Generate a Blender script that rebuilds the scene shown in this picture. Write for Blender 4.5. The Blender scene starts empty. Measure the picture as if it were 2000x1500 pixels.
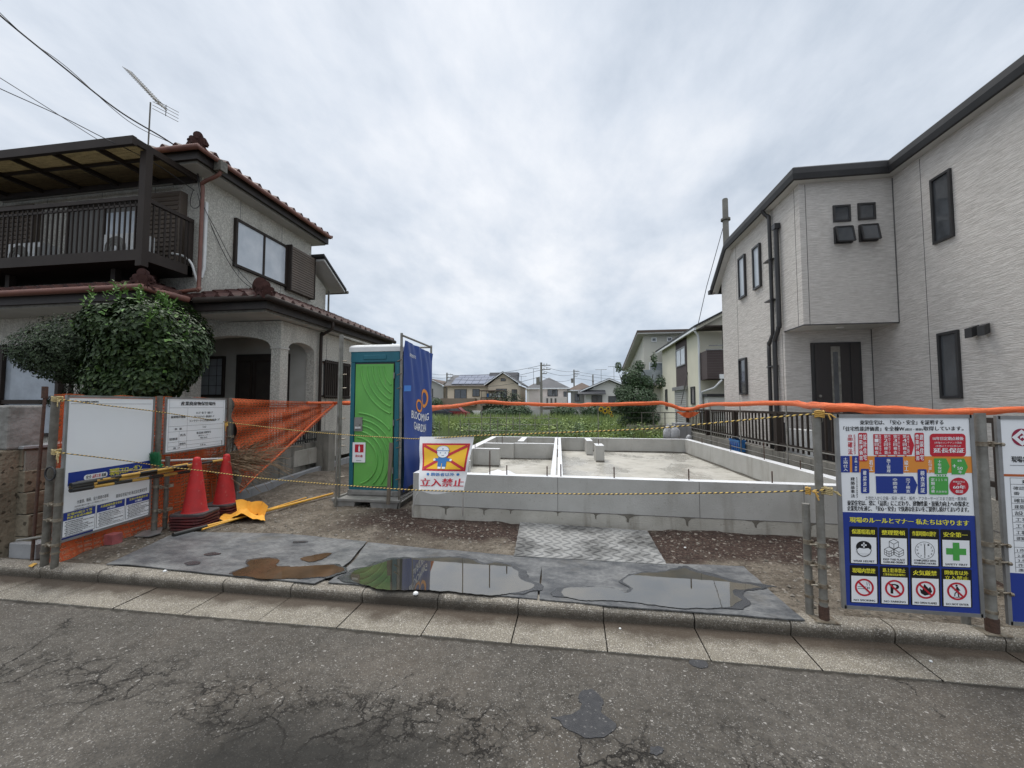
import bpy, math, random
from mathutils import Vector, Matrix, noise
R = math.radians
sc = bpy.context.scene
rnd = random.Random(7)

# ---------------- camera, sky, sun, exposure ----------------
CAM = Vector((0, 0, 1.55)); YAW = R(8.53); PITCH = R(3.0); FPX = 800.0
cd = bpy.data.cameras.new('camera'); cam = bpy.data.objects.new('camera', cd)
sc.collection.objects.link(cam); sc.camera = cam
cam.location = CAM; cam.rotation_euler = (R(90) + PITCH, 0, YAW)
cd.sensor_width = 36; cd.lens = 36 * FPX / 2000; cd.clip_start = 0.05; cd.clip_end = 2000
SUN_EL, SUN_AZ = R(62), R(-35)          # azimuth from +Y, negative = left
w = bpy.data.worlds.new('World'); sc.world = w; w.use_nodes = True
nt = w.node_tree; N = nt.nodes; L = nt.links; N.clear()
def nd(t, **k):
    n = N.new(t)
    for a, b in k.items(): setattr(n, a, b)
    return n
def mth(op, a, b=None, c=None, clamp=False):
    n = nd('ShaderNodeMath', operation=op, use_clamp=clamp)
    for i, v in enumerate((a, b, c)):
        if v is None: continue
        if isinstance(v, (int, float)): n.inputs[i].default_value = v
        else: L.new(v, n.inputs[i])
    return n.outputs[0]
sky = nd('ShaderNodeTexSky', sky_type='NISHITA', sun_disc=False, sun_elevation=SUN_EL, sun_rotation=SUN_AZ)
sky.air_density = 1.3; sky.dust_density = 2.0
tc = nd('ShaderNodeTexCoord'); sep = nd('ShaderNodeSeparateXYZ'); L.new(tc.outputs['Generated'], sep.inputs[0])
zc = mth('MAXIMUM', sep.outputs[2], 0.0)
den = mth('ADD', zc, 0.22)
cu = mth('DIVIDE', sep.outputs[0], den); cv = mth('DIVIDE', sep.outputs[1], den)
cmb = nd('ShaderNodeCombineXYZ'); L.new(cu, cmb.inputs[0]); L.new(cv, cmb.inputs[1])
mp = nd('ShaderNodeMapping'); mp.inputs['Rotation'].default_value = (0, 0, R(-28)); mp.inputs['Scale'].default_value = (0.85, 0.5, 1)
L.new(cmb.outputs[0], mp.inputs[0])
n1 = nd('ShaderNodeTexNoise'); n1.inputs['Scale'].default_value = 1.15; n1.inputs['Detail'].default_value = 6; n1.inputs['Roughness'].default_value = .52; n1.inputs['Distortion'].default_value = .35
L.new(mp.outputs[0], n1.inputs['Vector'])
n2 = nd('ShaderNodeTexNoise'); n2.inputs['Scale'].default_value = 4.2; n2.inputs['Detail'].default_value = 7; n2.inputs['Roughness'].default_value = .6
L.new(mp.outputs[0], n2.inputs['Vector'])
cl = mth('ADD', mth('MULTIPLY', n1.outputs[0], .66), mth('MULTIPLY', n2.outputs[0], .34))
# brighter in the thin cloud right of centre
dx = mth('SUBTRACT', cu, -0.10); gl = mth('POWER', 2.718, mth('MULTIPLY', mth('MULTIPLY', dx, dx), -1.3))
cl = mth('ADD', cl, mth('MULTIPLY', gl, .075))
ramp = nd('ShaderNodeValToRGB'); e = ramp.color_ramp.elements
e[0].position = .41; e[0].color = (3.95, 4.5, 5.25, 1); e[1].position = .65; e[1].color = (7.4, 7.55, 7.85, 1)
m_ = ramp.color_ramp.elements.new(.52); m_.color = (5.5, 5.95, 6.6, 1)
L.new(cl, ramp.inputs[0])
hz = nd('ShaderNodeValToRGB'); e = hz.color_ramp.elements      # lower sky bluer and a little darker, zenith brighter (overcast sky)
e[0].position = 0; e[0].color = (.80, .86, .93, 1); e[1].position = 1; e[1].color = (3.6, 3.52, 3.42, 1)
k = hz.color_ramp.elements.new(.3); k.color = (1, 1, 1, 1); k = hz.color_ramp.elements.new(.74); k.color = (1.05, 1.05, 1.05, 1)
L.new(sep.outputs[2], hz.inputs[0])
mul = nd('ShaderNodeMix', data_type='RGBA', blend_type='MULTIPLY'); mul.inputs[0].default_value = 1
L.new(ramp.outputs[0], mul.inputs[6]); L.new(hz.outputs[0], mul.inputs[7])
mx = nd('ShaderNodeMix', data_type='RGBA'); mx.inputs[0].default_value = .93
L.new(sky.outputs[0], mx.inputs[6]); L.new(mul.outputs[2], mx.inputs[7])
bg = nd('ShaderNodeBackground'); bg.inputs[1].default_value = .1; L.new(mx.outputs[2], bg.inputs[0])
wo = nd('ShaderNodeOutputWorld'); L.new(bg.outputs[0], wo.inputs[0])
sd = bpy.data.lights.new('sun', 'SUN'); sd.energy = 1.25; sd.angle = R(25); sd.color = (1, .95, .87)
so = bpy.data.objects.new('sun', sd); sc.collection.objects.link(so)
so.rotation_euler = Vector((-math.sin(-SUN_AZ) * -math.cos(SUN_EL) * -1, math.cos(SUN_AZ) * math.cos(SUN_EL), math.sin(SUN_EL))).to_track_quat('Z', 'Y').to_euler()
sc.view_settings.view_transform = 'Standard'; sc.view_settings.look = 'None'; sc.view_settings.exposure = 0.38; sc.view_settings.gamma = 1
sc.cycles.max_bounces = 6; sc.cycles.transparent_max_bounces = 12; sc.cycles.use_denoising = True

_F = Vector((-math.sin(YAW) * math.cos(PITCH), math.cos(YAW) * math.cos(PITCH), math.sin(PITCH)))
_R = Vector((math.cos(YAW), math.sin(YAW), 0)); _U = _R.cross(_F)
def at(px, py, v, ax='Y'):
    """measuring helper: photo pixel (2000x1500) -> world point on the plane ax = v"""
    r = _F + _R * ((px - 1000) / FPX) - _U * ((py - 750) / FPX); i = 'XYZ'.index(ax)
    return CAM + r * ((v - CAM[i]) / r[i])

# ---------------- materials ----------------
def mat(name, c1, c2=None, rough=.8, scale=4, detail=4, bump=0, bscale=None, spec=.5, metal=0, alpha=None, stretch=None, thr=(.35, .65), spk=None, ior=None, trans=0):
    """principled, two tones mixed by noise, optional noise bump and fine speckle (spk=(colour, scale, amount))"""
    m = bpy.data.materials.new(name); m.use_nodes = True; t = m.node_tree; n = t.nodes; l = t.links
    b = n['Principled BSDF']; b.inputs['Roughness'].default_value = rough; b.inputs['Specular IOR Level'].default_value = spec; b.inputs['Metallic'].default_value = metal
    if ior: b.inputs['IOR'].default_value = ior
    if trans: b.inputs['Transmission Weight'].default_value = trans
    c1 = (*c1, 1); b.inputs['Base Color'].default_value = c1
    if alpha is not None: b.inputs['Alpha'].default_value = alpha
    g = n.new('ShaderNodeNewGeometry'); vec = g.outputs['Position']
    if stretch:
        p = n.new('ShaderNodeMapping'); p.inputs['Scale'].default_value = stretch; l.new(vec, p.inputs[0]); vec = p.outputs[0]
    col = None
    if c2 is not None:
        z = n.new('ShaderNodeTexNoise'); z.inputs['Scale'].default_value = scale; z.inputs['Detail'].default_value = detail; z.inputs['Roughness'].default_value = .6; l.new(vec, z.inputs['Vector'])
        r = n.new('ShaderNodeMapRange'); r.inputs[1].default_value = thr[0]; r.inputs[2].default_value = thr[1]; l.new(z.outputs[0], r.inputs[0])
        x = n.new('ShaderNodeMix'); x.data_type = 'RGBA'; l.new(r.outputs[0], x.inputs[0]); x.inputs[6].default_value = c1; x.inputs[7].default_value = (*c2, 1); col = x.outputs[2]
    if spk:
        z = n.new('ShaderNodeTexVoronoi'); z.inputs['Scale'].default_value = spk[1]; l.new(vec, z.inputs['Vector'])
        s_ = n.new('ShaderNodeSeparateXYZ'); l.new(z.outputs['Color'], s_.inputs[0])
        r = n.new('ShaderNodeMapRange'); r.inputs[1].default_value = 1 - spk[2]; r.inputs[2].default_value = 1 - spk[2] + .06; l.new(s_.outputs[0], r.inputs[0])
        x = n.new('ShaderNodeMix'); x.data_type = 'RGBA'; l.new(r.outputs[0], x.inputs[0])
        if col: l.new(col, x.inputs[6])
        else: x.inputs[6].default_value = c1
        x.inputs[7].default_value = (*spk[0], 1); col = x.outputs[2]
    if col: l.new(col, b.inputs['Base Color'])
    if bump:
        z = n.new('ShaderNodeTexNoise'); z.inputs['Scale'].default_value = bscale or scale * 8; z.inputs['Detail'].default_value = 3; l.new(vec, z.inputs['Vector'])
        u = n.new('ShaderNodeBump'); u.inputs['Strength'].default_value = bump; u.inputs['Distance'].default_value = .02; l.new(z.outputs[0], u.inputs['Height']); l.new(u.outputs[0], b.inputs['Normal'])
    m['_col'] = 1
    return m
class G:
    """small node graph helper on a material"""
    def __init__(s, m): s.t = m.node_tree; s.n = s.t.nodes; s.l = s.t.links; s.b = s.n['Principled BSDF']; s.pos = s.n.new('ShaderNodeNewGeometry').outputs['Position']
    def map(s, sc_=(1, 1, 1), rot=(0, 0, 0), src=None):
        p = s.n.new('ShaderNodeMapping'); p.inputs['Scale'].default_value = sc_; p.inputs['Rotation'].default_value = rot; s.l.new(src or s.pos, p.inputs[0]); return p.outputs[0]
    def noise(s, scale, detail=4, src=None, rough=.6, dist=0):
        z = s.n.new('ShaderNodeTexNoise'); z.inputs['Scale'].default_value = scale; z.inputs['Detail'].default_value = detail; z.inputs['Roughness'].default_value = rough; z.inputs['Distortion'].default_value = dist; s.l.new(src or s.pos, z.inputs['Vector']); return z.outputs[0]
    def vor(s, scale, feature='DISTANCE_TO_EDGE', src=None, out='Distance'):
        z = s.n.new('ShaderNodeTexVoronoi'); z.feature = feature; z.inputs['Scale'].default_value = scale; s.l.new(src or s.pos, z.inputs['Vector']); return z.outputs[out]
    def rng(s, v, a, b, c=0, d=1):
        r = s.n.new('ShaderNodeMapRange'); s.l.new(v, r.inputs[0])
        for i, q in enumerate((a, b, c, d)): r.inputs[i + 1].default_value = q
        return r.outputs[0]
    def m(s, op, a, b=0.0):
        r = s.n.new('ShaderNodeMath'); r.operation = op
        for i, q in enumerate((a, b)):
            if isinstance(q, (int, float)): r.inputs[i].default_value = q
            else: s.l.new(q, r.inputs[i])
        return r.outputs[0]
    def xyz(s, src=None):
        r = s.n.new('ShaderNodeSeparateXYZ'); s.l.new(src or s.pos, r.inputs[0]); return r.outputs
    def mix(s, f, a, b, mode='MIX'):
        x = s.n.new('ShaderNodeMix'); x.data_type = 'RGBA'; x.blend_type = mode
        for i, q in ((0, f), (6, a), (7, b)):
            if isinstance(q, (int, float)): x.inputs[i].default_value = q
            elif isinstance(q, tuple): x.inputs[i].default_value = (*q, 1)
            else: s.l.new(q, x.inputs[i])
        return x.outputs[2]
    def vadd(s, a, b, k):
        r = s.n.new('ShaderNodeVectorMath'); r.operation = 'MULTIPLY_ADD'; s.l.new(b, r.inputs[0]); r.inputs[1].default_value = (k, k, k); s.l.new(a, r.inputs[2]); return r.outputs[0]
    def color(s, c): s.l.new(c, s.b.inputs['Base Color'])
    def rough(s, c): s.l.new(c, s.b.inputs['Roughness'])
    def bump(s, h, st=.5, d=.02):
        u = s.n.new('ShaderNodeBump'); u.inputs['Strength'].default_value = st; u.inputs['Distance'].default_value = d; s.l.new(h, u.inputs['Height']); s.l.new(u.outputs[0], s.b.inputs['Normal'])

def asphalt():
    m = mat('asphalt', (.12, .115, .11), rough=.9, spec=.3); g = G(m)
    c = g.mix(g.rng(g.noise(1.1, 5), .35, .68), (.082, .074, .062), (.138, .125, .107))
    c = g.mix(g.rng(g.noise(14, 5), .35, .65), c, g.mix(1.0, c, (.66, .65, .64), 'MULTIPLY')); c = g.mix(g.rng(g.noise(55, 4), .45, .7), c, g.mix(1.0, c, (.62, .61, .6), 'MULTIPLY'))
    # brownish tint patches
    c = g.mix(g.rng(g.noise(.9, 3, g.map((1, 1, 1), (0, 0, 1.1))), .5, .75, 0, .5), c, (.125, .104, .082))
    # aggregate
    v = g.vor(210, 'F1', out='Color'); vs = g.xyz(v)
    c = g.mix(g.rng(vs[0], .9, .97, 0, .8), c, (.27, .258, .238)); c = g.mix(g.rng(vs[1], .74, .9, 0, .7), c, (.05, .048, .046))
    v2 = g.xyz(g.vor(95, 'F1', out='Color')); c = g.mix(g.rng(v2[0], .991, .996, 0, .6), c, (.42, .40, .37))
    # worn dark stain
    p = g.xyz()
    sx = g.m('MULTIPLY', g.m('ADD', p[0], 1.15), 1.2); sy = g.m('MULTIPLY', g.m('SUBTRACT', p[1], 1.55), 2.2)
    d = g.m('SQRT', g.m('ADD', g.m('MULTIPLY', sx, sx), g.m('MULTIPLY', sy, sy)))
    d = g.m('ADD', d, g.m('MULTIPLY', g.m('SUBTRACT', g.noise(5, 6), .5), 1.1))
    c = g.mix(g.rng(d, .5, 1.35, .88, 0), c, (.020, .019, .017))
    # cracks: fine nets along a wandering band
    w_ = g.vadd(g.pos, g.n.new('ShaderNodeTexNoise').outputs['Color'], 0.0)
    nz = g.n.new('ShaderNodeTexNoise'); nz.inputs['Scale'].default_value = 5; nz.inputs['Detail'].default_value = 7; nz.inputs['Roughness'].default_value = .7; g.l.new(g.pos, nz.inputs['Vector'])
    wp = g.vadd(g.pos, nz.outputs['Color'], .22)
    e1 = g.vor(2.6, src=wp); e2 = g.vor(8.5, src=wp); e3 = g.vor(22, src=wp)
    band = g.m('ADD', g.m('ABSOLUTE', g.m('ADD', g.m('SUBTRACT', p[1], 1.93), g.m('MULTIPLY', p[0], .03))), g.m('MULTIPLY', g.m('SUBTRACT', g.noise(2.2, 4), .5), .9))
    bm = g.rng(band, .06, .30, 1, 0); bm2 = g.rng(band, .03, .18, 1, 0)
    k1 = g.m('MULTIPLY', g.rng(e1, .006, .020, 1, 0), g.m('MULTIPLY', bm, g.rng(g.noise(2.6, 2), .36, .46)))
    k2 = g.m('MULTIPLY', g.rng(e2, .014, .050, 1, 0), g.m('MULTIPLY', bm, g.rng(g.noise(3, 3), .45, .55)))
    k3 = g.m('MULTIPLY', g.rng(e3, .03, .11, .95, 0), g.m('MULTIPLY', bm2, g.rng(g.noise(4.5, 3), .5, .6)))
    far = g.m('MULTIPLY', g.rng(g.vor(1.7, src=g.vadd(g.pos, nz.outputs['Color'], .3)), .003, .011, 1, 0), g.rng(g.noise(1.7, 3), .56, .62))
    kk = g.m('MAXIMUM', g.m('MAXIMUM', k1, k2), g.m('MAXIMUM', k3, far))
    c = g.mix(kk, c, (.014, .012, .010)); c = g.mix(g.rng(g.m('ADD', p[1], g.m('MULTIPLY', g.m('SUBTRACT', g.noise(12, 5), .5), .10)), 2.685, 2.705, 0, .9), c, (.03, .026, .02)); g.color(c)
    h = g.m('ADD', g.m('MULTIPLY', g.noise(130, 3), .5), g.m('MULTIPLY', kk, -2.0))
    g.bump(g.m('ADD', h, g.m('MULTIPLY', vs[2], .4)), .55, .006); return m
def concrete(name, a, b, st=(.10, .095, .085), amt=.5, agg=0, bump=.25, z0=None):
    m = mat(name, a, rough=.85, spec=.3); g = G(m)
    c = g.mix(g.rng(g.noise(2.2, 6), .3, .7), a, b)
    s_ = g.noise(1.0, 5, g.map((5, 5, .9))); c = g.mix(g.m('MULTIPLY', g.rng(s_, .54, .74), amt), c, st)
    c = g.mix(g.rng(g.noise(38, 3), .62, .72, 0, .45), c, st)
    if agg:
        v = g.xyz(g.vor(agg, 'F1', out='Color')); c = g.mix(g.rng(v[0], .8, .92, 0, .8), c, (.50, .47, .42)); c = g.mix(g.rng(v[1], .74, .9, 0, .75), c, (.09, .082, .074))
    g.color(c); g.bump(g.m('ADD', g.noise(70, 4), g.m('MULTIPLY', g.noise(6, 3), .7)), bump, .012); return m
M = {}
M['asphalt'] = asphalt()
M['kerb'] = concrete('kerb_concrete', (.180, .158, .125), (.265, .238, .195), (.06, .050, .038), .8, 190, .6)
M['gutter'] = concrete('gutter_concrete', (.175, .155, .120), (.235, .212, .170), (.065, .054, .042), .6, 230, .35)
def guttertones():
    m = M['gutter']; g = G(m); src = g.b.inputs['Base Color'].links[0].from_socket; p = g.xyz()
    f = g.m('ADD', p[1], g.m('MULTIPLY', g.m('SUBTRACT', g.noise(3.0, 5), .5), .38)); c = g.mix(g.rng(f, 2.86, 2.99, 0, .88), src, (.050, .036, .025)); g.color(g.mix(g.rng(f, 2.62, 2.66, .6, 0), c, (.06, .05, .038)))  # gutter slabs darker towards the kerb and at the road edge, broken by noise
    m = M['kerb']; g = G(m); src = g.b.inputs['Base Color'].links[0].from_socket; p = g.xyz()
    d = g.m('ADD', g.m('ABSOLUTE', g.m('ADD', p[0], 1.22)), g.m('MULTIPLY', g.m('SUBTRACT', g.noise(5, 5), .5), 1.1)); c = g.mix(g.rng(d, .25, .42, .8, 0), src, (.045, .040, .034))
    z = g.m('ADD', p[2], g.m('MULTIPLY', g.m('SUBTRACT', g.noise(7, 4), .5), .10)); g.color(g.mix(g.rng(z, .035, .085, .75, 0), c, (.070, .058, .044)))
guttertones()
M['joint'] = mat('joint_dirt', (.035, .03, .025), (.06, .055, .045), rough=1)
M['conc'] = concrete('foundation_concrete', (.37, .365, .34), (.46, .455, .43), (.25, .235, .20), .6)
M['conc_low'] = concrete('footing_concrete', (.34, .325, .28), (.50, .48, .43), (.17, .15, .115), .9, bump=.5)
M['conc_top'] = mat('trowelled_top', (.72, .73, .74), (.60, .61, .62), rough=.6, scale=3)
M['slab'] = concrete('slab_concrete', (.38, .365, .32), (.50, .48, .43), (.21, .19, .155), .8)
def slabwet():
    m = M['slab']; g = G(m); g.rough(g.rng(g.noise(1.1, 4, g.map((1, .6, 1))), .45, .58, .75, .12)); return m
slabwet()
M['block'] = concrete('block_wall', (.20, .19, .165), (.30, .285, .25), (.06, .055, .04), 1.0, bump=.6)
M['newblock'] = concrete('new_block', (.25, .255, .26), (.33, .335, .34), (.15, .15, .145), .5)
def dirtmat():
    m = mat('site_dirt', (.15, .12, .09), rough=.95, spec=.2); g = G(m)
    c = g.mix(g.rng(g.noise(2.3, 6), .35, .65), (.12, .10, .078), (.235, .205, .165))
    c = g.mix(g.rng(g.noise(16, 6), .42, .66, 0, .7), c, (.07, .055, .042))
    p = g.xyz()
    # wet reddish soil lies next to the footing
    f = g.m('ADD', g.m('MULTIPLY', g.m('ABSOLUTE', g.m('SUBTRACT', g.m('ADD', p[1], g.m('MULTIPLY', p[0], .10)), 4.75)), 1.6), g.m('MULTIPLY', g.m('SUBTRACT', g.noise(1.8, 6), .5), 2.0))
    f = g.m('MULTIPLY', g.rng(f, .55, .95, 1, 0), g.rng(p[0], -3.1, -2.5, 0, 1))
    c = g.mix(f, c, g.mix(g.rng(g.noise(30, 4), .4, .7), (.032, .020, .017), (.085, .058, .046)))
    v = g.xyz(g.vor(75, 'F1', out='Color')); c = g.mix(g.rng(v[0], .92, .98, 0, .6), c, (.24, .215, .18)); c = g.mix(g.rng(v[1], .75, .9, 0, .6), c, (.045, .038, .03))
    v = g.xyz(g.vor(34, 'F1', out='Color')); c = g.mix(g.rng(v[0], .975, .99, 0, .7), c, (.30, .27, .23))
    g.color(c); g.bump(g.m('ADD', g.noise(45, 5), g.m('MULTIPLY', v[2], .5)), .9, .02); return m
M['dirt'] = dirtmat()
M['stone'] = mat('pebble', (.26, .235, .20), (.11, .098, .08), rough=.9, scale=22, thr=(.42, .58))
M['field'] = mat('field_soil', (.07, .085, .03), (.05, .045, .03), rough=1, scale=.6)
def rubber():
    m = mat('rubber_mat', (.11, .115, .12), rough=.7, spec=.35); g = G(m)
    c = g.mix(g.rng(g.noise(3.5, 7, g.map((1, 1.6, 1), (0, 0, .5)), .68), .38, .62), (.060, .064, .070), (.185, .187, .185))
    c = g.mix(g.rng(g.noise(24, 6, g.map((1, 2.2, 1), (0, 0, -.5))), .45, .7, 0, .75), c, (.062, .064, .068))
    c = g.mix(g.rng(g.noise(1.6, 5), .6, .72, 0, .6), c, (.12, .108, .088))
    g.color(c); w_ = g.m('SINE', g.m('MULTIPLY', g.xyz()[0], 160.0))
    g.bump(g.m('ADD', g.noise(90, 4), g.m('MULTIPLY', w_, .12)), .6, .008)
    g.rough(g.rng(g.noise(1.6, 4), .4, .65, .35, .8)); return m
M['rubber'] = rubber()
M['wet'] = mat('wet_rubber', (.032, .034, .038), (.05, .052, .056), rough=.25, scale=12, spec=.6, bump=.3, bscale=90)
def water(name, a, b):
    m = mat(name, a, rough=.02, spec=.5, ior=2.7); g = G(m); g.color(g.mix(g.rng(g.noise(3, 5), .4, .65), a, b)); g.bump(g.noise(14, 2), .02, .004); return m
M['water'] = water('puddle_water', (.035, .033, .026), (.07, .058, .036))
M['muddy'] = water('muddy_water', (.055, .036, .022), (.10, .062, .036)); M['muddy'].node_tree.nodes['Principled BSDF'].inputs['IOR'].default_value = 1.33; M['muddy'].node_tree.nodes['Principled BSDF'].inputs['Specular IOR Level'].default_value = .25
M['plate'] = mat('checker_plate', (.31, .31, .30), (.12, .12, .116), rough=.5, scale=3.2, metal=.25, bump=.2, bscale=60, thr=(.44, .60), detail=6)
M['tread'] = mat('plate_tread', (.22, .22, .215), (.07, .07, .068), rough=.45, scale=3.2, metal=.25, thr=(.44, .6), detail=6)
def stucco(name, a, b, bs=34, st=(.2, .19, .165)):
    m = mat(name, a, rough=.9, spec=.25); g = G(m)
    h = g.noise(bs, 4, rough=.65); hh = g.rng(h, .38, .62)
    c = g.mix(hh, b, a); c = g.mix(g.m('MULTIPLY', g.rng(g.noise(1.1, 5, g.map((2.5, 2.5, .7))), .5, .8), .5), c, st)
    g.color(c); g.bump(hh, .9, .012); return m
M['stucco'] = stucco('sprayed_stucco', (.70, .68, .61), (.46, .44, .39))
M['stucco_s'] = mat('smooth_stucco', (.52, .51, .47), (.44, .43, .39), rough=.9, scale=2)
M['soffit'] = mat('soffit_board', (.50, .50, .48), (.42, .42, .40), rough=.8, scale=1.5)
def siding():
    m = mat('ribbed_siding', (.4, .38, .37), rough=.8, spec=.3); g = G(m); p = g.xyz()
    # fine irregular horizontal ribs
    wob = g.noise(1.0, 3, g.map((2.5, 2.5, 18)))
    rib = g.noise(1.0, 2, g.map((5, 5, 140)), .5); rib2 = g.noise(1, 2, g.map((16, 16, 100)))
    h = g.m('ADD', g.m('MULTIPLY', rib, .7), g.m('MULTIPLY', rib2, .3))
    hh = g.rng(h, .40, .60)
    c = g.mix(hh, (.47, .445, .415), (.67, .645, .61)); c = g.mix(g.rng(g.noise(.8, 3), .3, .7, 0, .12), c, (.30, .28, .26))
    g.color(c); g.bump(hh, .7, .006); return m
M['siding'] = siding()
M['stain'] = mat('damp_stain', (.12, .11, .09), (.17, .155, .13), rough=.9, scale=25)
M['seam'] = mat('seam_sealant', (.12, .115, .11), rough=.9)
def tile():
    m = mat('glazed_tile', (.035, .015, .014), (.075, .035, .029), rough=.62, scale=5, spec=.15, bump=.1, bscale=30); return m
M['tile'] = tile()
M['copper'] = mat('brown_gutter', (.20, .085, .06), (.14, .06, .045), rough=.5, scale=3)
M['brown'] = mat('bronze_aluminium', (.030, .023, .019), (.040, .031, .026), rough=.6, scale=2, spec=.2)
M['brown_l'] = mat('louvre_brown', (.13, .10, .078), (.10, .078, .06), rough=.6, scale=2)
M['black'] = mat('black_metal', (.022, .022, .024), (.035, .034, .034), rough=.45, scale=3)
M['dark'] = mat('dark_wood', (.018, .013, .011), (.03, .022, .018), rough=.6, scale=5)
M['roofdark'] = mat('dark_roof_edge', (.030, .030, .031), (.042, .042, .043), rough=.55, scale=2, spec=.25)
M['galv'] = mat('galvanised_steel', (.27, .265, .24), (.17, .16, .14), rough=.5, scale=9, metal=.35, bump=.15, bscale=80)
M['galv2'] = mat('dull_steel', (.17, .16, .135), (.105, .097, .08), rough=.6, scale=14, metal=.2, bump=.2, bscale=70)
M['clamp'] = mat('clamp_steel', (.34, .31, .25), (.16, .12, .08), rough=.45, scale=30, metal=.5)
M['rust'] = mat('rusty_steel', (.085, .045, .03), (.05, .028, .02), rough=.8, scale=25, bump=.4, bscale=90)
M['alu'] = mat('sign_frame_aluminium', (.30, .30, .30), (.22, .22, .215), rough=.4, scale=6, metal=.4)
def netmat():
    m = mat('orange_net', (.85, .16, .03), rough=.7, spec=.2); g = G(m)
    uv = g.n.new('ShaderNodeTexCoord').outputs['UV']; p = g.xyz(uv)
    a = g.m('ABSOLUTE', g.m('SUBTRACT', g.m('FRACT', g.m('MULTIPLY', p[0], 12.0)), .5)); b = g.m('ABSOLUTE', g.m('SUBTRACT', g.m('FRACT', g.m('MULTIPLY', p[1], 24.0)), .5))
    thin = g.m('MAXIMUM', g.rng(a, .40, .44), g.rng(b, .30, .38)); al = g.m('ADD', g.m('MULTIPLY', thin, .44), .46)
    al = g.m('ADD', al, g.rng(g.noise(3, 3), .55, .7, 0, .2))
    g.l.new(al, g.b.inputs['Alpha']); g.color(g.mix(thin, (.72, .17, .055), (.50, .09, .028)))
    g.b.inputs['Transmission Weight'].default_value = 0; return m
M['net'] = netmat()
M['orange'] = mat('rolled_orange_net', (.80, .17, .045), (.62, .11, .03), rough=.65, scale=14, stretch=(1, 1, 6), bump=.5, bscale=40)
M['cone'] = mat('cone_red', (.55, .030, .030), (.38, .030, .030), rough=.6, scale=5, detail=8, spec=.3, spk=((.45, .12, .10), 50, .04))
M['conebase'] = mat('cone_base', (.15, .03, .032), (.08, .03, .03), rough=.7, scale=9)
M['conerub'] = mat('cone_weight', (.05, .045, .047), (.08, .07, .07), rough=.8, scale=12)
M['yellow'] = mat('yellow_plastic', (.78, .42, .06), (.68, .35, .05), rough=.45, scale=6)
M['tapey'] = mat('yellow_wrap', (.62, .37, .08), (.50, .29, .06), rough=.5, scale=9)
M['tapek'] = mat('black_wrap', (.018, .018, .017), (.03, .03, .028), rough=.5, scale=9)
M['cloth'] = mat('orange_yellow_cloth', (.86, .42, .045), (.74, .33, .03), rough=.8, scale=5, bump=.3, bscale=25)
M['whitepl'] = mat('white_plastic', (.72, .73, .72), (.62, .63, .62), rough=.45, scale=3)
M['greybase'] = mat('grey_plastic', (.25, .245, .23), (.18, .175, .16), rough=.7, scale=8)
M['teal'] = mat('teal_plastic', (.014, .16, .21), (.012, .115, .155), rough=.5, scale=2.5, detail=8, stretch=(1, 1, .5))
M['green'] = mat('green_plastic', (.155, .46, .095), (.115, .37, .075), rough=.45, scale=2.5, detail=8, spk=((.20, .30, .12), 60, .035), stretch=(1, 1, .5))
M['bristle'] = mat('green_bristle', (.01, .14, .05), (.02, .22, .08), rough=.6, scale=30)
M['straw'] = mat('dry_twigs', (.24, .17, .10), (.13, .09, .055), rough=.9, scale=20)
M['wood'] = mat('weathered_wood', (.20, .165, .125), (.12, .10, .075), rough=.85, scale=5, stretch=(8, 8, 1))
M['pink'] = mat('red_painted_block', (.50, .14, .14), (.36, .11, .11), rough=.85, scale=14, bump=.4)
M['tuff'] = mat('tuff_stone', (.235, .20, .145), (.14, .12, .085), rough=.95, scale=3, spk=((.07, .058, .04), 34, .10), bump=.8, bscale=26)
M['granite'] = mat('pillar_stone', (.30, .295, .28), (.17, .165, .15), rough=.9, scale=7, bump=.5, bscale=22)
M['bluebanner'] = mat('blue_tarpaulin', (.018, .055, .24), (.022, .065, .28), rough=.45, scale=2)
M['bluelt'] = mat('light_blue_tape', (.06, .22, .62), rough=.5)
def translucent(name, c1, c2):
    m = mat(name, c1, c2, rough=.9, scale=14, stretch=(.3, 6, 1)); g = G(m); n = g.n.new('ShaderNodeBsdfTranslucent'); s_ = g.n.new('ShaderNodeMixShader'); s_.inputs[0].default_value = .22
    g.l.new(g.b.inputs['Base Color'].links[0].from_socket, n.inputs[0]); g.l.new(g.b.outputs[0], s_.inputs[1]); g.l.new(n.outputs[0], s_.inputs[2]); g.l.new(s_.outputs[0], g.n['Material Output'].inputs[0]); return m
M['bamboo'] = translucent('bamboo_blind', (.34, .27, .13), (.10, .08, .04))
def glass(name, c, r=.08, c2=None, ior=1.5):
    m = mat(name, c, c2, rough=r, spec=.5, scale=2.5, ior=ior); return m
M['glass'] = glass('dark_glass', (.055, .060, .066), .05, (.085, .092, .10), 1.8)
M['glass_f'] = glass('frosted_glass', (.40, .45, .50), .25, (.50, .55, .60))
M['glass_w'] = glass('curtained_glass', (.50, .55, .60), .18, (.62, .66, .70))
M['glass_g'] = glass('sliding_glass', (.38, .42, .47), .15, (.28, .31, .34))
M['curtain'] = mat('grey_curtain', (.24, .23, .215), (.17, .165, .155), rough=.9, scale=2, stretch=(9, 1, .3))
def leafmat(name, a, b, c):
    m = mat(name, a, rough=.5, spec=.28); g = G(m)
    x = g.mix(g.rng(g.noise(7, 3), .35, .65), a, b); x = g.mix(g.rng(g.noise(19, 2), .56, .70), x, c); g.color(x); return m
M['leaf1'] = leafmat('camellia_leaf', (.022, .042, .013), (.034, .064, .018), (.080, .13, .030))
M['leafnew'] = leafmat('young_leaf', (.10, .20, .05), (.14, .25, .06), (.18, .28, .08))
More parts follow.
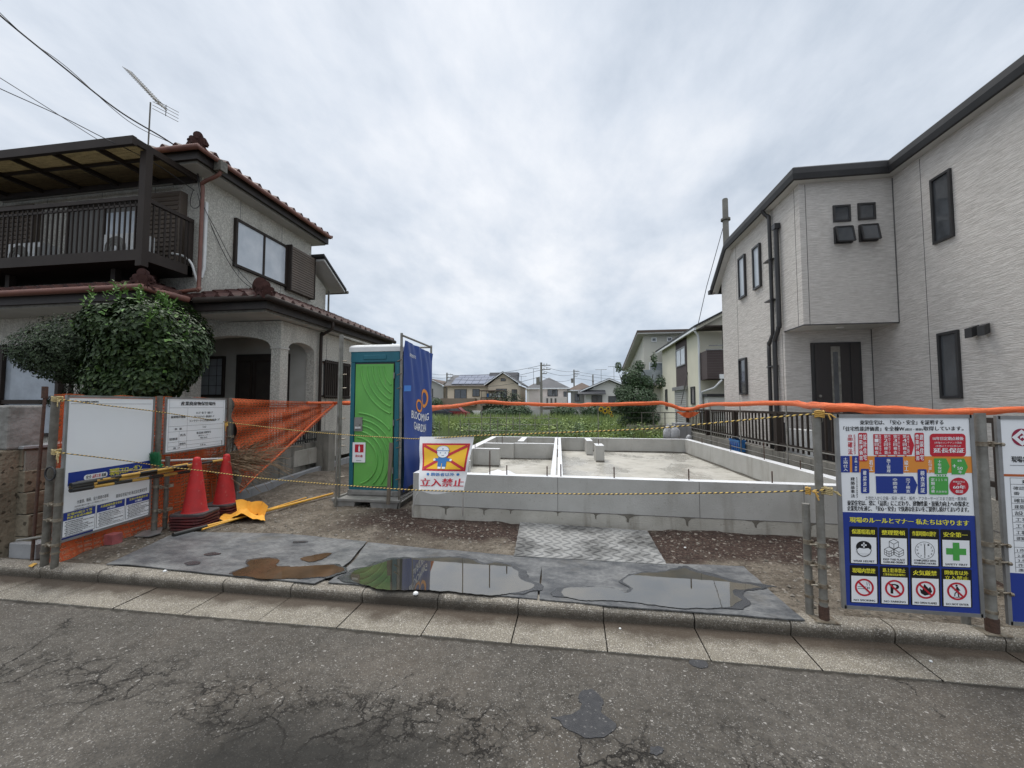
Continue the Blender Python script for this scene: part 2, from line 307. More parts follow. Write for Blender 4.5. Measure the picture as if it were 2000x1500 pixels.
M['leaf2'] = leafmat('holly_leaf', (.018, .033, .012), (.028, .048, .017), (.050, .080, .026))
M['leaf3'] = leafmat('tree_leaf', (.035, .065, .030), (.055, .095, .040), (.09, .14, .06))
M['weed'] = leafmat('weed_blade', (.21, .28, .085), (.28, .36, .11), (.38, .45, .18))
M['weed_d'] = leafmat('weed_dark', (.10, .16, .05), (.14, .215, .07), (.20, .28, .11))
M['weed_l'] = leafmat('weed_pale', (.27, .33, .17), (.22, .29, .12), (.34, .38, .25))
M['bark'] = mat('bark', (.07, .055, .042), (.035, .028, .022), rough=.95, scale=18, bump=.6, bscale=50)
for k_, c_ in dict(p_white=(.72, .74, .76), p_blue=(.020, .045, .26), p_navy=(.012, .025, .14), p_red=(.50, .018, .035), p_yel=(.82, .76, .06), p_grn=(.075, .36, .07), p_org=(.72, .27, .045), p_blk=(.012, .012, .014), p_gry=(.35, .36, .37), p_amb=(.82, .47, .02), p_sky=(.03, .16, .42), p_lineg=(.12, .12, .13), p_mar=(.28, .012, .05), p_brn=(.45, .11, .03)).items():
    M[k_] = mat(k_.replace('p_', 'print_'), c_, rough=.35, spec=.4)
M['p_white'] = mat('print_white', (.84, .86, .88), (.80, .82, .84), rough=.3, scale=1.5)
M['sheet'] = mat('white_vinyl', (.74, .74, .74), (.66, .66, .66), rough=.5, scale=5)
M['cream'] = mat('cream_siding', (.74, .71, .58), (.68, .65, .53), rough=.8, scale=.7)
M['palegrey'] = mat('pale_grey_siding', (.60, .59, .53), (.55, .54, .49), rough=.8, scale=.5)
M['bgwhite'] = mat('white_wall', (.76, .75, .70), (.68, .67, .63), rough=.85, scale=.5)
M['bgbeige'] = mat('beige_wall', (.66, .57, .44), (.60, .52, .41), rough=.85, scale=.4)
M['bgtan'] = mat('tan_wall', (.27, .215, .165), (.23, .185, .14), rough=.85, scale=.4)
M['bgpink'] = mat('pale_pink_wall', (.72, .66, .62), (.66, .60, .56), rough=.85, scale=.4)
M['bggrey'] = mat('grey_wall', (.48, .48, .46), (.42, .42, .40), rough=.85, scale=.4)
M['bgroof'] = mat('slate_roof', (.075, .078, .085), (.10, .10, .108), rough=.7, scale=.6)
M['bgroofb'] = mat('brown_roof', (.10, .07, .055), (.13, .095, .075), rough=.8, scale=.6)
M['solar'] = mat('solar_panel', (.16, .18, .24), (.20, .22, .28), rough=.15, scale=.5)
M['darksid'] = mat('dark_brown_siding', (.065, .045, .045), (.08, .058, .056), rough=.7, scale=.8)
M['carred'] = mat('car_red', (.20, .015, .02), rough=.25)
M['cardark'] = mat('car_dark', (.03, .032, .045), rough=.25)
M['tyre'] = mat('tyre_rubber', (.02, .02, .02), rough=.9)
M['pole'] = mat('concrete_pole', (.24, .23, .20), (.18, .17, .15), rough=.9, scale=1)
M['cable'] = mat('cable_black', (.02, .02, .022), rough=.6)
M['bag'] = mat('white_sack', (.50, .51, .52), (.35, .36, .37), rough=.6, scale=9, bump=.5, bscale=14)
M['petal'] = mat('yellow_petal', (.80, .50, .02), rough=.7)
def ropemat():
    m = mat('tiger_rope', (.6, .4, .1), rough=.8); g = G(m); uv = g.n.new('ShaderNodeTexCoord').outputs['UV']; p = g.xyz(uv)
    f = g.m('FRACT', g.m('ADD', g.m('MULTIPLY', p[0], 26.0), p[1])); g.color(g.mix(g.rng(f, .46, .54), (.62, .43, .12), (.03, .028, .026))); return m
M['rope'] = ropemat()
M['rope2'] = mat('pale_rope', (.52, .42, .22), (.35, .27, .12), rough=.9, scale=60)

# ---------------- mesh builder ----------------
WLOC = {}
class MB:
    def __init__(s): s.v = []; s.f = []; s.mi = []; s.sm = []; s.mats = []; s.uv = {}
    def m(s, name):
        if name not in s.mats: s.mats.append(name)
        return s.mats.index(name)
    def add(s, vs, fs, mt, smooth=False, uvs=None):
        o = len(s.v); s.v.extend([tuple(v) for v in vs]); k = s.m(mt)
        for i, f in enumerate(fs):
            if uvs: s.uv[len(s.f)] = [uvs[j] for j in f]
            s.f.append([o + j for j in f]); s.mi.append(k); s.sm.append(smooth)
        return s
    def box(s, a, b, mt, mtop=None):
        x0, y0, z0 = a; x1, y1, z1 = b
        if x0 > x1: x0, x1 = x1, x0
        if y0 > y1: y0, y1 = y1, y0
        if z0 > z1: z0, z1 = z1, z0
        vs = [(x0, y0, z0), (x1, y0, z0), (x1, y1, z0), (x0, y1, z0), (x0, y0, z1), (x1, y0, z1), (x1, y1, z1), (x0, y1, z1)]
        s.add(vs, [(0, 3, 2, 1), (0, 1, 5, 4), (1, 2, 6, 5), (2, 3, 7, 6), (3, 0, 4, 7)] + ([] if mtop else [(4, 5, 6, 7)]), mt)
        if mtop: s.add(vs[4:], [(0, 1, 2, 3)], mtop)
        return s
    def bar(s, p, q, w, h, mt, up=(0, 0, 1)):
        """box-section bar from p to q, w across, h along up"""
        p = Vector(p); q = Vector(q); d = (q - p).normalized(); u = Vector(up); r = d.cross(u)
        if r.length < 1e-4: u = Vector((0, 1, 0)); r = d.cross(u)
        r.normalize(); u = r.cross(d).normalized(); r *= w / 2; u *= h / 2
        vs = [p - r - u, p + r - u, p + r + u, p - r + u, q - r - u, q + r - u, q + r + u, q - r + u]
        return s.add(vs, [(0, 3, 2, 1), (4, 5, 6, 7), (0, 1, 5, 4), (1, 2, 6, 5), (2, 3, 7, 6), (3, 0, 4, 7)], mt)
    def tube(s, pts, r, mt, n=8, cap=True, smooth=True, uv=False):
        pts = [Vector(p) for p in pts]; rs = r if isinstance(r, (list, tuple)) else [r] * len(pts)
        vs = []; fs = []; uvs = []; L_ = 0; prev = None
        for i, p in enumerate(pts):
            d = (pts[min(i + 1, len(pts) - 1)] - pts[max(i - 1, 0)]).normalized()
            if prev is None:
                a = Vector((0, 0, 1)) if abs(d.z) < .9 else Vector((0, 1, 0)); e1 = d.cross(a).normalized()
            else: e1 = (prev - d * prev.dot(d)).normalized()
            prev = e1; e2 = d.cross(e1)
            if i: L_ += (p - pts[i - 1]).length
            for k in range(n + 1 if uv else n):
                t = 2 * math.pi * k / n; vs.append(p + (e1 * math.cos(t) + e2 * math.sin(t)) * rs[i]); uvs.append((L_, k / n))
        st = n + 1 if uv else n
        for i in range(len(pts) - 1):
            for k in range(n):
                k2 = k + 1 if uv else (k + 1) % n
                fs.append((i * st + k, i * st + k2, (i + 1) * st + k2, (i + 1) * st + k))
        s.add(vs, fs, mt, smooth, uvs if uv else None)
        if cap and not uv:
            s.add(vs[:n], [tuple(range(n))[::-1]], mt); s.add(vs[-n:], [tuple(range(n))], mt)
        return s
    def prism(s, poly, vec, mt, mside=None):
        """flat polygon (3D points) extruded along vec"""
        vec = Vector(vec); a = [Vector(p) for p in poly]; n = len(a); vs = a + [p + vec for p in a]
        s.add(vs, [tuple(range(n))[::-1], tuple(range(n, 2 * n))], mt)
        return s.add(vs, [(i, (i + 1) % n, n + (i + 1) % n, n + i) for i in range(n)], mside or mt)
    def lathe(s, c, prof, mt, n=20, smooth=True):
        c = Vector(c); vs = []; fs = []
        for r, z in prof:
            for k in range(n): t = 2 * math.pi * k / n; vs.append(c + Vector((r * math.cos(t), r * math.sin(t), z)))
        for i in range(len(prof) - 1):
            for k in range(n): fs.append((i * n + k, i * n + (k + 1) % n, (i + 1) * n + (k + 1) % n, (i + 1) * n + k))
        return s.add(vs, fs, mt, smooth)
    def grid(s, fn, nu, nv, mt, smooth=True, uvs=None):
        vs = [fn(i / nu, j / nv) for j in range(nv + 1) for i in range(nu + 1)]
        uu = [uvs(i / nu, j / nv) for j in range(nv + 1) for i in range(nu + 1)] if uvs else None
        return s.add(vs, [(j * (nu + 1) + i, j * (nu + 1) + i + 1, (j + 1) * (nu + 1) + i + 1, (j + 1) * (nu + 1) + i) for j in range(nv) for i in range(nu)], mt, smooth, uu)
    def build(s, name, parent=None, label=None, cat=None, group=None, kind=None, loc=None, bevel=0):
        me = bpy.data.meshes.new(name)
        if parent is not None: o0 = WLOC[parent.name]
        elif loc is not None: o0 = Vector(loc)
        else:
            xs = [v[0] for v in s.v]; ys = [v[1] for v in s.v]; zs = [v[2] for v in s.v]
            o0 = Vector(((min(xs) + max(xs)) / 2, (min(ys) + max(ys)) / 2, min(zs)))
        me.from_pydata([(v[0] - o0.x, v[1] - o0.y, v[2] - o0.z) for v in s.v], [], s.f)
        me.polygons.foreach_set('material_index', s.mi); me.polygons.foreach_set('use_smooth', s.sm)
        for k in s.mats: me.materials.append(M[k])
        if s.uv:
            ul = me.uv_layers.new(name='UVMap')
            for fi, uu in s.uv.items():
                p = me.polygons[fi]
                for a, b in zip(p.loop_indices, uu): ul.data[a].uv = b
        me.update()
        o = bpy.data.objects.new(name, me); sc.collection.objects.link(o)
        WLOC[o.name] = Vector((0, 0, 0)) + o0
        if parent is not None: o.parent = parent
        else: o.location = o0
        if bevel:
            bv = o.modifiers.new('bevel', 'BEVEL'); bv.width = bevel; bv.segments = 2; bv.limit_method = 'ANGLE'
        tag(o, label, cat, group, kind); return o
def tag(o, label=None, cat=None, group=None, kind=None):
    for k, v in (('label', label), ('category', cat), ('group', group), ('kind', kind)):
        if v: o[k] = v
def thing(name, loc, label, cat, group=None):
    o = bpy.data.objects.new(name, None); sc.collection.objects.link(o); o.location = loc; o.empty_display_size = .2
    WLOC[o.name] = Vector(loc); tag(o, label, cat, group); return o
def dup(root, delta, label=None, group=None):
    c = root.copy(); sc.collection.objects.link(c); c.location = root.location + Vector(delta)
    WLOC[c.name] = WLOC[root.name] + Vector(delta)
    if label: c['label'] = label
    if group: c['group'] = group
    for ch in root.children:
        d = ch.copy(); sc.collection.objects.link(d); d.parent = c
        for g_ in ch.children:
            e_ = g_.copy(); sc.collection.objects.link(e_); e_.parent = d
    return c
def sag(p, q, s_, n=16):
    p = Vector(p); q = Vector(q); return [p.lerp(q, i / n) - Vector((0, 0, 4 * s_ * (i / n) * (1 - i / n))) for i in range(n + 1)]
def smoothpath(pts, n=8):
    pts = [Vector(p) for p in pts]; out = []
    for i in range(len(pts) - 1):
        a = pts[max(i - 1, 0)]; b = pts[i]; c = pts[i + 1]; d = pts[min(i + 2, len(pts) - 1)]
        for k in range(n):
            t = k / n; out.append(.5 * ((2 * b) + (c - a) * t + (2 * a - 5 * b + 4 * c - d) * t * t + (3 * b - a - 3 * c + d) * t ** 3))
    out.append(pts[-1]); return out
STR = dict(kind='structure')

# ---------------- ground, road, kerb ----------------
MB().grid(lambda u, v: (-400 + 800 * u, 3.15 + 700 * v, .04), 2, 2, 'field', False).build('field_ground', **STR)
MB().grid(lambda u, v: (-60 + 120 * u, -25 + 27.72 * v, 0), 60, 14, 'asphalt', False).build('road', **STR)
g_ = MB(); g_.box((-60, 2.70, -.3), (60, 3.2, -.022), 'joint'); k_ = MB()
KP = .615; K0 = -2.26
for i in range(-60, 60):
    x0 = K0 + i * KP + .004; x1 = x0 + KP - .008; j = rnd.uniform(-.004, .004)
    a = [(x0, 2.725 + j, -.02), (x1, 2.725 - j, -.02), (x1, 3.07, -.02), (x0, 3.07, -.02)]
    zt = rnd.uniform(-.001, .002)
    vs = [(x0, 2.725 + j, -.1), (x1, 2.725 - j, -.1), (x1, 2.725 - j, .003 + zt), (x0, 2.725 + j, .003 + zt), (x0, 3.075, .012 + zt), (x1, 3.075, .012 + zt)]
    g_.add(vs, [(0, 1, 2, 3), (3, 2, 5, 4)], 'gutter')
    x0 += rnd.uniform(-.002, .002)
    prof = [(3.075, -.05), (3.066, .045), (3.060, .070), (3.050, .084), (3.055, .094), (3.075, .102), (3.10, .105), (3.205, .104), (3.21, -.05)]
    prof = [(3.085, -.05), (3.068, .06), (3.068, .078), (3.074, .090), (3.086, .099), (3.105, .104), (3.205, .104), (3.21, -.05)]
    dz = rnd.uniform(-.004, .003); dy = rnd.uniform(-.004, .004); n = len(prof)
    vs = [(x, y + dy, z + dz) for x in (x0, x1) for y, z in prof]
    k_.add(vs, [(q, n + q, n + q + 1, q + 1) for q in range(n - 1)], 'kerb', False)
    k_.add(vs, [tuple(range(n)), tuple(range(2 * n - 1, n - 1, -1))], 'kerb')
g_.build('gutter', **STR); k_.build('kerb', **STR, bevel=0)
# tar patch and small stain on the road
def blob(px, z, ax='Z', wob=.0, sub=4):
    P = [at(x, y, z, ax) for x, y in px]; P = [p for p in P]; n = len(P); out = []
    for i in range(n):
        a, b, c, d = P[(i - 1) % n], P[i], P[(i + 1) % n], P[(i + 2) % n]
        for k in range(sub):
            t = k / sub; q = .5 * ((2 * b) + (c - a) * t + (2 * a - 5 * b + 4 * c - d) * t * t + (3 * b - a - 3 * c + d) * t ** 3)
            if wob: q = q + Vector((rnd.uniform(-wob, wob), rnd.uniform(-wob, wob), 0))
            q.z = z; out.append(q)
    return out
M['tar'] = mat('tar_patch', (.045, .046, .05), (.065, .065, .068), rough=.8, scale=30, bump=.8, bscale=160, spk=((.16, .155, .15), 120, .06))
b_ = MB(); b_.prism(blob([(1135, 1352), (1160, 1348), (1178, 1368), (1176, 1392), (1205, 1420), (1165, 1442), (1120, 1432), (1090, 1408), (1080, 1402), (1118, 1395), (1135, 1380), (1130, 1366)], .001, wob=.006), (0, 0, .003), 'tar')
b_.prism(blob([(1352, 1289), (1378, 1292), (1380, 1305), (1358, 1303), (1346, 1294)], .001, wob=.003), (0, 0, .003), 'tar')
b_.prism(blob([(1272, 1460), (1290, 1458), (1295, 1468), (1284, 1476), (1270, 1470)], .001, wob=.004), (0, 0, .003), 'tar'); b_.build('road_patch', **STR)
# site ground with bumps
def bx(y): return -4.6 - .155 * (y - 3.1)
def gz(x, y):
    z = .092 + .012 * noise.noise(Vector((x * 1.7, y * 1.7, 0))) + .010 * noise.noise(Vector((x * 6, y * 6, 3))) + .007 * noise.noise(Vector((x * 17, y * 17, 5)))
    if y < 4.35 and -4.4 < x < 1.7: z = min(z, .099) - .006 if y > 3.3 else .094
    d = max(0, 1 - abs(y - 4.9) / .35)
    if -2.9 < x < -.8 or .9 < x < 4.5: z += .035 * d * (1 + .6 * noise.noise(Vector((x * 3, y * 3, 9))))
    if -.9 < x < 1.0 and y < 5.2: z = min(z, .1)
    if y < 3.24: z = min(z, .097)
    if x < bx(y) + .6 and 6.3 < y < 9: z += .08 * max(0, 1 - abs(y - 7.6) / 1.2)
    return z
NX, NY = 250, 200
MB().grid(lambda u, v: ((lambda x, y: (x, y, gz(x, y)))(-9 + 17 * u, 3.204 + 9.6 * v)), NX, NY, 'dirt').build('site_ground', **STR)
# loose stones
s_ = MB()
for i in range(5200):
    x = rnd.uniform(-5.0, 4.2); y = 3.25 + abs(rnd.gauss(0, 1)) * 1.7 if rnd.random() < .8 else rnd.uniform(3.22, 9)
    if x < bx(y): continue
    if (-4.3 < x < 1.6 and y < 4.3) and rnd.random() < .985: continue
    if -.7 < x < .87 and y < 5.15: continue
    if -2.1 < x < 3.3 and y > 4.95: continue
    r = rnd.choice([.004, .006, .008, .008, .012, .017]) * rnd.uniform(.7, 1.3); z = max(gz(x, y), .104 if y < 4.3 and -4.3 < x < 1.6 else 0)
    a = rnd.uniform(0, 3); c_, n_ = math.cos(a), math.sin(a); q = []
    for (u, v, ww) in ((1.2, 0, 0), (0, .8, 0), (-1.1, 0, 0), (0, -.9, 0), (.1, .1, .75), (0, 0, -.5)):
        q.append((x + r * (u * c_ - v * n_) * rnd.uniform(.8, 1.2), y + r * (u * n_ + v * c_), z + r * ww * rnd.uniform(.7, 1.2) + r * .15))
    s_.add(q, [(0, 1, 4), (1, 2, 4), (2, 3, 4), (3, 0, 4), (1, 0, 5), (2, 1, 5), (3, 2, 5), (0, 3, 5)], 'stone')
s_.build('gravel', kind='stuff', label='loose gravel and pebbles scattered over the dirt of the building site')
for (px, py, r) in ((812, 1160, .022), (1211, 1228, .009), (1818, 1292, .009), (322, 1116, .016), (1338, 1070, .012)):
    p = at(px, py, .105 if py < 1200 else .012, 'Z'); MB().lathe(p, [(0, -.002), (r, 0), (r * .9, r * .5), (r * .4, r * .8), (0, r * .85)], 'whitepl', 7, False).build('pebble', label={812: 'flat white pebble lying on the kerb top in front of the big puddle', 1211: 'tiny white pebble on the gutter slab near the middle', 1818: 'small white pebble on the gutter slab under the right sign board', 322: 'whitish pebble on the kerb beside the left rubber mat', 1338: 'pale stone on the dirt right of the checker plate'}[px], cat='pebble')
# rubber mats
def mat_sheet(px, z, label):
    P = [at(x, y, .11, 'Z') for x, y in px]; n = len(P); out = []
    for i in range(n):
        a, b = P[i], P[(i + 1) % n]; k = max(2, int((b - a).length / .12))
        for q in range(k):
            p = a.lerp(b, q / k); p = p + Vector((rnd.uniform(-.006, .006), rnd.uniform(-.006, .006), 0)); p.z = z; out.append(p)
    return MB().prism(out, (0, 0, .008), 'rubber').build('rubber_mat', label=label, cat='rubber mat', group='rubber mats laid over the dirt behind the kerb')
mat_sheet([(208, 1104), (330, 1048), (370, 1040), (560, 1044), (716, 1059), (684, 1098), (640, 1130), (615, 1141), (480, 1128), (330, 1113), (250, 1104)], .112, 'worn grey rubber mat at the left with a brown muddy puddle on it')
mat_sheet([(718, 1060), (820, 1070), (980, 1084), (1060, 1091), (1055, 1130), (1050, 1171), (860, 1153), (640, 1138), (690, 1098)], .107, 'middle grey rubber mat carrying the long puddle that mirrors the foundation wall')
mat_sheet([(1061, 1090), (1190, 1096), (1300, 1102), (1452, 1107), (1510, 1160), (1572, 1213), (1400, 1200), (1230, 1188), (1052, 1171), (1057, 1130)], .109, 'right hand grey rubber mat with a curved wet rim, in front of the checker plate')
def puddle(px, z, mt, rim=1.10, kind='puddle'):
    P = [p + Vector((noise.noise(p * 9), noise.noise(p * 9 + Vector((5, 5, 5))), 0)) * .022 + Vector((noise.noise(p * 31), noise.noise(p * 31 + Vector((5, 5, 5))), 0)) * .010 for p in blob(px, z, sub=9)]
    for p in P: p.z = z
    c = sum(P, Vector()) / len(P)
    if rim:
        b = MB(); Q = [c + (p - c) * (rim + .05 + .09 * noise.noise(p * 3.5)) + Vector((noise.noise(p * 14), noise.noise(p * 14 + Vector((3, 3, 3))), 0)) * .03 for p in P]
        Q = [Vector((q.x, min(max(q.y, 3.16), 4.12), 0)) for q in Q]
        for q in Q: q.z = z - .0012
        b.prism(Q, (0, 0, -.002), 'wet'); b.build('wet_patch', **STR)
    MB().prism(P, (0, 0, -.001), mt).build('puddle', **STR)
def z5(pts, ox, oy, s): return [(ox + x / s, oy + y / s) for x, y in pts]
puddle(z5([(232, 420), (290, 372), (380, 352), (480, 322), (620, 318), (700, 312), (800, 310), (900, 318), (980, 345), (1060, 340), (1120, 352), (1165, 385), (1190, 430), (1262, 462), (1240, 488), (1150, 508), (1020, 520), (900, 512), (760, 498), (640, 488), (500, 492), (400, 486), (320, 462)], 600, 980, 2.857), .1225, 'water', 1.05)
puddle([(1097, 1155), (1112, 1148), (1160, 1147), (1205, 1150), (1222, 1158), (1236, 1150), (1218, 1138), (1222, 1128), (1240, 1121), (1290, 1117), (1322, 1112), (1335, 1109), (1350, 1114), (1392, 1127), (1440, 1138), (1486, 1147), (1450, 1150), (1432, 1152), (1438, 1163), (1447, 1172), (1436, 1182), (1400, 1187), (1350, 1188), (1300, 1184), (1240, 1176), (1180, 1173), (1130, 1170), (1103, 1163)], .1240, 'water', 1.07)
puddle(z5([(1295, 232), (1340, 205), (1390, 188), (1395, 155), (1480, 145), (1550, 152), (1562, 188), (1700, 187), (1860, 182), (1915, 205), (1860, 235), (1700, 254), (1500, 258), (1380, 247)], 0, 1040, 2.857), .1250, 'muddy', 1.03)
puddle(z5([(1685, 145), (1760, 122), (1850, 116), (1800, 148), (1730, 160)], 0, 1040, 2.857), .1250, 'muddy', 0)
puddle(z5([(1140, 120), (1200, 108), (1228, 118), (1160, 130)], 0, 1040, 2.857), .1250, 'wet', 0)
puddle(z5([(1030, 168), (1080, 160), (1110, 172), (1060, 182)], 0, 1040, 2.857), .1250, 'wet', 0)
puddle(z5([(1640, 50), (1700, 46), (1720, 52), (1650, 56)], 0, 1040, 2.857), .1250, 'wet', 0)
# checker plate
P = [at(1016, 1020, .118, 'Z'), at(1264, 1037, .118, 'Z'), at(1302, 1103, .118, 'Z'), at(1004, 1086, .118, 'Z')]
t = thing('checker_plate', P[3], 'grey steel checker plate with herringbone treads leading up to the foundation wall', 'steel plate')
MB().prism([Vector((p.x, p.y, .116)) for p in P], (0, 0, .006), 'plate').build('plate', t)
b = MB(); nu, nv = 15, 12
for j in range(nv):
    for i in range(nu):
        u = (i + .5) / nu; v = (j + .5) / nv; q = (P[0].lerp(P[1], u)).lerp(P[3].lerp(P[2], u), v)
        s1 = 1 if j % 2 else -1; a = s1 * R(38); c_, n_ = math.cos(a), math.sin(a); l_, w_ = .062, .0125
        b.add([(q.x + c_ * x * l_ - n_ * y * w_, q.y + n_ * x * l_ + c_ * y * w_, z) for z, k in ((.1215, 1), (.1265, .7)) for x, y in ((-k, -k), (k, -k), (k, k), (-k, k))], [(0, 1, 5, 4), (1, 2, 6, 5), (2, 3, 7, 6), (3, 0, 4, 7), (4, 5, 6, 7)], 'tread')
b.build('tread_pattern', t)

# ---------------- concrete foundation ----------------
def SH(x, y): return (x - .035 * (y - 5.1), y - .03 * x)
FT = .675; SL = .32
F = thing('house_foundation', (0, 5.1, .1), 'new grey concrete house foundation with low walls round a bare floor slab', 'foundation')
def fwall(mb, x0, y0, x1, y1, z0=.30, z1=FT, mt='conc', top='conc_top'):
    c = [SH(x0, y0), SH(x1, y0), SH(x1, y1), SH(x0, y1)]
    mb.add([(x, y, z) for z in (z0, z1) for x, y in c], [(0, 1, 5, 4), (1, 2, 6, 5), (2, 3, 7, 6), (3, 0, 4, 7)], mt)
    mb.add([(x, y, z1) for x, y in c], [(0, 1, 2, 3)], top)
b = MB()
for a in ((-2.07, 5.07, 3.2, 5.22), (-2.07, 11.3, 3.2, 11.45), (-2.07, 5.22, -1.92, 11.3), (3.05, 5.22, 3.2, 11.3)): fwall(b, *a, z0=.265)
OW = b
b = MB(); fwall(b, -2.08, 5.06, 3.21, 5.2, .0, .265, 'conc_low', 'conc_low'); fwall(b, 3.07, 5.2, 3.21, 11.46, .0, .265, 'conc_low', 'conc_low'); fwall(b, -2.08, 5.2, -1.95, 11.46, .0, .265, 'conc_low', 'conc_low'); b.build('footing', F)
b = MB(); c = [SH(-1.95, 5.2), SH(3.07, 5.2), SH(3.07, 11.32), SH(-1.95, 11.32)]
b.add([(x, y, SL) for x, y in c], [(0, 1, 2, 3)], 'slab'); b.build('floor_slab', F)
b = MB()
fwall(b, -.29, 5.222, -.225, 11.298, z1=FT - .001); fwall(b, -.20, 5.222, -.135, 11.298, z1=FT - .001); fwall(b, -.224, 5.222, -.201, 11.298, z1=FT - .02, top='conc')
fwall(b, -1.918, 8.15, -1.38, 8.30, z1=FT - .002); fwall(b, -1.918, 9.35, -1.22, 9.5, z1=FT - .002); fwall(b, -1.218, 9.45, -.292, 9.6, z1=FT - .003)
fwall(b, -1.20, 10.0, -1.05, 11.298, z1=FT - .002); fwall(b, -1.918, 6.3, -1.6, 6.45, z1=FT - .004)
fwall(b, .50, 10.4, .65, 11.298, z1=FT - .002); fwall(b, .62, 9.2, .80, 9.75, z1=FT - .002)
b.build('inner_wall', F)
b = MB()
for x in (-.20, 1.42, 2.5): fx, fy = SH(x, 5.069); b.box((fx - .002, fy - .0016, .27), (fx + .002, fy + .02, FT - .002), 'seam')
fx, fy = SH(-2.07, 5.064); fx2, fy2 = SH(3.2, 5.064); b.bar((fx, fy, .266), (fx2, fy2, .266), .012, .005, 'seam'); b.build('formwork_seams', F)
b = OW
for x, s_ in ((-1.62, 1), (-1.12, .8), (-.78, .6), (-.2, .5), (.25, .7), (.62, 1.2), (1.28, 1.1), (2.0, 1), (2.55, .8), (2.95, 1)):
    q = []
    for dx_, dz_ in ((-.10, 0), (-.04, -.012), (-.015, -.035), (-.012, -.10), (.008, -.11), (.012, -.04), (.05, -.014), (.11, 0), (.03, .012), (-.04, .010)): fx, fy = SH(x + dx_ * s_ * rnd.uniform(.7, 1.2), 5.058); q.append((fx, fy, .262 + dz_ * s_ * rnd.uniform(.6, 1.1)))
    b.prism(q, (0, .0015, 0), 'stain')
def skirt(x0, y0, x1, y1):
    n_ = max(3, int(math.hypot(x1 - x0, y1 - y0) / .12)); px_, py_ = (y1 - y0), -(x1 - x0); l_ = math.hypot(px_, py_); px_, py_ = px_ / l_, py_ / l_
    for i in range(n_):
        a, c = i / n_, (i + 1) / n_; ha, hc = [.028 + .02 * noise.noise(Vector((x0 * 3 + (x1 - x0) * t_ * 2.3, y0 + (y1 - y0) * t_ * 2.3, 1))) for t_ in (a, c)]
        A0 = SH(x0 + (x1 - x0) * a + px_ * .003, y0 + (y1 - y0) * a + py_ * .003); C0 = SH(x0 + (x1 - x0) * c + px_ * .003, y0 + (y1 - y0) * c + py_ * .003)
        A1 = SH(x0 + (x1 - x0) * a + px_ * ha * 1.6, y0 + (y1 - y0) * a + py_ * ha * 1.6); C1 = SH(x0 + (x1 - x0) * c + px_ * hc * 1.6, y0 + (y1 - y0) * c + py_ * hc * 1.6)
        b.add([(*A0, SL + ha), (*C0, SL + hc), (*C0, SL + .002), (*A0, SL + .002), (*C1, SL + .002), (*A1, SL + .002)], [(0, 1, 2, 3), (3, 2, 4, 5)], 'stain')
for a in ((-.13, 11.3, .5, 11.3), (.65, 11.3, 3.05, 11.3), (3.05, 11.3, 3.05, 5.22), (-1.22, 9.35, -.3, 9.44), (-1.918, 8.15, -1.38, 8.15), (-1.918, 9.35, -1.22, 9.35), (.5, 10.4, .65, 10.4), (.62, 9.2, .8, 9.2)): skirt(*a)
OW.build('outer_wall', F)
for x, y, h in ((-1.06, 5.14, .30), (-.84, 5.14, .12), (-.33, 5.14, .12), (-.16, 5.14, .15), (.48, 5.14, .13), (1.33, 5.14, .13), (2.22, 5.14, .13), (3.12, 6.3, .12), (3.12, 7.3, .28), (3.12, 8.6, .12), (3.12, 10.2, .12), (-1.9, 8.22, .2), (-1.5, 9.42, .16), (-.21, 7.2, .12), (-.21, 9.4, .12), (.7, 9.45, .12), (1.8, 11.37, .12), (.3, 11.37, .12), (-1.7, 11.37, .14)):
    fx, fy = SH(x, y); MB().tube([(fx, fy, FT - .05), (fx, fy, FT + h)], .0075, 'rust', 6).build('anchor_bolt', F)
b = MB()          # crumpled sheet on the slab
b.grid(lambda u, v: Vector((*SH(-1.55 + 1.0 * u, 5.6 + 1.6 * v), SL + .01 + .30 * math.sin(math.pi * u) ** 1.3 * math.sin(math.pi * min(1, v * 1.2)) * (.6 + .4 * noise.noise(Vector((u * 4, v * 4, 1)))) + .03 * noise.noise(Vector((u * 11, v * 11, 1))))), 26, 26, 'sheet')
b.build('plastic_sheet', label='crumpled white and blue plastic sheet lying on the slab behind the front wall', cat='plastic sheet')

# ---------------- right neighbour house ----------------
H2 = thing('modern_house', (5.5, 8, .3), 'two storey house in pale ribbed siding with an overhanging bay above a black door', 'house')
XA, XC, YB, YD, YE = 3.9, 5.35, 7.6, 8.25, 11.4; ZE = 5.38; ZO = 2.93
b = MB()
b.add([(XA, YD, .1), (XA, YE, .1), (XA, YE, 4.83), (XA, 10.6, 5.42), (XA, YB, 5.42), (XA, YB, ZO), (XA, YD, ZO)], [(6, 5, 4, 3, 2, 1, 0)], 'siding')
b.add([(XA, YB, ZO), (XC, YB, ZO), (XC, YB, 5.42), (XA, YB, 5.42)], [(0, 1, 2, 3)], 'siding')
b.add([(XA, YD, .1), (XC, YD, .1), (XC, YD, ZO), (XA, YD, ZO)], [(0, 1, 2, 3)], 'siding')
b.add([(XC, 3.6, .1), (XC, YD, .1), (XC, YD, ZO), (XC, YB, ZO), (XC, YB, 5.42), (XC, 3.6, 5.42)], [(5, 4, 3, 2, 1, 0)], 'siding')
b.add([(XC, 3.6, .1), (11, 3.6, .1), (11, 3.6, 5.42), (XC, 3.6, 5.42)], [(0, 1, 2, 3)], 'siding')
b.add([(XA, YE, .1), (11, YE, .1), (11, YE, 5.42), (XA, YE, 4.83)], [(3, 2, 1, 0)], 'siding')
b.build('wall', H2)
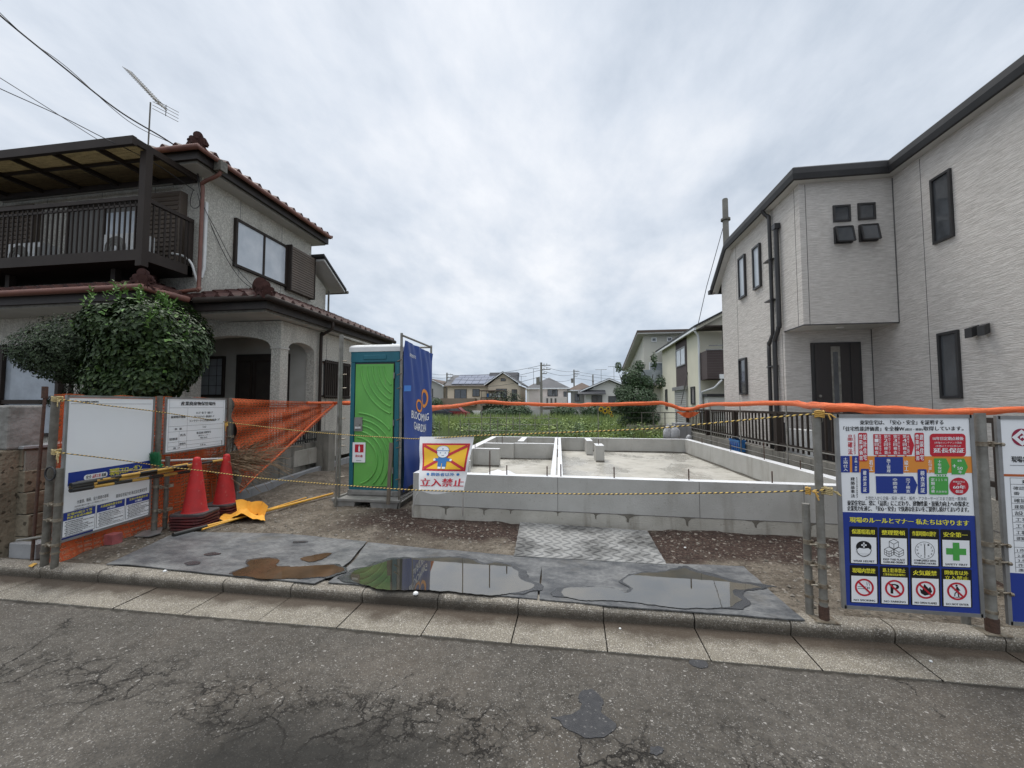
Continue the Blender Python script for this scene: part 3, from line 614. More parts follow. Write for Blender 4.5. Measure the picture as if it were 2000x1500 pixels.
b = MB(); b.add([(XA, YB, ZO), (XC, YB, ZO), (XC, YD, ZO), (XA, YD, ZO)], [(3, 2, 1, 0)], 'soffit'); b.lathe((4.66, 7.95, ZO - .012), [(0, 0), (.06, 0), (.06, .012)], 'whitepl', 14)
b.build('porch_soffit', H2)
b = MB()
for x in (4.0,): b.box((x - .004, YB - .003, ZO + .001), (x + .004, YB + .01, 5.38), 'seam')
b.box((XA - .003, YB + .15, ZO), (XA + .01, YB + .158, 5.38), 'seam')
for y, z0, z1 in ((7.05, .6, 5.38), (5.1, .6, 5.38), (9.9 + .5, .6, 5.38), (8.33, .6, 2.9)):
    x = XC if y < 7.5 else XA; b.box((x - .003, y - .004, z0), (x + .01, y + .004, z1), 'seam')
b.box((XC - .012, YB - .012, ZO), (XC - .001, YB - .001, 5.38), 'seam'); b.box((XC - .012, YD - .012, .5), (XC - .001, YD - .001, ZO - .001), 'seam')
b.box((XA - .006, YB - .006, ZO - .016), (XC, YB + .01, ZO + .001), 'black'); b.box((XA - .006, YB + .01, ZO - .016), (XA + .01, YD, ZO + .001), 'black')
b.build('joint_seams', H2)
# roof with fascia following the stepped wall line
b = MB(); path = [(XC - .13, 3.3), (XC - .13, YB - .13), (XA - .13, YB - .13), (XA - .13, 10.65)]
prof = [(0, 5.40), (-.03, 5.41), (-.05, 5.50), (-.04, 5.60), (0, 5.635), (.25, 5.66)]
offs = [(-1, 0), (-1, -1), (-1, -1), (-1, 0)]
for i in range(3):
    (xa, ya), (xb, yb) = path[i], path[i + 1]; oa, ob = offs[i], offs[i + 1]
    for k in range(len(prof) - 1):
        (d0, z0), (d1, z1) = prof[k], prof[k + 1]; d0, d1 = -d0, -d1
        q = [(xa + oa[0] * d0, ya + oa[1] * d0, z0), (xb + ob[0] * d0, yb + ob[1] * d0, z0), (xb + ob[0] * d1, yb + ob[1] * d1, z1), (xa + oa[0] * d1, ya + oa[1] * d1, z1)]
        b.add(q, [(0, 1, 2, 3)], 'roofdark')
# sloped end of the eave
for k in range(len(prof) - 1):
    (d0, z0), (d1, z1) = prof[k], prof[k + 1]
    b.add([(XA - .13 + d0, 10.65, z0), (XA - .13 + d0, YE + .35, z0 - .82), (XA - .13 + d1, YE + .35, z1 - .82), (XA - .13 + d1, 10.65, z1)], [(0, 1, 2, 3)], 'roofdark')
b.add([(XA - .13, YE + .35, 4.58), (XA - .18, YE + .35, 4.70), (XA + .1, YE + .35, 4.85), (11, YE + .35, 4.85), (11, YE + .35, 4.58)], [(0, 1, 2, 3, 4)], 'roofdark')
b.add([(XA + .11, 10.65, 5.66), (XA + .11, YB, 5.66), (XC + .11, YB, 5.66), (XC + .11, 3.3, 5.66), (11, 3.3, 6.6), (11, 10.65, 6.6)], [(0, 1, 2, 3, 4, 5)], 'roofdark')
b.add([(XA + .1, 10.65, 5.66), (11, 10.65, 6.6), (11, YE + .35, 4.85), (XA + .1, YE + .35, 4.85)], [(0, 1, 2, 3)], 'roofdark')
b.build('roof', H2)
b = MB(); zz = 5.399
b.add([(XA - .13, YB - .13, zz), (XC - .13, YB - .13, zz), (XC + .02, YB + .02, zz), (XA + .02, YB + .02, zz)], [(0, 1, 2, 3)], 'soffit')
b.add([(XA - .13, YB - .13, zz), (XA + .02, YB + .02, zz), (XA + .02, 10.62, zz), (XA - .13, 10.65, zz)], [(0, 1, 2, 3)], 'soffit')
b.add([(XC - .13, YB - .13, zz), (XC - .13, 3.3, zz), (XC + .02, 3.3, zz), (XC + .02, YB + .02, zz)], [(0, 1, 2, 3)], 'soffit')
b.add([(XA - .13, 10.65, zz), (XA + .02, 10.62, zz), (XA + .02, YE + .35, zz - .82), (XA - .13, YE + .35, zz - .82)], [(0, 1, 2, 3)], 'soffit'); b.build('eave_soffit', H2)
for x in (4.62, 4.92, 5.42): MB().box((x, 7.78, 5.655), (x + .07, 7.86, 5.735), 'roofdark').build('snow_guard', H2)
MB().box((XA - .20, YE + .30, 4.60), (XA - .06, YE + .46, 4.70), 'roofdark').build('gutter_end', H2)
def window_x(par, X, y0, y1, z0, z1, glass='glass', fr='black', fw=.055, split=0, d=.05, sgn=-1, nm='window'):
    b = MB(); xo = X + sgn * d
    for (a, c, e, f) in ((y0, y1, z0, z0 + fw), (y0, y1, z1 - fw, z1), (y0, y0 + fw, z0 + fw, z1 - fw), (y1 - fw, y1, z0 + fw, z1 - fw)): b.box((X, a, e), (xo, c, f), fr)
    if split: ym = y0 + (y1 - y0) * split; b.box((X, ym - fw * .5, z0 + fw), (xo - sgn * .012, ym + fw * .5, z1 - fw), fr)
    o = b.build(nm, par)
    p = MB(); p.box((X + sgn * .002, y0 + fw, z0 + fw), (X + sgn * (d - .03 if d > .04 else .008), y1 - fw, z1 - fw), glass); WLOC[o.name] = WLOC[par.name].copy()
    p.build('pane', o); return o
def window_y(par, Y, x0, x1, z0, z1, glass='glass', fr='black', fw=.05, split=0, d=.05, nm='window'):
    b = MB(); yo = Y - d
    for (a, c, e, f) in ((x0, x1, z0, z0 + fw), (x0, x1, z1 - fw, z1), (x0, x0 + fw, z0 + fw, z1 - fw), (x1 - fw, x1, z0 + fw, z1 - fw)): b.box((a, Y, e), (c, yo, f), fr)
    if split: xm = x0 + (x1 - x0) * split; b.box((xm - fw * .5, Y, z0 + fw), (xm + fw * .5, yo + .012, z1 - fw), fr)
    o = b.build(nm, par); WLOC[o.name] = WLOC[par.name].copy()
    p = MB(); p.box((x0 + fw, Y - .002, z0 + fw), (x1 - fw, Y - max(.008, d - .03), z1 - fw), glass); p.build('pane', o); return o
window_x(H2, XA, 9.83, 10.2, 4.03, 5.0, 'glass_f', fw=.04); window_x(H2, XA, 9.07, 9.42, 4.03, 4.95, 'glass_f', fw=.04); window_x(H2, XA, 9.92, 10.32, 1.80, 2.64, 'glass', fw=.04)
window_x(H2, XC, 6.53, 6.86, 3.94, 4.93, 'glass', fw=.036, d=.035); window_x(H2, XC, 6.55, 6.88, 1.65, 2.61, 'glass', fw=.038, d=.035)
for x0, z0 in ((4.42, 4.68), (4.80, 4.69)): window_y(H2, YB, x0, x0 + .27, z0, z0 + .29, fw=.032, d=.022)
for x0, z0 in ((4.42, 4.30), (4.80, 4.31)):
    o = window_y(H2, YB, x0, x0 + .27, z0, z0 + .29, fw=.03)
    b = MB(); a = Vector((x0 + .01, YB - .06, z0 + .275)); dn = Vector((0, -.055, -.268)); rt = Vector((.25, 0, 0))
    for p, q in ((a, a + rt), (a, a + dn), (a + rt, a + rt + dn), (a + dn, a + dn + rt)): b.bar(p, q, .024, .020, 'black')
    b.prism([a, a + rt, a + rt + dn, a + dn], (0, .004, .002), 'glass'); b.build('opened_sash', o)
# door
b = MB(); b.box((4.33, YD, .49), (5.14, YD - .05, 2.70), 'black'); d_ = b.build('door', H2); WLOC[d_.name] = WLOC[H2.name].copy()
M['doorleaf'] = mat('door_leaf', (.035, .030, .029), (.03, .026, .025), rough=.5, scale=2)
b = MB(); b.box((4.37, YD - .051, .52), (4.93, YD - .065, 2.66), 'doorleaf'); b.box((4.96, YD - .051, .52), (5.10, YD - .06, 2.66), 'doorleaf'); b.build('leaf', d_)
b = MB(); b.box((4.63, YD - .066, .6), (4.78, YD - .075, 2.62), 'galv'); b.box((4.66, YD - .076, .65), (4.74, YD - .078, 2.52), 'glass'); b.build('glazed_strip', d_)
MB().tube([(4.43, YD - .07, 1.25), (4.43, YD - .11, 1.27), (4.43, YD - .11, 1.55), (4.43, YD - .07, 1.57)], .012, 'galv', 8).build('handle', d_)
MB().tube([(4.43, YD - .06, 1.72), (4.43, YD - .08, 1.72)], .025, 'galv', 10).build('lock', d_)
# downpipes
b = MB(); b.tube(smoothpath([(XA - .17, 8.60, 5.42), (XA - .12, 8.60, 5.34), (XA - .07, 8.58, 5.26), (XA - .06, 8.56, 5.1), (XA - .06, 8.56, 3.05), (XA - .06, 8.60, 2.9), (XA - .06, 8.72, 2.76), (XA - .06, 8.74, 2.6), (XA - .06, 8.74, .5)], 4), .036, 'black', 10)
for z in (4.4, 3.6, 2.3, 1.6): b.box((XA - .1, 8.5, z), (XA, 8.78, z + .02), 'black')
b.build('downpipe', H2)
b = MB(); b.tube(smoothpath([(XA - .06, 8.30, 4.95), (XA - .06, 8.30, 3.2), (XA - .06, 8.33, 3.02), (XA - .06, 8.48, 2.8), (XA - .06, 8.50, 2.6), (XA - .06, 8.5, .5)], 4), .042, 'black', 10); b.box((XA - .11, 8.24, 4.9), (XA - .01, 8.36, 5.0), 'black'); b.build('downpipe', H2)
b = MB(); b.box((XC - .03, 6.22, 2.50), (XC, 6.30, 2.58), 'black')
for y, t_ in ((6.15, -.015), (6.29, .02)): b.prism([(XC - .02, y - .045, 2.49), (XC - .10, y - .05 + t_, 2.455), (XC - .10, y + .05 + t_, 2.455), (XC - .02, y + .045, 2.49)], (0, 0, .13), 'black')
b.build('wall_lamp', H2)
b = MB(); b.box((XC, 3.6, .3), (XC - .008, YD, .62), 'conc'); b.box((XA, YD, .3), (XA - .008, YE, .62), 'conc'); b.build('plinth', H2)

# right boundary fence on blocks
FXr = 3.52
b = MB(); b.box((FXr - .05, 3.5, .0), (FXr + .07, 13.4, .76), 'block')
for k in range(12): b.box((FXr - .052, 3.5 + k * .8, .05), (FXr - .04, 3.51 + k * .8, .75), 'seam')
for z in (.28, .5): b.box((FXr - .052, 3.5, z), (FXr - .04, 13.4, z + .008), 'seam')
b.build('block_wall', label='low concrete block wall under the dark fence at the right boundary', cat='wall')
t = thing('picket_fence', (FXr, 8, .76), 'dark bronze picket fence along the right boundary in front of the grey house', 'fence')
for k in range(6): y = 3.97 + k * 1.9; MB().box((FXr - .045, y - .05, .76), (FXr + .045, y + .05, 1.42), 'brown').build('post', t)
b = MB()
for z in (1.40, .86): b.box((FXr - .02, 3.6, z), (FXr + .02, 13.3, z + .045), 'brown')
b.build('rail', t)
for k in range(64):
    y = 3.7 + k * .15; MB().box((FXr - .012, y - .014, .80), (FXr + .012, y + .014, 1.4), 'brown').build('picket', t)

# ---------------- left neighbour house ----------------
H1 = thing('tiled_house', (-8.5, 9, .3), 'old two storey stucco house with maroon tiled roofs, arched porch and balcony', 'house')
XP, YP, X2, Y2 = -5.85, 7.45, -7.4, 7.05
b = MB()
def archz(t, zs, h): return zs + h * math.sqrt(max(0, 1 - (2 * t - 1) ** 2)) if 0 <= t <= 1 else zs
ax0, ax1 = -8.1, XP - .21
n = 24
# front arch wall (thickness .22)
for i in range(n):
    u0, u1 = i / n, (i + 1) / n; xa, xb = ax0 + (ax1 - ax0) * u0, ax0 + (ax1 - ax0) * u1; za, zb = archz(u0, 2.74, .25), archz(u1, 2.74, .25)
    b.add([(xa, YP, za), (xb, YP, zb), (xb, YP, 3.27), (xa, YP, 3.27)], [(0, 1, 2, 3)], 'stucco')
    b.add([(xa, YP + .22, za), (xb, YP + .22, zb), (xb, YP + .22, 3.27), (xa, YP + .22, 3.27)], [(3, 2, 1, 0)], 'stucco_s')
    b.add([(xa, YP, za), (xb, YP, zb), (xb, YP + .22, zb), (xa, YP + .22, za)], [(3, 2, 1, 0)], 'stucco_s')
sy0, sy1 = YP + .23, 8.55
for i in range(n):
    u0, u1 = i / n, (i + 1) / n; ya, yb = sy0 + (sy1 - sy0) * u0, sy0 + (sy1 - sy0) * u1; za, zb = archz(u0, 2.74, .17), archz(u1, 2.74, .17)
    b.add([(XP, ya, za), (XP, yb, zb), (XP, yb, 3.27), (XP, ya, 3.27)], [(0, 1, 2, 3)], 'stucco')
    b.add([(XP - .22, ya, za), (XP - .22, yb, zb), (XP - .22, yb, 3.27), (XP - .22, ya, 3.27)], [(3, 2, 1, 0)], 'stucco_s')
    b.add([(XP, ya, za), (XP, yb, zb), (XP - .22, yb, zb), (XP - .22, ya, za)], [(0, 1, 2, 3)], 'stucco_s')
b.box((XP - .209, YP + .001, .3), (XP - .001, YP + .229, 2.738), 'stucco'); b.box((XP - .21, YP, 2.74), (XP, YP + .23, 3.27), 'stucco')
b.box((XP - .225, YP - .015, 2.70), (XP + .015, YP + .245, 2.735), 'stucco_s')
b.box((XP - .2, sy1, .3), (XP, 11.8, 3.27), 'stucco'); b.box((-9.4, YP, .3), (ax0, YP + .2, 3.27), 'stucco')
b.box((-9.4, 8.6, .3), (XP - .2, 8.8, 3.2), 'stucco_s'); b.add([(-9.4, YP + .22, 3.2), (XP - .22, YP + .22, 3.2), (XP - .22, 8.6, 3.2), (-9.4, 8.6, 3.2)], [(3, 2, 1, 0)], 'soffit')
b.box((-16, 6.55, .3), (-7.65, 6.8, 3.3), 'stucco'); b.box((-7.85, 6.8, .3), (-7.65, YP, 3.3), 'stucco')
b.box((-16, Y2, 3.2), (X2, 10.55, 6.2), 'stucco')
b.build('wall', H1)
b = MB()
for y in (8.02, 9.35, 10.54): b.box((X2 - .002, y - .004, 4.3), (X2 + .003, y + .004, 6.2), 'seam')
for x in (-8.5, -9.8, -11.2, -12.4): b.box((x - .004, Y2 - .003, 4.1), (x + .004, Y2, 6.2), 'seam')
b.box((XP - .002, 9.0, .5), (XP + .003, 9.01, 3.2), 'seam'); b.build('joint_seams', H1)
b = MB(); b.box((-9.4, 7.3, .3), (-5.6, 8.6, .62), 'conc_low'); b.build('porch_floor', H1)
# porch door
b = MB(); b.box((-7.86, 8.6, .63), (-6.5, 8.55, 2.75), 'dark'); d_ = b.build('door', H1); WLOC[d_.name] = WLOC[H1.name].copy()
b = MB()
for x0, x1 in ((-7.78, -7.42), (-7.35, -6.9), (-6.83, -6.58)):
    for z0, z1 in ((.75, 1.45), (1.55, 2.6)): b.box((x0, 8.548, z0), (x1, 8.53, z1), 'brown'); b.box((x0 + .05, 8.529, z0 + .05), (x1 - .05, 8.524, z1 - .05), 'dark')
b.build('door_panel', d_); MB().tube([(-6.68, 8.52, 1.5), (-6.68, 8.46, 1.52), (-6.68, 8.46, 1.74), (-6.68, 8.52, 1.76)], .013, 'galv', 8).build('handle', d_)
o = window_y(H1, 8.6, -9.0, -8.18, 1.75, 2.72, 'glass_g', 'dark', .06)
b = MB()
for k in range(1, 4): b.box((-9.0 + k * .205 - .006, 8.565, 1.80), (-9.0 + k * .205 + .006, 8.56, 2.67), 'dark')
for k in range(1, 4): b.box((-8.95, 8.567, 1.78 + k * .235), (-8.22, 8.563, 1.79 + k * .235), 'dark')
b.build('lattice', o)
# side lattice bars
b = MB()
for z in (1.75, 2.56): b.box((XP, 8.85, z), (XP + .09, 9.95, z + .04), 'brown')
o = b.build('window_grille', H1); WLOC[o.name] = WLOC[H1.name].copy()
MB().box((XP, 8.9, 1.79), (XP + .015, 9.9, 2.56), 'glass').build('pane', o)
for k in range(14): y = 8.87 + k * .08; MB().box((XP + .05, y, 1.72), (XP + .08, y + .03, 2.63), 'brown').build('bar', o)
# tiled roofs
def proftile(u): t = (u / .285) % 1.0; return .062 * (math.sin(math.pi * t / .42) ** .8 if t < .42 else -.28 * math.sin(math.pi * (t - .42) / .58))
def tiles(b, P0, eu, ev, slope, left, right, rows, dv=.24, mt='tile'):
    """eave origin P0, eu along the eave, ev horizontal up-slope; left/right give u-limits as functions of v"""
    P0 = Vector(P0); eu = Vector(eu); ev = Vector(ev)
    def pt(u, v, up): return P0 + eu * u + ev * v + Vector((0, 0, slope * v + proftile(u) + up))
    for r in range(rows):
        va, vb = r * dv - (.05 if r == 0 else 0), (r + 1) * dv
        a0, a1 = left(max(va, 0)), right(max(va, 0)); c0, c1 = left(vb), right(vb)
        if a1 - a0 < .02: break
        st = .285 / 8; ks = []; u = math.floor(min(a0, c0) / st) * st
        while u <= max(a1, c1) + st: ks.append(u); u += st
        A = [pt(min(max(u, a0), a1), va, .048) for u in ks]; B = [pt(min(max(u, c0), c1), vb, .018) for u in ks]; A0 = [pt(min(max(u, a0), a1), va, .0) for u in ks]; n = len(ks)
        b.add(A + B, [(i, i + 1, n + i + 1, n + i) for i in range(n - 1)], mt, True); b.add(A0 + A, [(i, i + 1, n + i + 1, n + i) for i in range(n - 1)], mt, False)
def ridge(b, p, q, r=.075, seg=.25):
    p = Vector(p); q = Vector(q); n = max(2, int((q - p).length / seg)); d = (q - p) / n
    b.bar(p - Vector((0, 0, .05)), q - Vector((0, 0, .05)), .16, .12, 'tile')
    for i in range(n): a = p + d * i; b.tube([a + Vector((0, 0, .05)), a + d * 1.08 + Vector((0, 0, .03))], [r, r * .82], 'tile', 8)
def onigawara(b, c, d, s=1.0):
    """end ornament: stacked scrolls facing direction d"""
    c = Vector(c); d = Vector(d).normalized(); r = d.cross(Vector((0, 0, 1))).normalized()
    for (o_, z, rr, l_) in ((0, .22, .13, .12), (-.15, .10, .085, .10), (.15, .10, .085, .10), (0, .05, .10, .2), (0, .10, .06, .28), (-.22, .02, .06, .1), (.22, .02, .06, .1)):
        p = c + r * o_ * s + Vector((0, 0, z * s)); b.tube([p - d * l_ * s * .5, p + d * l_ * s * .5], rr * s, 'tile', 14); b.tube([p + d * l_ * s * .5, p + d * (l_ * .5 + .02) * s], [rr * s * .65, rr * s * .6], 'tile', 12)
    b.bar(c - r * .25 * s, c + r * .25 * s, .14 * s, .12 * s, 'tile')
SL1 = .42
b = MB()
# lower roof, side (eave X=-5.5), eu along -y->+y
GX, GY, ZL = -5.5, 6.62, 3.53
tiles(b, (GX, GY, ZL), (0, 1, 0), (-1, 0, 0), SL1, lambda v: v, lambda v: 5.3, 9)
tiles(b, (-7.12, GY, ZL), (1, 0, 0), (0, 1, 0), SL1, lambda v: -.3, lambda v: 1.62 - v, 4)
ridge(b, (GX + .02, GY - .02, ZL + .08), (GX - 1.2, GY + 1.2, ZL + .10 + 1.2 * SL1)); onigawara(b, (GX - .12, GY + .10, ZL + .11), (1, -1, 0), .6)
b.tube([(GX - .35, GY + .25, ZL + .33), (GX - .6, GY + .5, ZL + .36)], .12, 'tile', 14)
b.build('lower_roof', H1)
b = MB(); LX, LY = -7.08, 5.72
tiles(b, (-16, LY, ZL), (1, 0, 0), (0, 1, 0), .34, lambda v: 0, lambda v: 16 + LX - v, 6)
tiles(b, (LX, LY, ZL), (0, 1, 0), (-1, 0, 0), .34, lambda v: v, lambda v: 1.3, 6)
ridge(b, (LX, LY, ZL + .08), (LX - 1.3, LY + 1.3, ZL + .1 + 1.3 * .34)); onigawara(b, (LX - .1, LY + .1, ZL + .12), (.5, -1, 0), .6)
b.build('front_roof', H1)
b = MB(); UX, UY, ZU = -6.95, 6.5, 6.42
tiles(b, (UX, UY, ZU), (0, 1, 0), (-1, 0, 0), SL1, lambda v: v, lambda v: 4.3 - v * .45, 9)
tiles(b, (-16, UY, ZU), (1, 0, 0), (0, 1, 0), SL1, lambda v: 0, lambda v: 16 + UX - v, 9)
tiles(b, (UX, UY + 4.3, ZU), (-1, 0, 0), (0, -1, 0), SL1, lambda v: v * 2.2, lambda v: 9, 4)
ridge(b, (UX, UY, ZU + .08), (UX - 2, UY + 2, ZU + .1 + 2 * SL1)); onigawara(b, (UX - .05, UY + .05, ZU + .1), (.6, -1, 0), .6)
onigawara(b, (UX - .2, UY + 4.1, ZU + .06), (1, 1, 0), .45)
b.build('upper_roof', H1)
# soffits, fascia
def eave(b, pts, z, depth, inward):
    """fascia strip + soffit for an eave polyline; inward = list of inward offsets"""
    for i in range(len(pts) - 1):
        (x0, y0), (x1, y1) = pts[i], pts[i + 1]; (a0, b0), (a1, b1) = inward[i], inward[i + 1]
        b.add([(x0, y0, z - .2), (x1, y1, z - .2), (x1, y1, z + .0), (x0, y0, z + .0)], [(0, 1, 2, 3)], 'dark')
        xi0, yi0, xi1, yi1 = x0 + a0 * .06, y0 + b0 * .06, x1 + a1 * .06, y1 + b1 * .06
        b.add([(x0, y0, z - .2), (x1, y1, z - .2), (xi1, yi1, z - .2), (xi0, yi0, z - .2)], [(3, 2, 1, 0)], 'dark')
        b.add([(xi0, yi0, z - .245), (xi1, yi1, z - .245), (xi1, yi1, z - .2), (xi0, yi0, z - .2)], [(0, 1, 2, 3)], 'galv2')
        xj0, yj0, xj1, yj1 = x0 + a0 * depth, y0 + b0 * depth, x1 + a1 * depth, y1 + b1 * depth
        b.add([(xi0, yi0, z - .245), (xi1, yi1, z - .245), (xj1, yj1, z - .245), (xj0, yj0, z - .245)], [(3, 2, 1, 0)], 'soffit')
b = MB()
eave(b, [(-7.15, GY + .06), (GX - .06, GY + .06), (GX - .06, 11.95)], ZL, 1.0, [(0, 1), (-1, 1), (-1, 0)])
eave(b, [(-16, LY + .06), (LX - .06, LY + .06), (LX - .06, GY + .3)], ZL, 1.2, [(0, 1), (-1, 1), (-1, 0)])
eave(b, [(-16, UY + .05), (UX - .06, UY + .05), (UX - .06, 10.76), (-9, 10.76)], ZU, .62, [(0, 1), (-1, 1), (-1, -1), (0, -1)])
b.build('eave', H1)
def gutter(pts, mt='copper', r=.055):
    b = MB(); b.tube(pts, r, mt, 10); return b
g1 = gutter([(-16, LY - .03, ZL - .02), (LX + .03, LY - .03, ZL - .02), (LX + .03, GY - .1, ZL - .02)]); g1.build('gutter', H1)
g1 = gutter([(LX + .1, GY - .03, ZL - .02), (GX + .03, GY - .03, ZL - .02), (GX + .03, 11.95, ZL - .02)], 'brown'); g1.build('gutter', H1)
g1 = gutter([(-16, UY - .03, ZU - .02), (UX + .03, UY - .03, ZU - .02), (UX + .03, UY + 4.2, ZU - .02)]); g1.build('gutter', H1)
# downpipes
b = MB(); b.tube(smoothpath([(UX + .03, 6.98, ZU - .08), (UX + .03, 6.98, ZU - .22), (UX - .05, 6.98, ZU - .30), (X2 + .10, 6.97, ZU - .42), (X2 + .07, 7.0, ZU - .55), (X2 + .07, 7.0, 5.0), (X2 + .07, 7.0, 3.98), (X2 + .1, 6.96, 3.86)], 4), .036, 'copper', 10)
b.box((UX - .05, 6.9, ZU - .22), (UX + .11, 7.06, ZU - .02), 'galv2'); b.tube([(X2 + .1, 6.97, 3.84), (X2 + .35, 6.75, 3.78), (X2 + .45, 6.62, 3.70)], .036, 'copper', 8); b.tube([(X2 + .45, 6.62, 3.72), (X2 - .0, 6.60, 3.68)], .036, 'copper', 8)
b.build('downpipe', H1)
MB().tube([(X2 + .06, 7.10, 5.66), (X2 + .06, 7.10, 4.3), (X2 + .04, 7.06, 4.1)], .038, 'whitepl', 8).build('white_conduit', H1)
b = MB(); b.tube(smoothpath([(GX + .03, 8.62, ZL - .05), (GX + .02, 8.62, ZL - .22), (XP + .12, 8.66, ZL - .34), (XP + .07, 8.68, ZL - .45), (XP + .07, 8.68, 1.4), (XP + .07, 8.68, .6)], 4), .036, 'brown', 8); b.build('downpipe', H1)
MB().tube(smoothpath([(-7.7, 6.75, 4.5), (-7.55, 6.85, 4.48), (-7.42, 6.9, 4.35), (-7.38, 6.95, 4.15), (X2 + .04, 7.0, 4.0)], 5), .022, 'whitepl', 8).build('hose', H1)
# upper side window with shutter box
window_x(H1, X2, 7.85, 9.5, 4.62, 5.70, 'glass_w', 'brown', .055, .52, .07, 1)
b = MB(); b.box((X2, 9.5, 4.56), (X2 + .16, 10.5, 5.72), 'brown_l')
for k in range(17): z = 4.62 + k * .064; b.prism([(X2 + .16, 9.53, z), (X2 + .175, 9.53, z + .005), (X2 + .16, 9.53, z + .05)], (0, .94, 0), 'brown_l')
b.box((X2, 9.495, 4.54), (X2 + .18, 9.53, 5.74), 'brown'); b.box((X2, 10.48, 4.54), (X2 + .18, 10.51, 5.74), 'brown'); b.build('shutter_box', H1)
# upper front window + louvred shutter boxes behind balcony
window_y(H1, Y2, -10.6, -8.72, 4.3, 5.76, 'curtain', 'brown', .05, .5, .06)
b = MB(); b.box((-9.58, Y2 - .05, 4.35), (-8.78, Y2 - .06, 5.55), 'glass_w'); b.build('frosted_sash', H1)
for x0, x1 in ((-8.68, -7.72), (-12.9, -11.35)):
    b = MB(); b.box((x0, Y2, 4.2), (x1, Y2 - .15, 5.84), 'brown_l')
    for k in range(17): z = 4.25 + k * .092; b.prism([(x0 + .04, Y2 - .15, z), (x0 + .04, Y2 - .175, z + .01), (x0 + .04, Y2 - .15, z + .075)], (x1 - x0 - .08, 0, 0), 'brown_l')
    b.build('shutter_box', H1)
# ground floor front windows
window_y(H1, 6.55, -13.6, -9.76, .95, 2.68, 'glass_g', 'brown', .07, .62, .07)
b = MB(); b.box((-12.6, 6.49, 1.58), (-9.76, 6.46, 1.66), 'brown'); b.box((-9.78, 6.5, .9), (-9.70, 6.42, 2.75), 'brown'); b.box((-11.2, 6.5, .9), (-11.1, 6.44, 2.75), 'brown'); b.build('window_rail', H1)
# rear wing
b = MB(); b.prism([(-7.45, 10.56, .3), (-7.45, 10.56, 5.55), (-7.45, 11.35, 5.1), (-7.45, 11.35, .3)], (-3.5, 0, 0), 'stucco'); b.build('rear_wing', H1)
b = MB(); b.prism([(-7.0, 10.55, 5.80), (-7.0, 11.75, 5.12), (-11, 11.75, 5.12), (-11, 10.55, 5.80)], (0, 0, .07), 'roofdark'); b.prism([(-7.02, 10.6, 5.68), (-7.02, 11.7, 5.06), (-10.9, 11.7, 5.06), (-10.9, 10.6, 5.68)], (0, 0, .06), 'soffit'); b.tube([(-7.38, 11.40, 5.05), (-7.38, 11.40, 4.2)], .03, 'galv2', 6); b.tube([(-6.98, 11.8, 5.1), (-11, 11.8, 5.1)], .05, 'galv2', 6); b.build('rear_roof', H1)
# balcony
BX, BY = -7.45, 6.0
B = []
t = H1
b = MB(); b.box((-16, BY, 4.10), (BX, BY + .06, 4.29), 'brown'); b.box((BX - .06, BY + .06, 4.10), (BX, 6.97, 4.29), 'brown'); b.box((-16, BY + .06, 4.12), (BX - .06, 7.05, 4.16), 'dark')
for x in (-8.55, -11.0): b.box((x, BY + .35, 3.65), (x + .1, BY + .45, 4.11), 'brown')
o = b.build('balcony', t); WLOC[o.name] = WLOC[H1.name].copy(); bal = o
MB().box((BX - .11, BY - .02, 3.99), (BX + .02, BY + .1, 6.06), 'brown').build('post', bal)
b = MB(); b.box((-16, BY - .01, 5.18), (BX - .11, BY + .05, 5.25), 'brown'); b.box((BX - .05, BY + .1, 5.17), (BX + .01, 6.95, 5.24), 'brown'); b.box((BX - .05, 6.86, 4.1), (BX + .0, 6.96, 5.17), 'brown')
b.box((-16, BY + .01, 5.08), (BX - .11, BY + .04, 5.12), 'brown'); b.build('handrail', bal)
for k in range(62): x = BX - .19 - k * .112; MB().box((x - .010, BY + .01, 4.29), (x + .010, BY + .035, 5.18), 'brown').build('baluster', bal)
for k in range(7): y = BY + .19 + k * .105; MB().box((BX - .035, y - .013, 4.29), (BX - .01, y + .013, 5.17), 'brown').build('baluster', bal)
# balcony canopy
b = MB(); ZC = 6.17; CF = 5.76
b.box((-16, CF, ZC - .13), (BX + .0, CF + .07, ZC + .02), 'brown'); b.box((BX - .06, CF + .07, ZC - .10), (BX, 7.0, ZC + .01), 'brown')
o = b.build('canopy', H1); WLOC[o.name] = WLOC[H1.name].copy()
b = MB()
for k in range(9): x = BX - .95 * k - .9; b.box((x - .03, CF + .07, ZC - .09), (x + .03, 7.04, ZC - .01), 'brown')
b.box((-16, 6.95, ZC - .12), (BX - .06, 7.04, ZC - .02), 'dark'); b.box((-16, 6.3, ZC - .06), (BX - .06, 6.35, ZC - .012), 'brown'); b.build('rafter', o)
b = MB(); b.grid(lambda u, v: (-16 + 8.5 * u, CF + .07 + 1.2 * v, ZC + .006 * math.sin(u * 600)), 1, 1, 'bamboo', False)
for k in range(200): x = BX - .07 - k * .042; b.box((x - .004, CF + .08, ZC - .008), (x + .004, 6.95, ZC - .002), 'straw')
b.build('reed_screen', o)
MB().tube([(-12.1, 6.88, 5.92), (-7.9, 6.88, 5.97)], .022, 'galv2', 8).build('laundry_pole', label='grey laundry pole hung under the balcony canopy', cat='laundry pole')
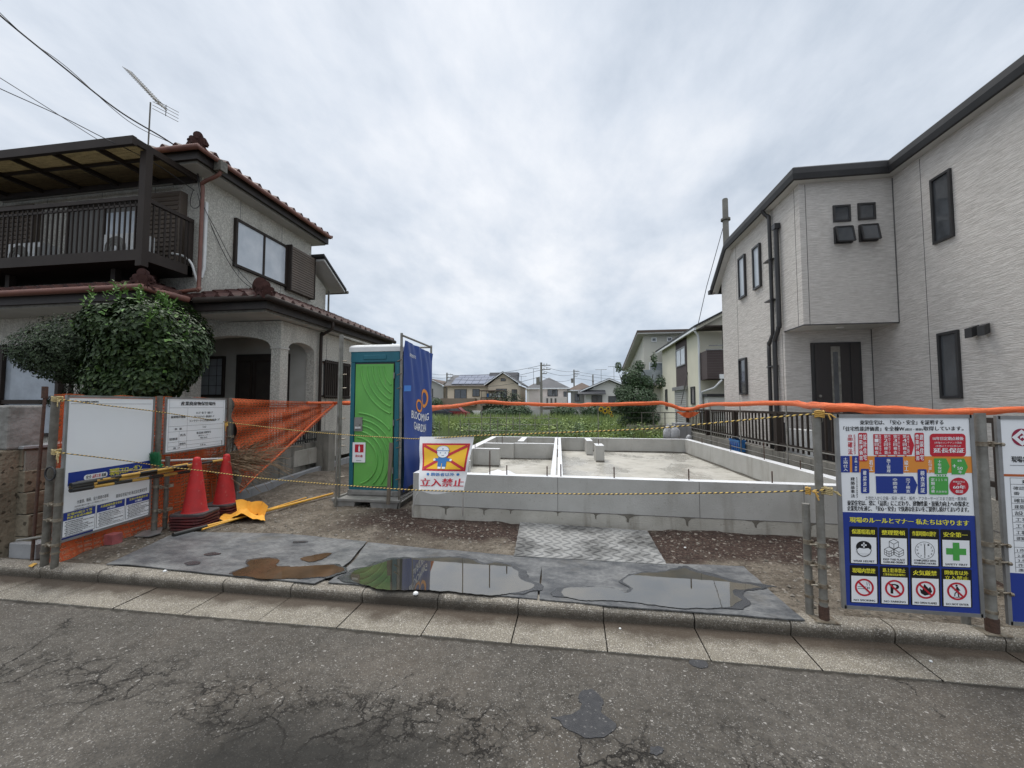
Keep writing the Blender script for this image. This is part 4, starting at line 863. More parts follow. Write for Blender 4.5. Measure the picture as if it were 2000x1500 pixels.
# air conditioners on balcony
def aircon(x, y, z, label):
    t = thing('air_conditioner', (x, y, z), label, 'air conditioner', 'air conditioner units on the balcony')
    b = MB(); b.box((x - .4, y, z + .04), (x + .4, y + .28, z + .6), 'whitepl'); b.box((x - .35, y + .02, z), (x - .25, y + .26, z + .04), 'greybase'); b.box((x + .25, y + .02, z), (x + .35, y + .26, z + .04), 'greybase'); b.build('casing', t)
    b = MB(); b.tube([(x - .12, y - .002, z + .32), (x - .12, y - .01, z + .32)], .235, 'greybase', 22)
    for r in (.07, .12, .17, .22): b.tube([(x - .12 + r * math.cos(a * R(20)), y - .018, z + .32 + r * math.sin(a * R(20))) for a in range(19)], .005, 'galv', 5)
    b.tube([(x - .12, y - .01, z + .32), (x - .12, y - .02, z + .32)], .05, 'whitepl', 12); b.build('fan_grille', t)
    b = MB(); b.box((x + .28, y - .006, z + .3), (x + .38, y, z + .5), 'greybase'); b.build('cover', t)
aircon(-10.75, 6.45, 4.17, 'white air conditioner unit behind the balcony bars at the left')
aircon(-8.35, 6.35, 4.17, 'white air conditioner unit beside the corner post of the balcony')

# antenna on upper roof
p = Vector(at(289, 285, 9.2)); top = at(294, 200, 9.2); t = thing('tv_antenna', p, 'tall thin television antenna on a mast above the old house roof', 'antenna')
b = MB(); b.tube([p - Vector((0, 0, 1.0)), top], .018, 'galv2', 6); b.build('mast', t)
A_ = at(249, 136, 9.7); B_ = at(325, 216, 8.9); b = MB(); b.tube([A_, B_], .014, 'galv2', 6); dr = (B_ - A_).normalized(); sd_ = dr.cross(Vector((0, 0, 1))).normalized()
b.tube([A_.lerp(B_, .35) - Vector((0, 0, .02)), at(299, 192, 9.2), A_.lerp(B_, .9) - Vector((0, 0, .03))], .009, 'galv2', 5)
for k in range(19): q = A_.lerp(B_, k / 20); b.tube([q - sd_ * .12, q + sd_ * .12], .009, 'galv2', 4)
q = A_.lerp(B_, .97)
for k, dz in enumerate((.12, .04, -.05, -.14)): b.tube([q - sd_ * .28 + Vector((0, 0, dz)) + dr * .06, q + sd_ * .28 + Vector((0, 0, dz)) + dr * .06], .008, 'galv2', 4)
b.tube([q + Vector((0, 0, .14)) + dr * .06, q + Vector((0, 0, -.16)) + dr * .06], .01, 'black', 4); b.build('yagi_array', t)
# overhead cables
def cable(pts, r, label, sgs=None, mt='cable'):
    MB().tube(smoothpath(pts, 10), r, mt, 6).build('overhead_cable', label=label, cat='cable', group='service cables running to the old house')
cable([at(-60, -30, 4.6), at(0, 30, 5.0), at(120, 128, 5.5), at(230, 215, 6.0), at(320, 270, 6.45), at(368, 303, 6.75), at(384, 322, 6.9)], .014, 'thick twin cable sweeping from the upper left corner to the roof corner')
cable([at(-60, -38, 4.5), at(0, 25, 4.9), at(60, 80, 5.3), at(130, 131, 5.6), at(250, 236, 6.1), at(345, 285, 6.6), at(380, 314, 6.9)], .006, 'thin wire twisted round the thick cable at the upper left')
cable([at(-40, 128, 4.8), at(0, 152, 5.0), at(100, 215, 5.8), at(190, 272, 6.6), at(240, 300, 7.2)], .006, 'thin wire passing behind the canopy, upper of the lower left pair')
cable([at(-40, 152, 4.8), at(0, 173, 5.0), at(115, 225, 5.4), at(200, 268, 5.65), at(300, 318, 6.2), at(380, 372, 6.95)], .007, 'thin dark wire crossing in front of the canopy edge')
cable([at(384, 320, 6.9), at(388, 345, 6.95), at(405, 420, 7.2), at(440, 500, 7.6), at(470, 545, 7.9), at(497, 566, 7.35)], .007, 'dark wire looping down the side wall past the window to the lower roof')
cable([at(384, 330, 6.92), at(395, 395, 6.99), at(425, 455, 7.3), at(460, 520, 7.8), at(500, 565, 7.35)], .006, 'second dark wire drooping down the stucco side wall')
cable([at(378, 370, 6.95), at(373, 385, 6.95), at(372, 400, 6.95), at(380, 407, 6.95), at(390, 400, 6.95), at(386, 378, 6.95)], .006, 'small wire coil at the wall corner by the copper downpipe')

# boundary walls at left
b = MB()
TY0, TY1 = 3.3, 5.3
for c in range(5):
    z0 = .06 + c * .212; xs = -5.28
    y = TY0 - (c % 2) * .3
    while y < TY1:
        l_ = .62; ya, yb = max(y, TY0), min(y + l_, TY1)
        if yb - ya > .05: j = rnd.uniform(-.012, .012); b.box((xs - .25, ya + .004, z0 + .004), (xs + j - .035 * c + .06, yb - .004, z0 + .208), 'tuff')
        y += l_
b.box((-5.55, TY0 + .02, .0), (-5.36, TY1, 1.10), 'block'); b.box((-5.6, TY0 - .01, 1.12), (-5.34, TY1, 1.15), 'newblock')
b.box((-7.5, TY0, 0), (-5.55, TY0 + .2, 1.1), 'tuff')
b.build('stone_wall', label='tan tuff stone retaining wall left of the white notice board', cat='wall', bevel=.006)
b = MB(); b.box((-5.72, 3.20, 1.12), (-5.40, 3.48, 1.55), 'granite'); b.box((-5.75, 3.16, .0), (-5.40, 3.46, 1.118), 'tuff'); b.build('gate_pillar', label='grey squared stone pillar at the left edge on top of the wall', cat='pillar', bevel=.02)
b = MB(); b.box((-5.36, 3.24, .09), (-5.04, 3.38, .235), 'newblock'); b.build('concrete_block', label='grey concrete block standing on the kerb at the foot of the stone wall', cat='concrete block', bevel=.008)
# block wall along the boundary further back, raised soil behind
def bq(y, off): return (bx(y) + off, y)
b = MB()
y = 5.5
while y < 9.6:
    for c in range(3):
        yy = y + (c % 2) * .2; x0, _ = bq(yy, -.30); x1, _ = bq(yy + .39, -.30)
        z0 = .12 + c * .205; b.prism([(x0, yy, z0), (x1, yy + .388, z0), (x1 - .12, yy + .388, z0), (x0 - .12, yy, z0)], (0, 0, .2), 'block')
    y += .4
b.build('block_wall', label='dirty hollow block wall under the thin railing of the old house', cat='wall')
b = MB(); y = 5.35
while y < 10: x0 = bx(y) - .06; x1 = bx(y + .598) - .06; b.prism([(x0, y, .02), (x1, y + .594, .02), (x1 - .1, y + .594, .02), (x0 - .1, y, .02)], (0, 0, .20), 'newblock'); y += .6
b.build('boundary_kerb', label='row of low grey kerb blocks along the left boundary', cat='kerb row')
b = MB(); b.box((-5.62, 8.35, .05), (-5.32, 8.6, .98), 'block'); b.build('block_pillar', label='tan split face block pillar beside the portable toilet', cat='pillar', bevel=.01)
t = thing('railing', (bx(7) - .36, 7, .74), 'thin black railing on the block wall in front of the old house porch', 'fence')
b = MB()
for z in (.80, 1.50): b.bar((bx(5.5) - .36, 5.5, z), (bx(9.5) - .36, 9.5, z), .03, .03, 'black')
b.build('rail', t)
for k in range(40): y = 5.55 + k * .1; x = bx(y) - .36; MB().box((x - .007, y - .007, .74), (x + .007, y + .007, 1.5), 'black').build('bar', t)
# raised yard behind wall
MB().add([(-16, 3.35, .55), (-5.55, 3.35, .55), (-5.55, 5.5, .55), (-6.0, 9.6, .55), (-6.5, 13, .55), (-16, 13, .55)], [(0, 1, 2, 3, 4, 5)], 'dirt').build('yard_ground', **STR)

# ---------------- trees ----------------
def leaf(b, p, nrm, sz, mt, asp=.5, droop=.3):
    nrm = Vector(nrm).normalized(); a = Vector((rnd.uniform(-1, 1), rnd.uniform(-1, 1), rnd.uniform(-1, 1)))
    ax = (a - nrm * a.dot(nrm)); ax = (ax.normalized() + nrm * .35 - Vector((0, 0, droop))).normalized(); sdv = ax.cross(nrm)
    if sdv.length < .05: return
    sdv.normalize(); up = sdv.cross(ax); w_ = sz * asp; p = Vector(p)
    b.add([p, p + ax * sz * .5 + sdv * w_ * .5 + up * sz * .08, p + ax * sz - up * sz * .05, p + ax * sz * .5 - sdv * w_ * .5 + up * sz * .08], [(0, 1, 2), (0, 2, 3)], mt)
def crown(b, c, rad, n, sz, mt, lobes, new=None, shell=.5, seed=1, asp=.5, cut=None):
    c = Vector(c); r0 = random.Random(seed)
    L_ = [(Vector((r0.gauss(0, 1), r0.gauss(0, 1), r0.gauss(0, 1))).normalized(), r0.uniform(-.10, .14)) for _ in range(lobes)]
    for i in range(n):
        d = Vector((rnd.gauss(0, 1), rnd.gauss(0, 1), rnd.gauss(0, 1))).normalized()
        f = 1 + sum(a * max(0, d.dot(q)) ** 6 for q, a in L_) + .05 * noise.noise(d * 5)
        s_ = rnd.random() ** (1 / 3) if rnd.random() > shell else rnd.uniform(.86, 1.02)
        p = c + Vector((d.x * rad[0], d.y * rad[1], d.z * rad[2])) * f * s_
        if noise.noise(p * 4.2) > .30 and s_ > .7: continue
        if cut and cut(p): continue
        m_ = mt
        if new and d.z > .25 and s_ > .85 and rnd.random() < .12: m_ = new
        leaf(b, p, d + Vector((0, 0, .45)), sz * rnd.uniform(.7, 1.25), m_, asp)
def limb(b, pts, r0, r1, mt='bark'):
    P = smoothpath(pts, 5); n = len(P); b.tube(P, [r0 + (r1 - r0) * i / (n - 1) for i in range(n)], mt, 8)
c1 = Vector((-5.93, 5.0, 2.36))
t = thing('round_shrub_tree', (c1.x, c1.y, .55), 'dense round broadleaf tree with glossy dark leaves, standing right of the spreading one', 'tree')
b = MB(); crown(b, c1, (.64, .62, .66), 12500, .076, 'leaf1', 46, 'leafnew', .5, 3, .6)
for (dx_, dz_, r_) in ((-.26, .30, .30), (.30, .30, .32), (.45, -.05, .30), (.05, .44, .24), (.33, -.42, .32), (-.25, -.45, .34), (.0, -.55, .3), (.15, .1, .45)): crown(b, c1 + Vector((dx_, -.28 - rnd.uniform(0, .15), dz_)), (r_, r_ * .8, r_ * .9), 1300, .078, 'leaf1', 14, 'leafnew', .5, int(100 + dx_ * 50), .6)
for k in range(46):       # stray new shoots
    a = rnd.uniform(0, 3.14); u_ = rnd.uniform(-.3, .3); q = c1 + Vector((.64 * math.cos(a), -.3 + u_, .66 * math.sin(a))); 
    for j in range(9): leaf(b, q + Vector((rnd.uniform(-.02, .02), 0, j * .018)), (rnd.uniform(-1, 1), rnd.uniform(-1, 1), 1), .07, 'leafnew', .42, -.4)
b.build('crown', t); b = MB(); limb(b, [(c1.x + .1, c1.y, .5), (c1.x + .05, c1.y, 1.2), (c1.x, c1.y, 2.3)], .06, .03)
for k in range(7): a = k * .9; limb(b, [(c1.x + .05, c1.y, 1.4 + .05 * k), (c1.x + .3 * math.cos(a), c1.y + .3 * math.sin(a), 1.9), (c1.x + .6 * math.cos(a), c1.y + .55 * math.sin(a), 2.5)], .03, .006)
b.build('trunk', t)
c2 = Vector(at(136, 690, 5.1)); t = thing('spreading_tree', (c2.x + .5, c2.y, .55), 'spreading small leaved garden tree at the far left with a crooked bare stem', 'tree')
b = MB(); crown(b, c2 + Vector((.1, 0, .02)), (.84, .6, .50), 13500, .048, 'leaf2', 30, 'weed_d', .35, 8, .45); crown(b, c2 + Vector((-.46, 0, -.02)), (.40, .35, .24), 2600, .045, 'leaf2', 14, None, .3, 9, .45)
crown(b, c2 + Vector((.75, -.05, -.1)), (.45, .4, .5), 5000, .048, 'leaf2', 14, None, .4, 12, .45); crown(b, c2 + Vector((.45, -.1, .16)), (.5, .4, .42), 4200, .05, 'leaf2', 20, 'weed_d', .4, 13, .45); crown(b, c2 + Vector((.95, .0, .05)), (.4, .4, .5), 2600, .05, 'leaf2', 14, None, .4, 15, .45)
for k in range(60):
    a = rnd.uniform(-1, 1); q = c2 + Vector((a * .75, rnd.uniform(-.3, .3), .40 * math.sqrt(1 - a * a)))
    for j in range(7): leaf(b, q + Vector((a * .012 * j, 0, j * .022)), (rnd.uniform(-1, 1), -.5, 1), .04, 'leaf2', .4, -.3)
b.build('crown', t)
b = MB(); s0 = Vector(at(137, 775, 5.0)); limb(b, [(s0.x, s0.y, .5), s0, at(139, 745, 5.05), at(128, 722, 5.1), at(118, 705, 5.1)], .035, .015); limb(b, [at(139, 745, 5.05), at(165, 720, 5.1), at(200, 700, 5.1)], .02, .008); limb(b, [at(128, 722, 5.1), at(90, 700, 5.1), at(50, 668, 5.1)], .015, .005)
b.build('trunk', t)
t = thing('low_shrub', (-6.6, 4.95, .55), 'low loose shrub filling the gap between the two garden trees', 'shrub')
b = MB(); crown(b, (-6.85, 5.15, 1.78), (.62, .35, .42), 5200, .045, 'leaf2', 16, 'leafnew', .3, 21, .45); crown(b, (-7.2, 5.0, 1.62), (.55, .2, .12), 1600, .04, 'leaf2', 10, 'weed_d', .3, 22, .4); b.build('foliage', t)
b = MB(); [limb(b, [(-6.6 + k * .08, 4.98, .5), (-6.7 + k * .1, 5, 1.3), (-6.9 + k * .2, 5.05, 1.8)], .015, .006) for k in range(-2, 3)]; b.build('stems', t)

# ---------------- lettering and printed faces ----------------
TXT = {}
def textgeo(s, bold=0.0):
    k = (s, bold)
    if k not in TXT:
        c = bpy.data.curves.new('txt', 'FONT'); c.body = s; c.size = 1; c.offset = bold; c.resolution_u = 2
        o = bpy.data.objects.new('txt', c); me = bpy.data.meshes.new_from_object(o)
        v = [(p.co.x, p.co.y) for p in me.vertices]; f = [tuple(p.vertices) for p in me.polygons]
        bpy.data.objects.remove(o); bpy.data.curves.remove(c); bpy.data.meshes.remove(me)
        TXT[k] = (v, f)
    return TXT[k]
class Print:
    """flat printed face: local metres (u right, v up) on a plane; every print layer sits a little proud of the one below"""
    def __init__(s, O, ru, rv, nrm, mp=None): s.O = Vector(O); s.ru = Vector(ru); s.rv = Vector(rv); s.n = Vector(nrm).normalized(); s.b = MB(); s.mp = mp or (lambda x, y: (x, y))
    def P(s, uv, l): return s.O + s.ru * uv[0] + s.rv * uv[1] + s.n * (l * .0007)
    def poly(s, pts, m, l=1):
        s.b.add([s.P(s.mp(*p), l) for p in pts], [tuple(range(len(pts)))], m)
    def rect(s, x0, y0, x1, y1, m, l=1): s.poly([(x0, y1), (x1, y1), (x1, y0), (x0, y0)], m, l)
    def rrect(s, x0, y0, x1, y1, r, m, l=1):
        pts = []
        for cx, cy, a0 in ((x1 - r, y1 - r, 0), (x0 + r, y1 - r, 90), (x0 + r, y0 + r, 180), (x1 - r, y0 + r, 270)):
            for k in range(5): a = R(a0 + k * 22.5); pts.append((cx + r * math.cos(a), cy + r * math.sin(a)))
        s.poly(pts, m, l)
    def disc(s, cx, cy, rx, ry, m, l=1, n=28): s.poly([(cx + rx * math.cos(2 * math.pi * k / n), cy + ry * math.sin(2 * math.pi * k / n)) for k in range(n)], m, l)
    def ring(s, cx, cy, rx, ry, t, m, l=1, n=32, a0=0, a1=360):
        for k in range(n):
            a, b_ = R(a0 + (a1 - a0) * k / n), R(a0 + (a1 - a0) * (k + 1) / n); q = 1 - t
            s.poly([(cx + rx * math.cos(a), cy + ry * math.sin(a)), (cx + rx * math.cos(b_), cy + ry * math.sin(b_)), (cx + rx * q * math.cos(b_), cy + ry * q * math.sin(b_)), (cx + rx * q * math.cos(a), cy + ry * q * math.sin(a))], m, l)
    def line(s, x0, y0, x1, y1, w_, m, l=1):
        dx, dy = x1 - x0, y1 - y0; d = math.hypot(dx, dy) or 1; nx, ny = -dy / d * w_ / 2, dx / d * w_ / 2
        s.poly([(x0 + nx, y0 + ny), (x1 + nx, y1 + ny), (x1 - nx, y1 - ny), (x0 - nx, y0 - ny)], m, l)
    def text(s, t, x0, y0, x1, y1, m, l=2, bold=.012):
        """lettering stretched into the box (x0,y0)-(x1,y1); y0 is the top edge when the layout runs downward"""
        v, f = textgeo(t, 0.0)
        if not v: return
        ax, bx_ = min(p[0] for p in v), max(p[0] for p in v); ay, by = min(p[1] for p in v), max(p[1] for p in v)
        w_ = (x1 - x0); em = abs(y0 - y1) * .055 * (1 if x1 > x0 else -1)
        for q, o in enumerate((-.5, .5) if bold > .005 else (0,)):      # two passes side by side make the strokes bolder
            e_ = em * o * (1.8 if bold > .015 else 1)
            vs = [s.P(s.mp(x0 + e_ + w_ * (p[0] - ax) / (bx_ - ax or 1), y1 + (y0 - y1) * (p[1] - ay) / (by - ay or 1)), l + .3 * q) for p in v]
            s.b.add(vs, f, m)
    def vtext(s, t, x0, y0, x1, y1, m, l=2, bold=.012):
        n = len(t); h = (y1 - y0) / n
        for i, ch in enumerate(t):
            if ch in ' ': continue
            if ch in '・ー一': s.rect(x0 + (x1 - x0) * .2, y0 + h * (i + .45), x1 - (x1 - x0) * .2, y0 + h * (i + .55), m, l); continue
            s.text(ch, x0, y0 + h * (i + .08), x1, y0 + h * (i + .92), m, l, bold)

def atS(px, py, off=.0):
    """pixel -> point on the vertical plane of the left boundary, shifted by off towards the plot"""
    r = _F + _R * ((px - 1000) / FPX) - _U * ((py - 750) / FPX); A = Vector((-4.6 + off, 3.1, 0)); nn = Vector((1, .1502, 0)); return CAM + r * ((A - CAM).dot(nn) / r.dot(nn))
# --- sign board with rules, right ---
def sign_frame(t, P, Q, z0, z1, w_=.022, d=.02):
    """aluminium frame round a board whose bottom corners are P and Q (xy)"""
    b = MB(); a, c = Vector((P[0], P[1], 0)), Vector((Q[0], Q[1], 0)); up = Vector((0, 0, 1))
    for z in (z0, z1): b.bar(a + up * z, c + up * z, d, w_, 'alu')
    for q in (a, c): b.bar(q + up * (z0 - w_ / 2), q + up * (z1 + w_ / 2), d, w_, 'alu', up=(c - a).normalized())
    return b.build('frame', t)
SY = 3.10; sx0, sx1, sz0, sz1 = 1.783, 2.552, .225, 1.468
t = thing('notice_board', (2.165, SY, .2), 'white and blue site notice board with a colour chart above eight pictogram panels', 'notice board')
sign_frame(t, (sx0 - .012, SY), (sx1 + .012, SY), sz0 - .011, sz1 + .011)
MB().box((sx0, SY - .004, sz0), (sx1, SY + .004, sz1), 'p_white').build('board', t)
W_, Hh = sx1 - sx0, sz1 - sz0
def mapR(sx, sy):      # layout coordinates measured on the board -> metres
    xl = 1634 + (sy - 808) / 373 * 11; xr = 1889 + (sy - 817) / 381 * 12; u = (sx - xl) / (xr - xl)
    yt = 808 + 9 * u; yb = 1181 + 17 * u; return (u * W_, (1 - (sy - yt) / (yb - yt)) * Hh)
k2 = lambda x, y: mapR(1620 + x / 6.897, 800 + y / 6.897); k3 = lambda x, y: mapR(1620 + x / 6.817, 990 + y / 6.817)
p = Print((sx0, SY - .0045, sz0), (1, 0, 0), (0, 0, 1), (0, -1, 0), k2)
T = p.text
# slanted layout: boxes are given in an unslanted frame, y shifted by the board's slope
def sk(f): return lambda x, y: f(x, y + (x - 100) * .028)
def sk3(f): return lambda x, y: f(x, y + (x - 150) * .048)
p.mp = sk(k2)
T('東栄住宅は、「安心・安全」を証明する', 395, 92, 1520, 158, 'p_blk'); T('「住宅性能評価書」を全棟W', 165, 180, 1000, 245, 'p_blk'); T('(設計・建設)', 1010, 205, 1245, 245, 'p_blk'); T('取得しています。', 1255, 180, 1780, 240, 'p_blk')
p.vtext('品確法', 225, 290, 285, 580, 'p_red'); p.vtext('(住宅の品質確保促進法)', 303, 290, 330, 570, 'p_red')
def vb(x0, y0, x1, y1, m): p.rrect(x0, y0, x1, y1, 18, m, 3)
p.rect(85, 592, 1885, 818, 'p_org', 1)
for x0, x1, s_ in ((118, 245, '土地仕入'), (278, 375, '企画・設計')): p.rect(x0, 590, x1, 820, 'p_blue', 2); p.vtext(s_, x0 + 35, 610, x1 - 30, 805, 'p_white', 4)
p.poly([(575, 288), (1075, 290), (1128, 440), (1090, 575), (580, 578)], 'p_red', 2)
for k_, (n_, s2) in enumerate((('1', '基礎配筋工事完了時'), ('2', '躯体工事完了時'), ('3', '内装下地工事完了時'), ('4', '竣工時'))): x = 592 + k_ * 127; p.vtext('第' + n_ + '回検査', x, 292, x + 50, 568, 'p_white', 4); p.vtext(s2, x + 58, 292, x + 88, 568, 'p_white', 4, .0); p.poly([(x + 20, 582), (x + 55, 582), (x + 38, 605)], 'p_red', 2)
for x0 in (368, 1135): vb(x0, 270, x0 + 122, 665, 'p_red'); p.vtext('性能評価書', x0 + 10, 285, x0 + 56, 655, 'p_white', 4); p.vtext('設計住宅' if x0 < 500 else '建設住宅', x0 + 66, 285, x0 + 112, 655, 'p_white', 4)
vb(395, 768, 510, 1105, 'p_blue'); p.vtext('確認済証', 425, 785, 470, 1090, 'p_white', 4); vb(1165, 770, 1285, 1110, 'p_blue'); p.vtext('検査済証', 1200, 785, 1255, 1095, 'p_white', 4)
p.rrect(1335, 282, 1805, 595, 50, 'p_red', 2); T('10年目定期点検後', 1375, 325, 1775, 372, 'p_white', 4); T('5年毎のメンテナンス実施', 1395, 392, 1750, 420, 'p_white', 4, 0); T('(有償)にてさらに安心の', 1410, 438, 1740, 468, 'p_white', 4, 0); T('延長保証', 1380, 478, 1780, 545, 'p_white', 4, .02)
p.vtext('着工', 510, 640, 562, 800, 'p_white', 4); p.rect(590, 603, 975, 835, 'p_blue', 2); p.vtext('施工管理', 750, 625, 800, 820, 'p_white', 4); p.vtext('竣工', 988, 645, 1040, 800, 'p_white', 4); p.vtext('お引渡し', 1308, 640, 1352, 830, 'p_white', 4)
p.poly([(1385, 620), (1545, 620), (1590, 730), (1550, 835), (1390, 835)], 'p_grn', 3); p.vtext('10年保証'.replace('10', '十'), 1432, 640, 1480, 820, 'p_white', 4); p.poly([(1610, 622), (1780, 622), (1825, 735), (1780, 838), (1612, 838)], 'p_grn', 3); T('+', 1628, 700, 1668, 745, 'p_white', 4, .03); T('最長', 1690, 640, 1745, 665, 'p_white', 4); T('50', 1685, 735, 1755, 775, 'p_white', 4); T('年', 1700, 785, 1745, 825, 'p_white', 4)
p.poly([(600, 868), (1105, 868), (1160, 985), (1120, 1105), (605, 1105)], 'p_blue', 2); p.vtext('中間検査', 832, 890, 885, 1095, 'p_white', 4); p.vtext('完了検査', 1005, 890, 1060, 1095, 'p_white', 4)
p.rrect(1315, 868, 1565, 1115, 18, 'p_grn', 3); p.vtext('定期点検', 1338, 885, 1385, 1095, 'p_white', 4); T('3  2  5  10', 1400, 898, 1545, 930, 'p_white', 4, 0); T('月年年年', 1400, 1060, 1545, 1090, 'p_white', 4, 0)
for q in range(4): p.poly([(1412 + q * 36, 845), (1440 + q * 36, 845), (1426 + q * 36, 868)], 'p_grn', 2)
p.disc(1705, 1000, 125, 118, 'p_red', 2); T('無償住宅は', 1625, 925, 1780, 950, 'p_white', 4, 0); T('最長', 1680, 955, 1735, 975, 'p_white', 4, 0); T('60年', 1625, 985, 1785, 1035, 'p_white', 4, .02); T('保証', 1655, 1048, 1755, 1090, 'p_white', 4)
p.vtext('建築基準法', 255, 880, 312, 1170, 'p_blk', 2); p.vtext('(住宅金融支援機構)', 330, 880, 352, 1170, 'p_blk', 2, 0)
T('土地仕入から企画・設計・施工・販売・アフターサービスまで自社一貫体制', 455, 1142, 1798, 1195, 'p_lineg', 2, 0)
T('東栄住宅は、常に「品質」にこだわり、建物性能・技術力向上への探求と', 205, 1202, 1828, 1275, 'p_blk'); T('企業努力を通じ、「安心・安全」で快適な住まいをご提供し続けてまいります。', 205, 1278, 1825, 1348, 'p_blk')
p.mp = sk3(k3); p.mp = lambda x, y: k3(x, y + (x - 150) * .046)
p.mp = lambda x, y: (lambda u, v: (min(max(u, 0), W_), max(v, 0)))(*k3(x, y + (x - 150) * .046))
p.rect(60, 55, 2000, 1500, 'p_blue', 1)
T('現場のルールとマナー 私たちは守ります', 230, 118, 1798, 192, 'p_yel', 3, .025)
heads = ['保護帽着用', '整理整頓', '作業時間の遵守', '安全第一', '現場内禁煙', '路上駐車禁止', '火気厳禁', '立入禁止']
foots = [('WEAR HELMET',), ('KEEP THIS PLACE', 'CLEAN AND ORDERLY'), ('COMPLIANCE WITH', 'WORKING HOURS'), ('SAFETY FIRST',), ('NO SMOKING',), ('NO PARKING',), ('NO OPEN FLAMES',), ('DO NOT ENTER',)]
for k_ in range(8):
    x0 = 222 + (k_ % 4) * 404; y0 = 245 if k_ < 4 else 765; x1 = x0 + 385; yh = y0 + 140; y1 = y0 + 500
    p.rrect(x0, y0, x1, y1, 18, 'p_blk', 2); p.rect(x0 + 20, yh, x1 - 20, y1 - 10, 'p_white', 3)
    if k_ in (5, 7):
        T({5: '路上駐車禁止', 7: '関係者以外'}[k_], x0 + 40, y0 + 22, x1 - 45, y0 + 78, 'p_yel', 4); T({5: '工事車両は指定場所に', 7: '立入禁止'}[k_], x0 + 40, y0 + 90, x1 - 45, y0 + (120 if k_ == 5 else 142), 'p_yel', 4)
    else: T(heads[k_], x0 + 35, y0 + 35, x1 - 45, y0 + 100, 'p_yel', 4, .02)
    for q, s_ in enumerate(foots[k_]): yy = y1 - 52 - 36 * (len(foots[k_]) - 1 - q); T(s_, x0 + 50, yy, x1 - 50, yy + 26, 'p_blk', 4, .03)
    cx, cy = (x0 + x1) / 2, yh + 150
    if k_ == 0:
        p.ring(cx, cy + 15, 100, 92, .06, 'p_blk', 4, 24, 0, 180); p.disc(cx, cy - 20, 104, 80, 'p_blk', 5); p.poly([(cx - 106, cy + 25), (cx - 60, cy - 5), (cx, cy + 2), (cx + 60, cy - 5), (cx + 106, cy + 25), (cx + 90, cy + 70), (cx - 90, cy + 70)], 'p_white', 6); p.line(cx - 35, cy - 45, cx + 35, cy - 45, 20, 'p_white', 7); p.line(cx, cy - 78, cx, cy - 12, 20, 'p_white', 7)
        for a in range(12): a0, a1 = R(a * 15), R(a * 15 + 15); p.line(cx + 98 * math.cos(a0), cy + 12 + 95 * math.sin(a0), cx + 98 * math.cos(a1), cy + 12 + 95 * math.sin(a1), 8, 'p_blk', 7)
    elif k_ == 1:
        for ox, oy, m2 in ((0, -70, 0), (-66, 35, 1), (66, 35, 2)):
            h_ = 66; a = [(ox, oy - h_), (ox + 62, oy - h_ / 2), (ox + 62, oy + h_ / 2), (ox, oy + h_), (ox - 62, oy + h_ / 2), (ox - 62, oy - h_ / 2)]; a = [(cx + q[0], cy + q[1]) for q in a]
            for q in range(6): p.line(*a[q], *a[(q + 1) % 6], 6, 'p_blk', 4)
            for q in (1, 3, 5): p.line(cx + ox, cy + oy, *a[q], 6, 'p_blk', 4)
            if m2: p.line(cx + ox, cy + oy + h_ / 2, cx + ox + 62, cy + oy, 6, 'p_blk', 4); p.line(cx + ox, cy + oy + h_ / 2, cx + ox - 62, cy + oy, 6, 'p_blk', 4)
            if m2 == 1: p.line(cx + ox + 31, cy + oy - 16, cx + ox + 31, cy + oy + 50, 6, 'p_blk', 4); p.line(cx + ox - 31, cy + oy - 16, cx + ox - 31, cy + oy + 50, 6, 'p_blk', 4)
    elif k_ == 2:
        p.ring(cx, cy, 128, 116, .04, 'p_blk', 4)
        for q in range(12): a = R(q * 30); T(str(q if q else 12), cx + 98 * math.sin(a) - 11, cy - 86 * math.cos(a) - 11, cx + 98 * math.sin(a) + 11, cy - 86 * math.cos(a) + 11, 'p_blk', 4, .0)
        p.line(cx, cy - 80, cx, cy + 70, 9, 'p_blk', 5)
    elif k_ == 3: p.rect(cx - 128, cy - 42, cx + 128, cy + 42, 'p_grn', 4); p.rect(cx - 42, cy - 118, cx + 42, cy + 118, 'p_grn', 5)
    else:
        if k_ == 4:
            p.line(cx - 90, cy - 8, cx + 30, cy - 8, 6, 'p_blk', 4); p.line(cx - 90, cy + 18, cx + 30, cy + 18, 6, 'p_blk', 4); p.line(cx + 45, cy - 10, cx + 45, cy + 20, 10, 'p_blk', 4); p.line(cx + 65, cy - 10, cx + 65, cy + 20, 10, 'p_blk', 4); p.line(cx + 35, cy - 70, cx + 40, cy - 25, 6, 'p_blk', 4); p.line(cx + 60, cy - 70, cx + 72, cy - 25, 6, 'p_blk', 4)
        elif k_ == 5: T('P', cx - 48, cy - 62, cx + 55, cy + 66, 'p_blk', 4, .05)
        elif k_ == 6: p.poly([(cx - 15, cy - 80), (cx + 40, cy - 20), (cx + 62, cy - 45), (cx + 85, cy + 20), (cx + 50, cy + 60), (cx - 10, cy + 75), (cx - 60, cy + 45), (cx - 75, cy - 15), (cx - 40, cy + 5)], 'p_blk', 4)
        else:
            p.disc(cx - 5, cy - 72, 15, 14, 'p_blk', 4)
            for a in ((0, -55, 12, 5, 28), (5, -50, 38, -10, 11), (-2, -40, -32, -5, 10), (8, 5, 22, 75, 14), (2, 5, -28, 30, 14), (-28, 30, -30, 65, 13), (-60, 78, 60, 78, 7)): p.line(cx + a[0], cy + a[1], cx + a[2], cy + a[3], a[4], 'p_blk', 4)
        p.ring(cx, cy, 128, 116, .20, 'p_red', 5); p.line(cx - 82, cy - 74, cx + 82, cy + 74, 24, 'p_red', 6)
p.b.build('printed_face', t)
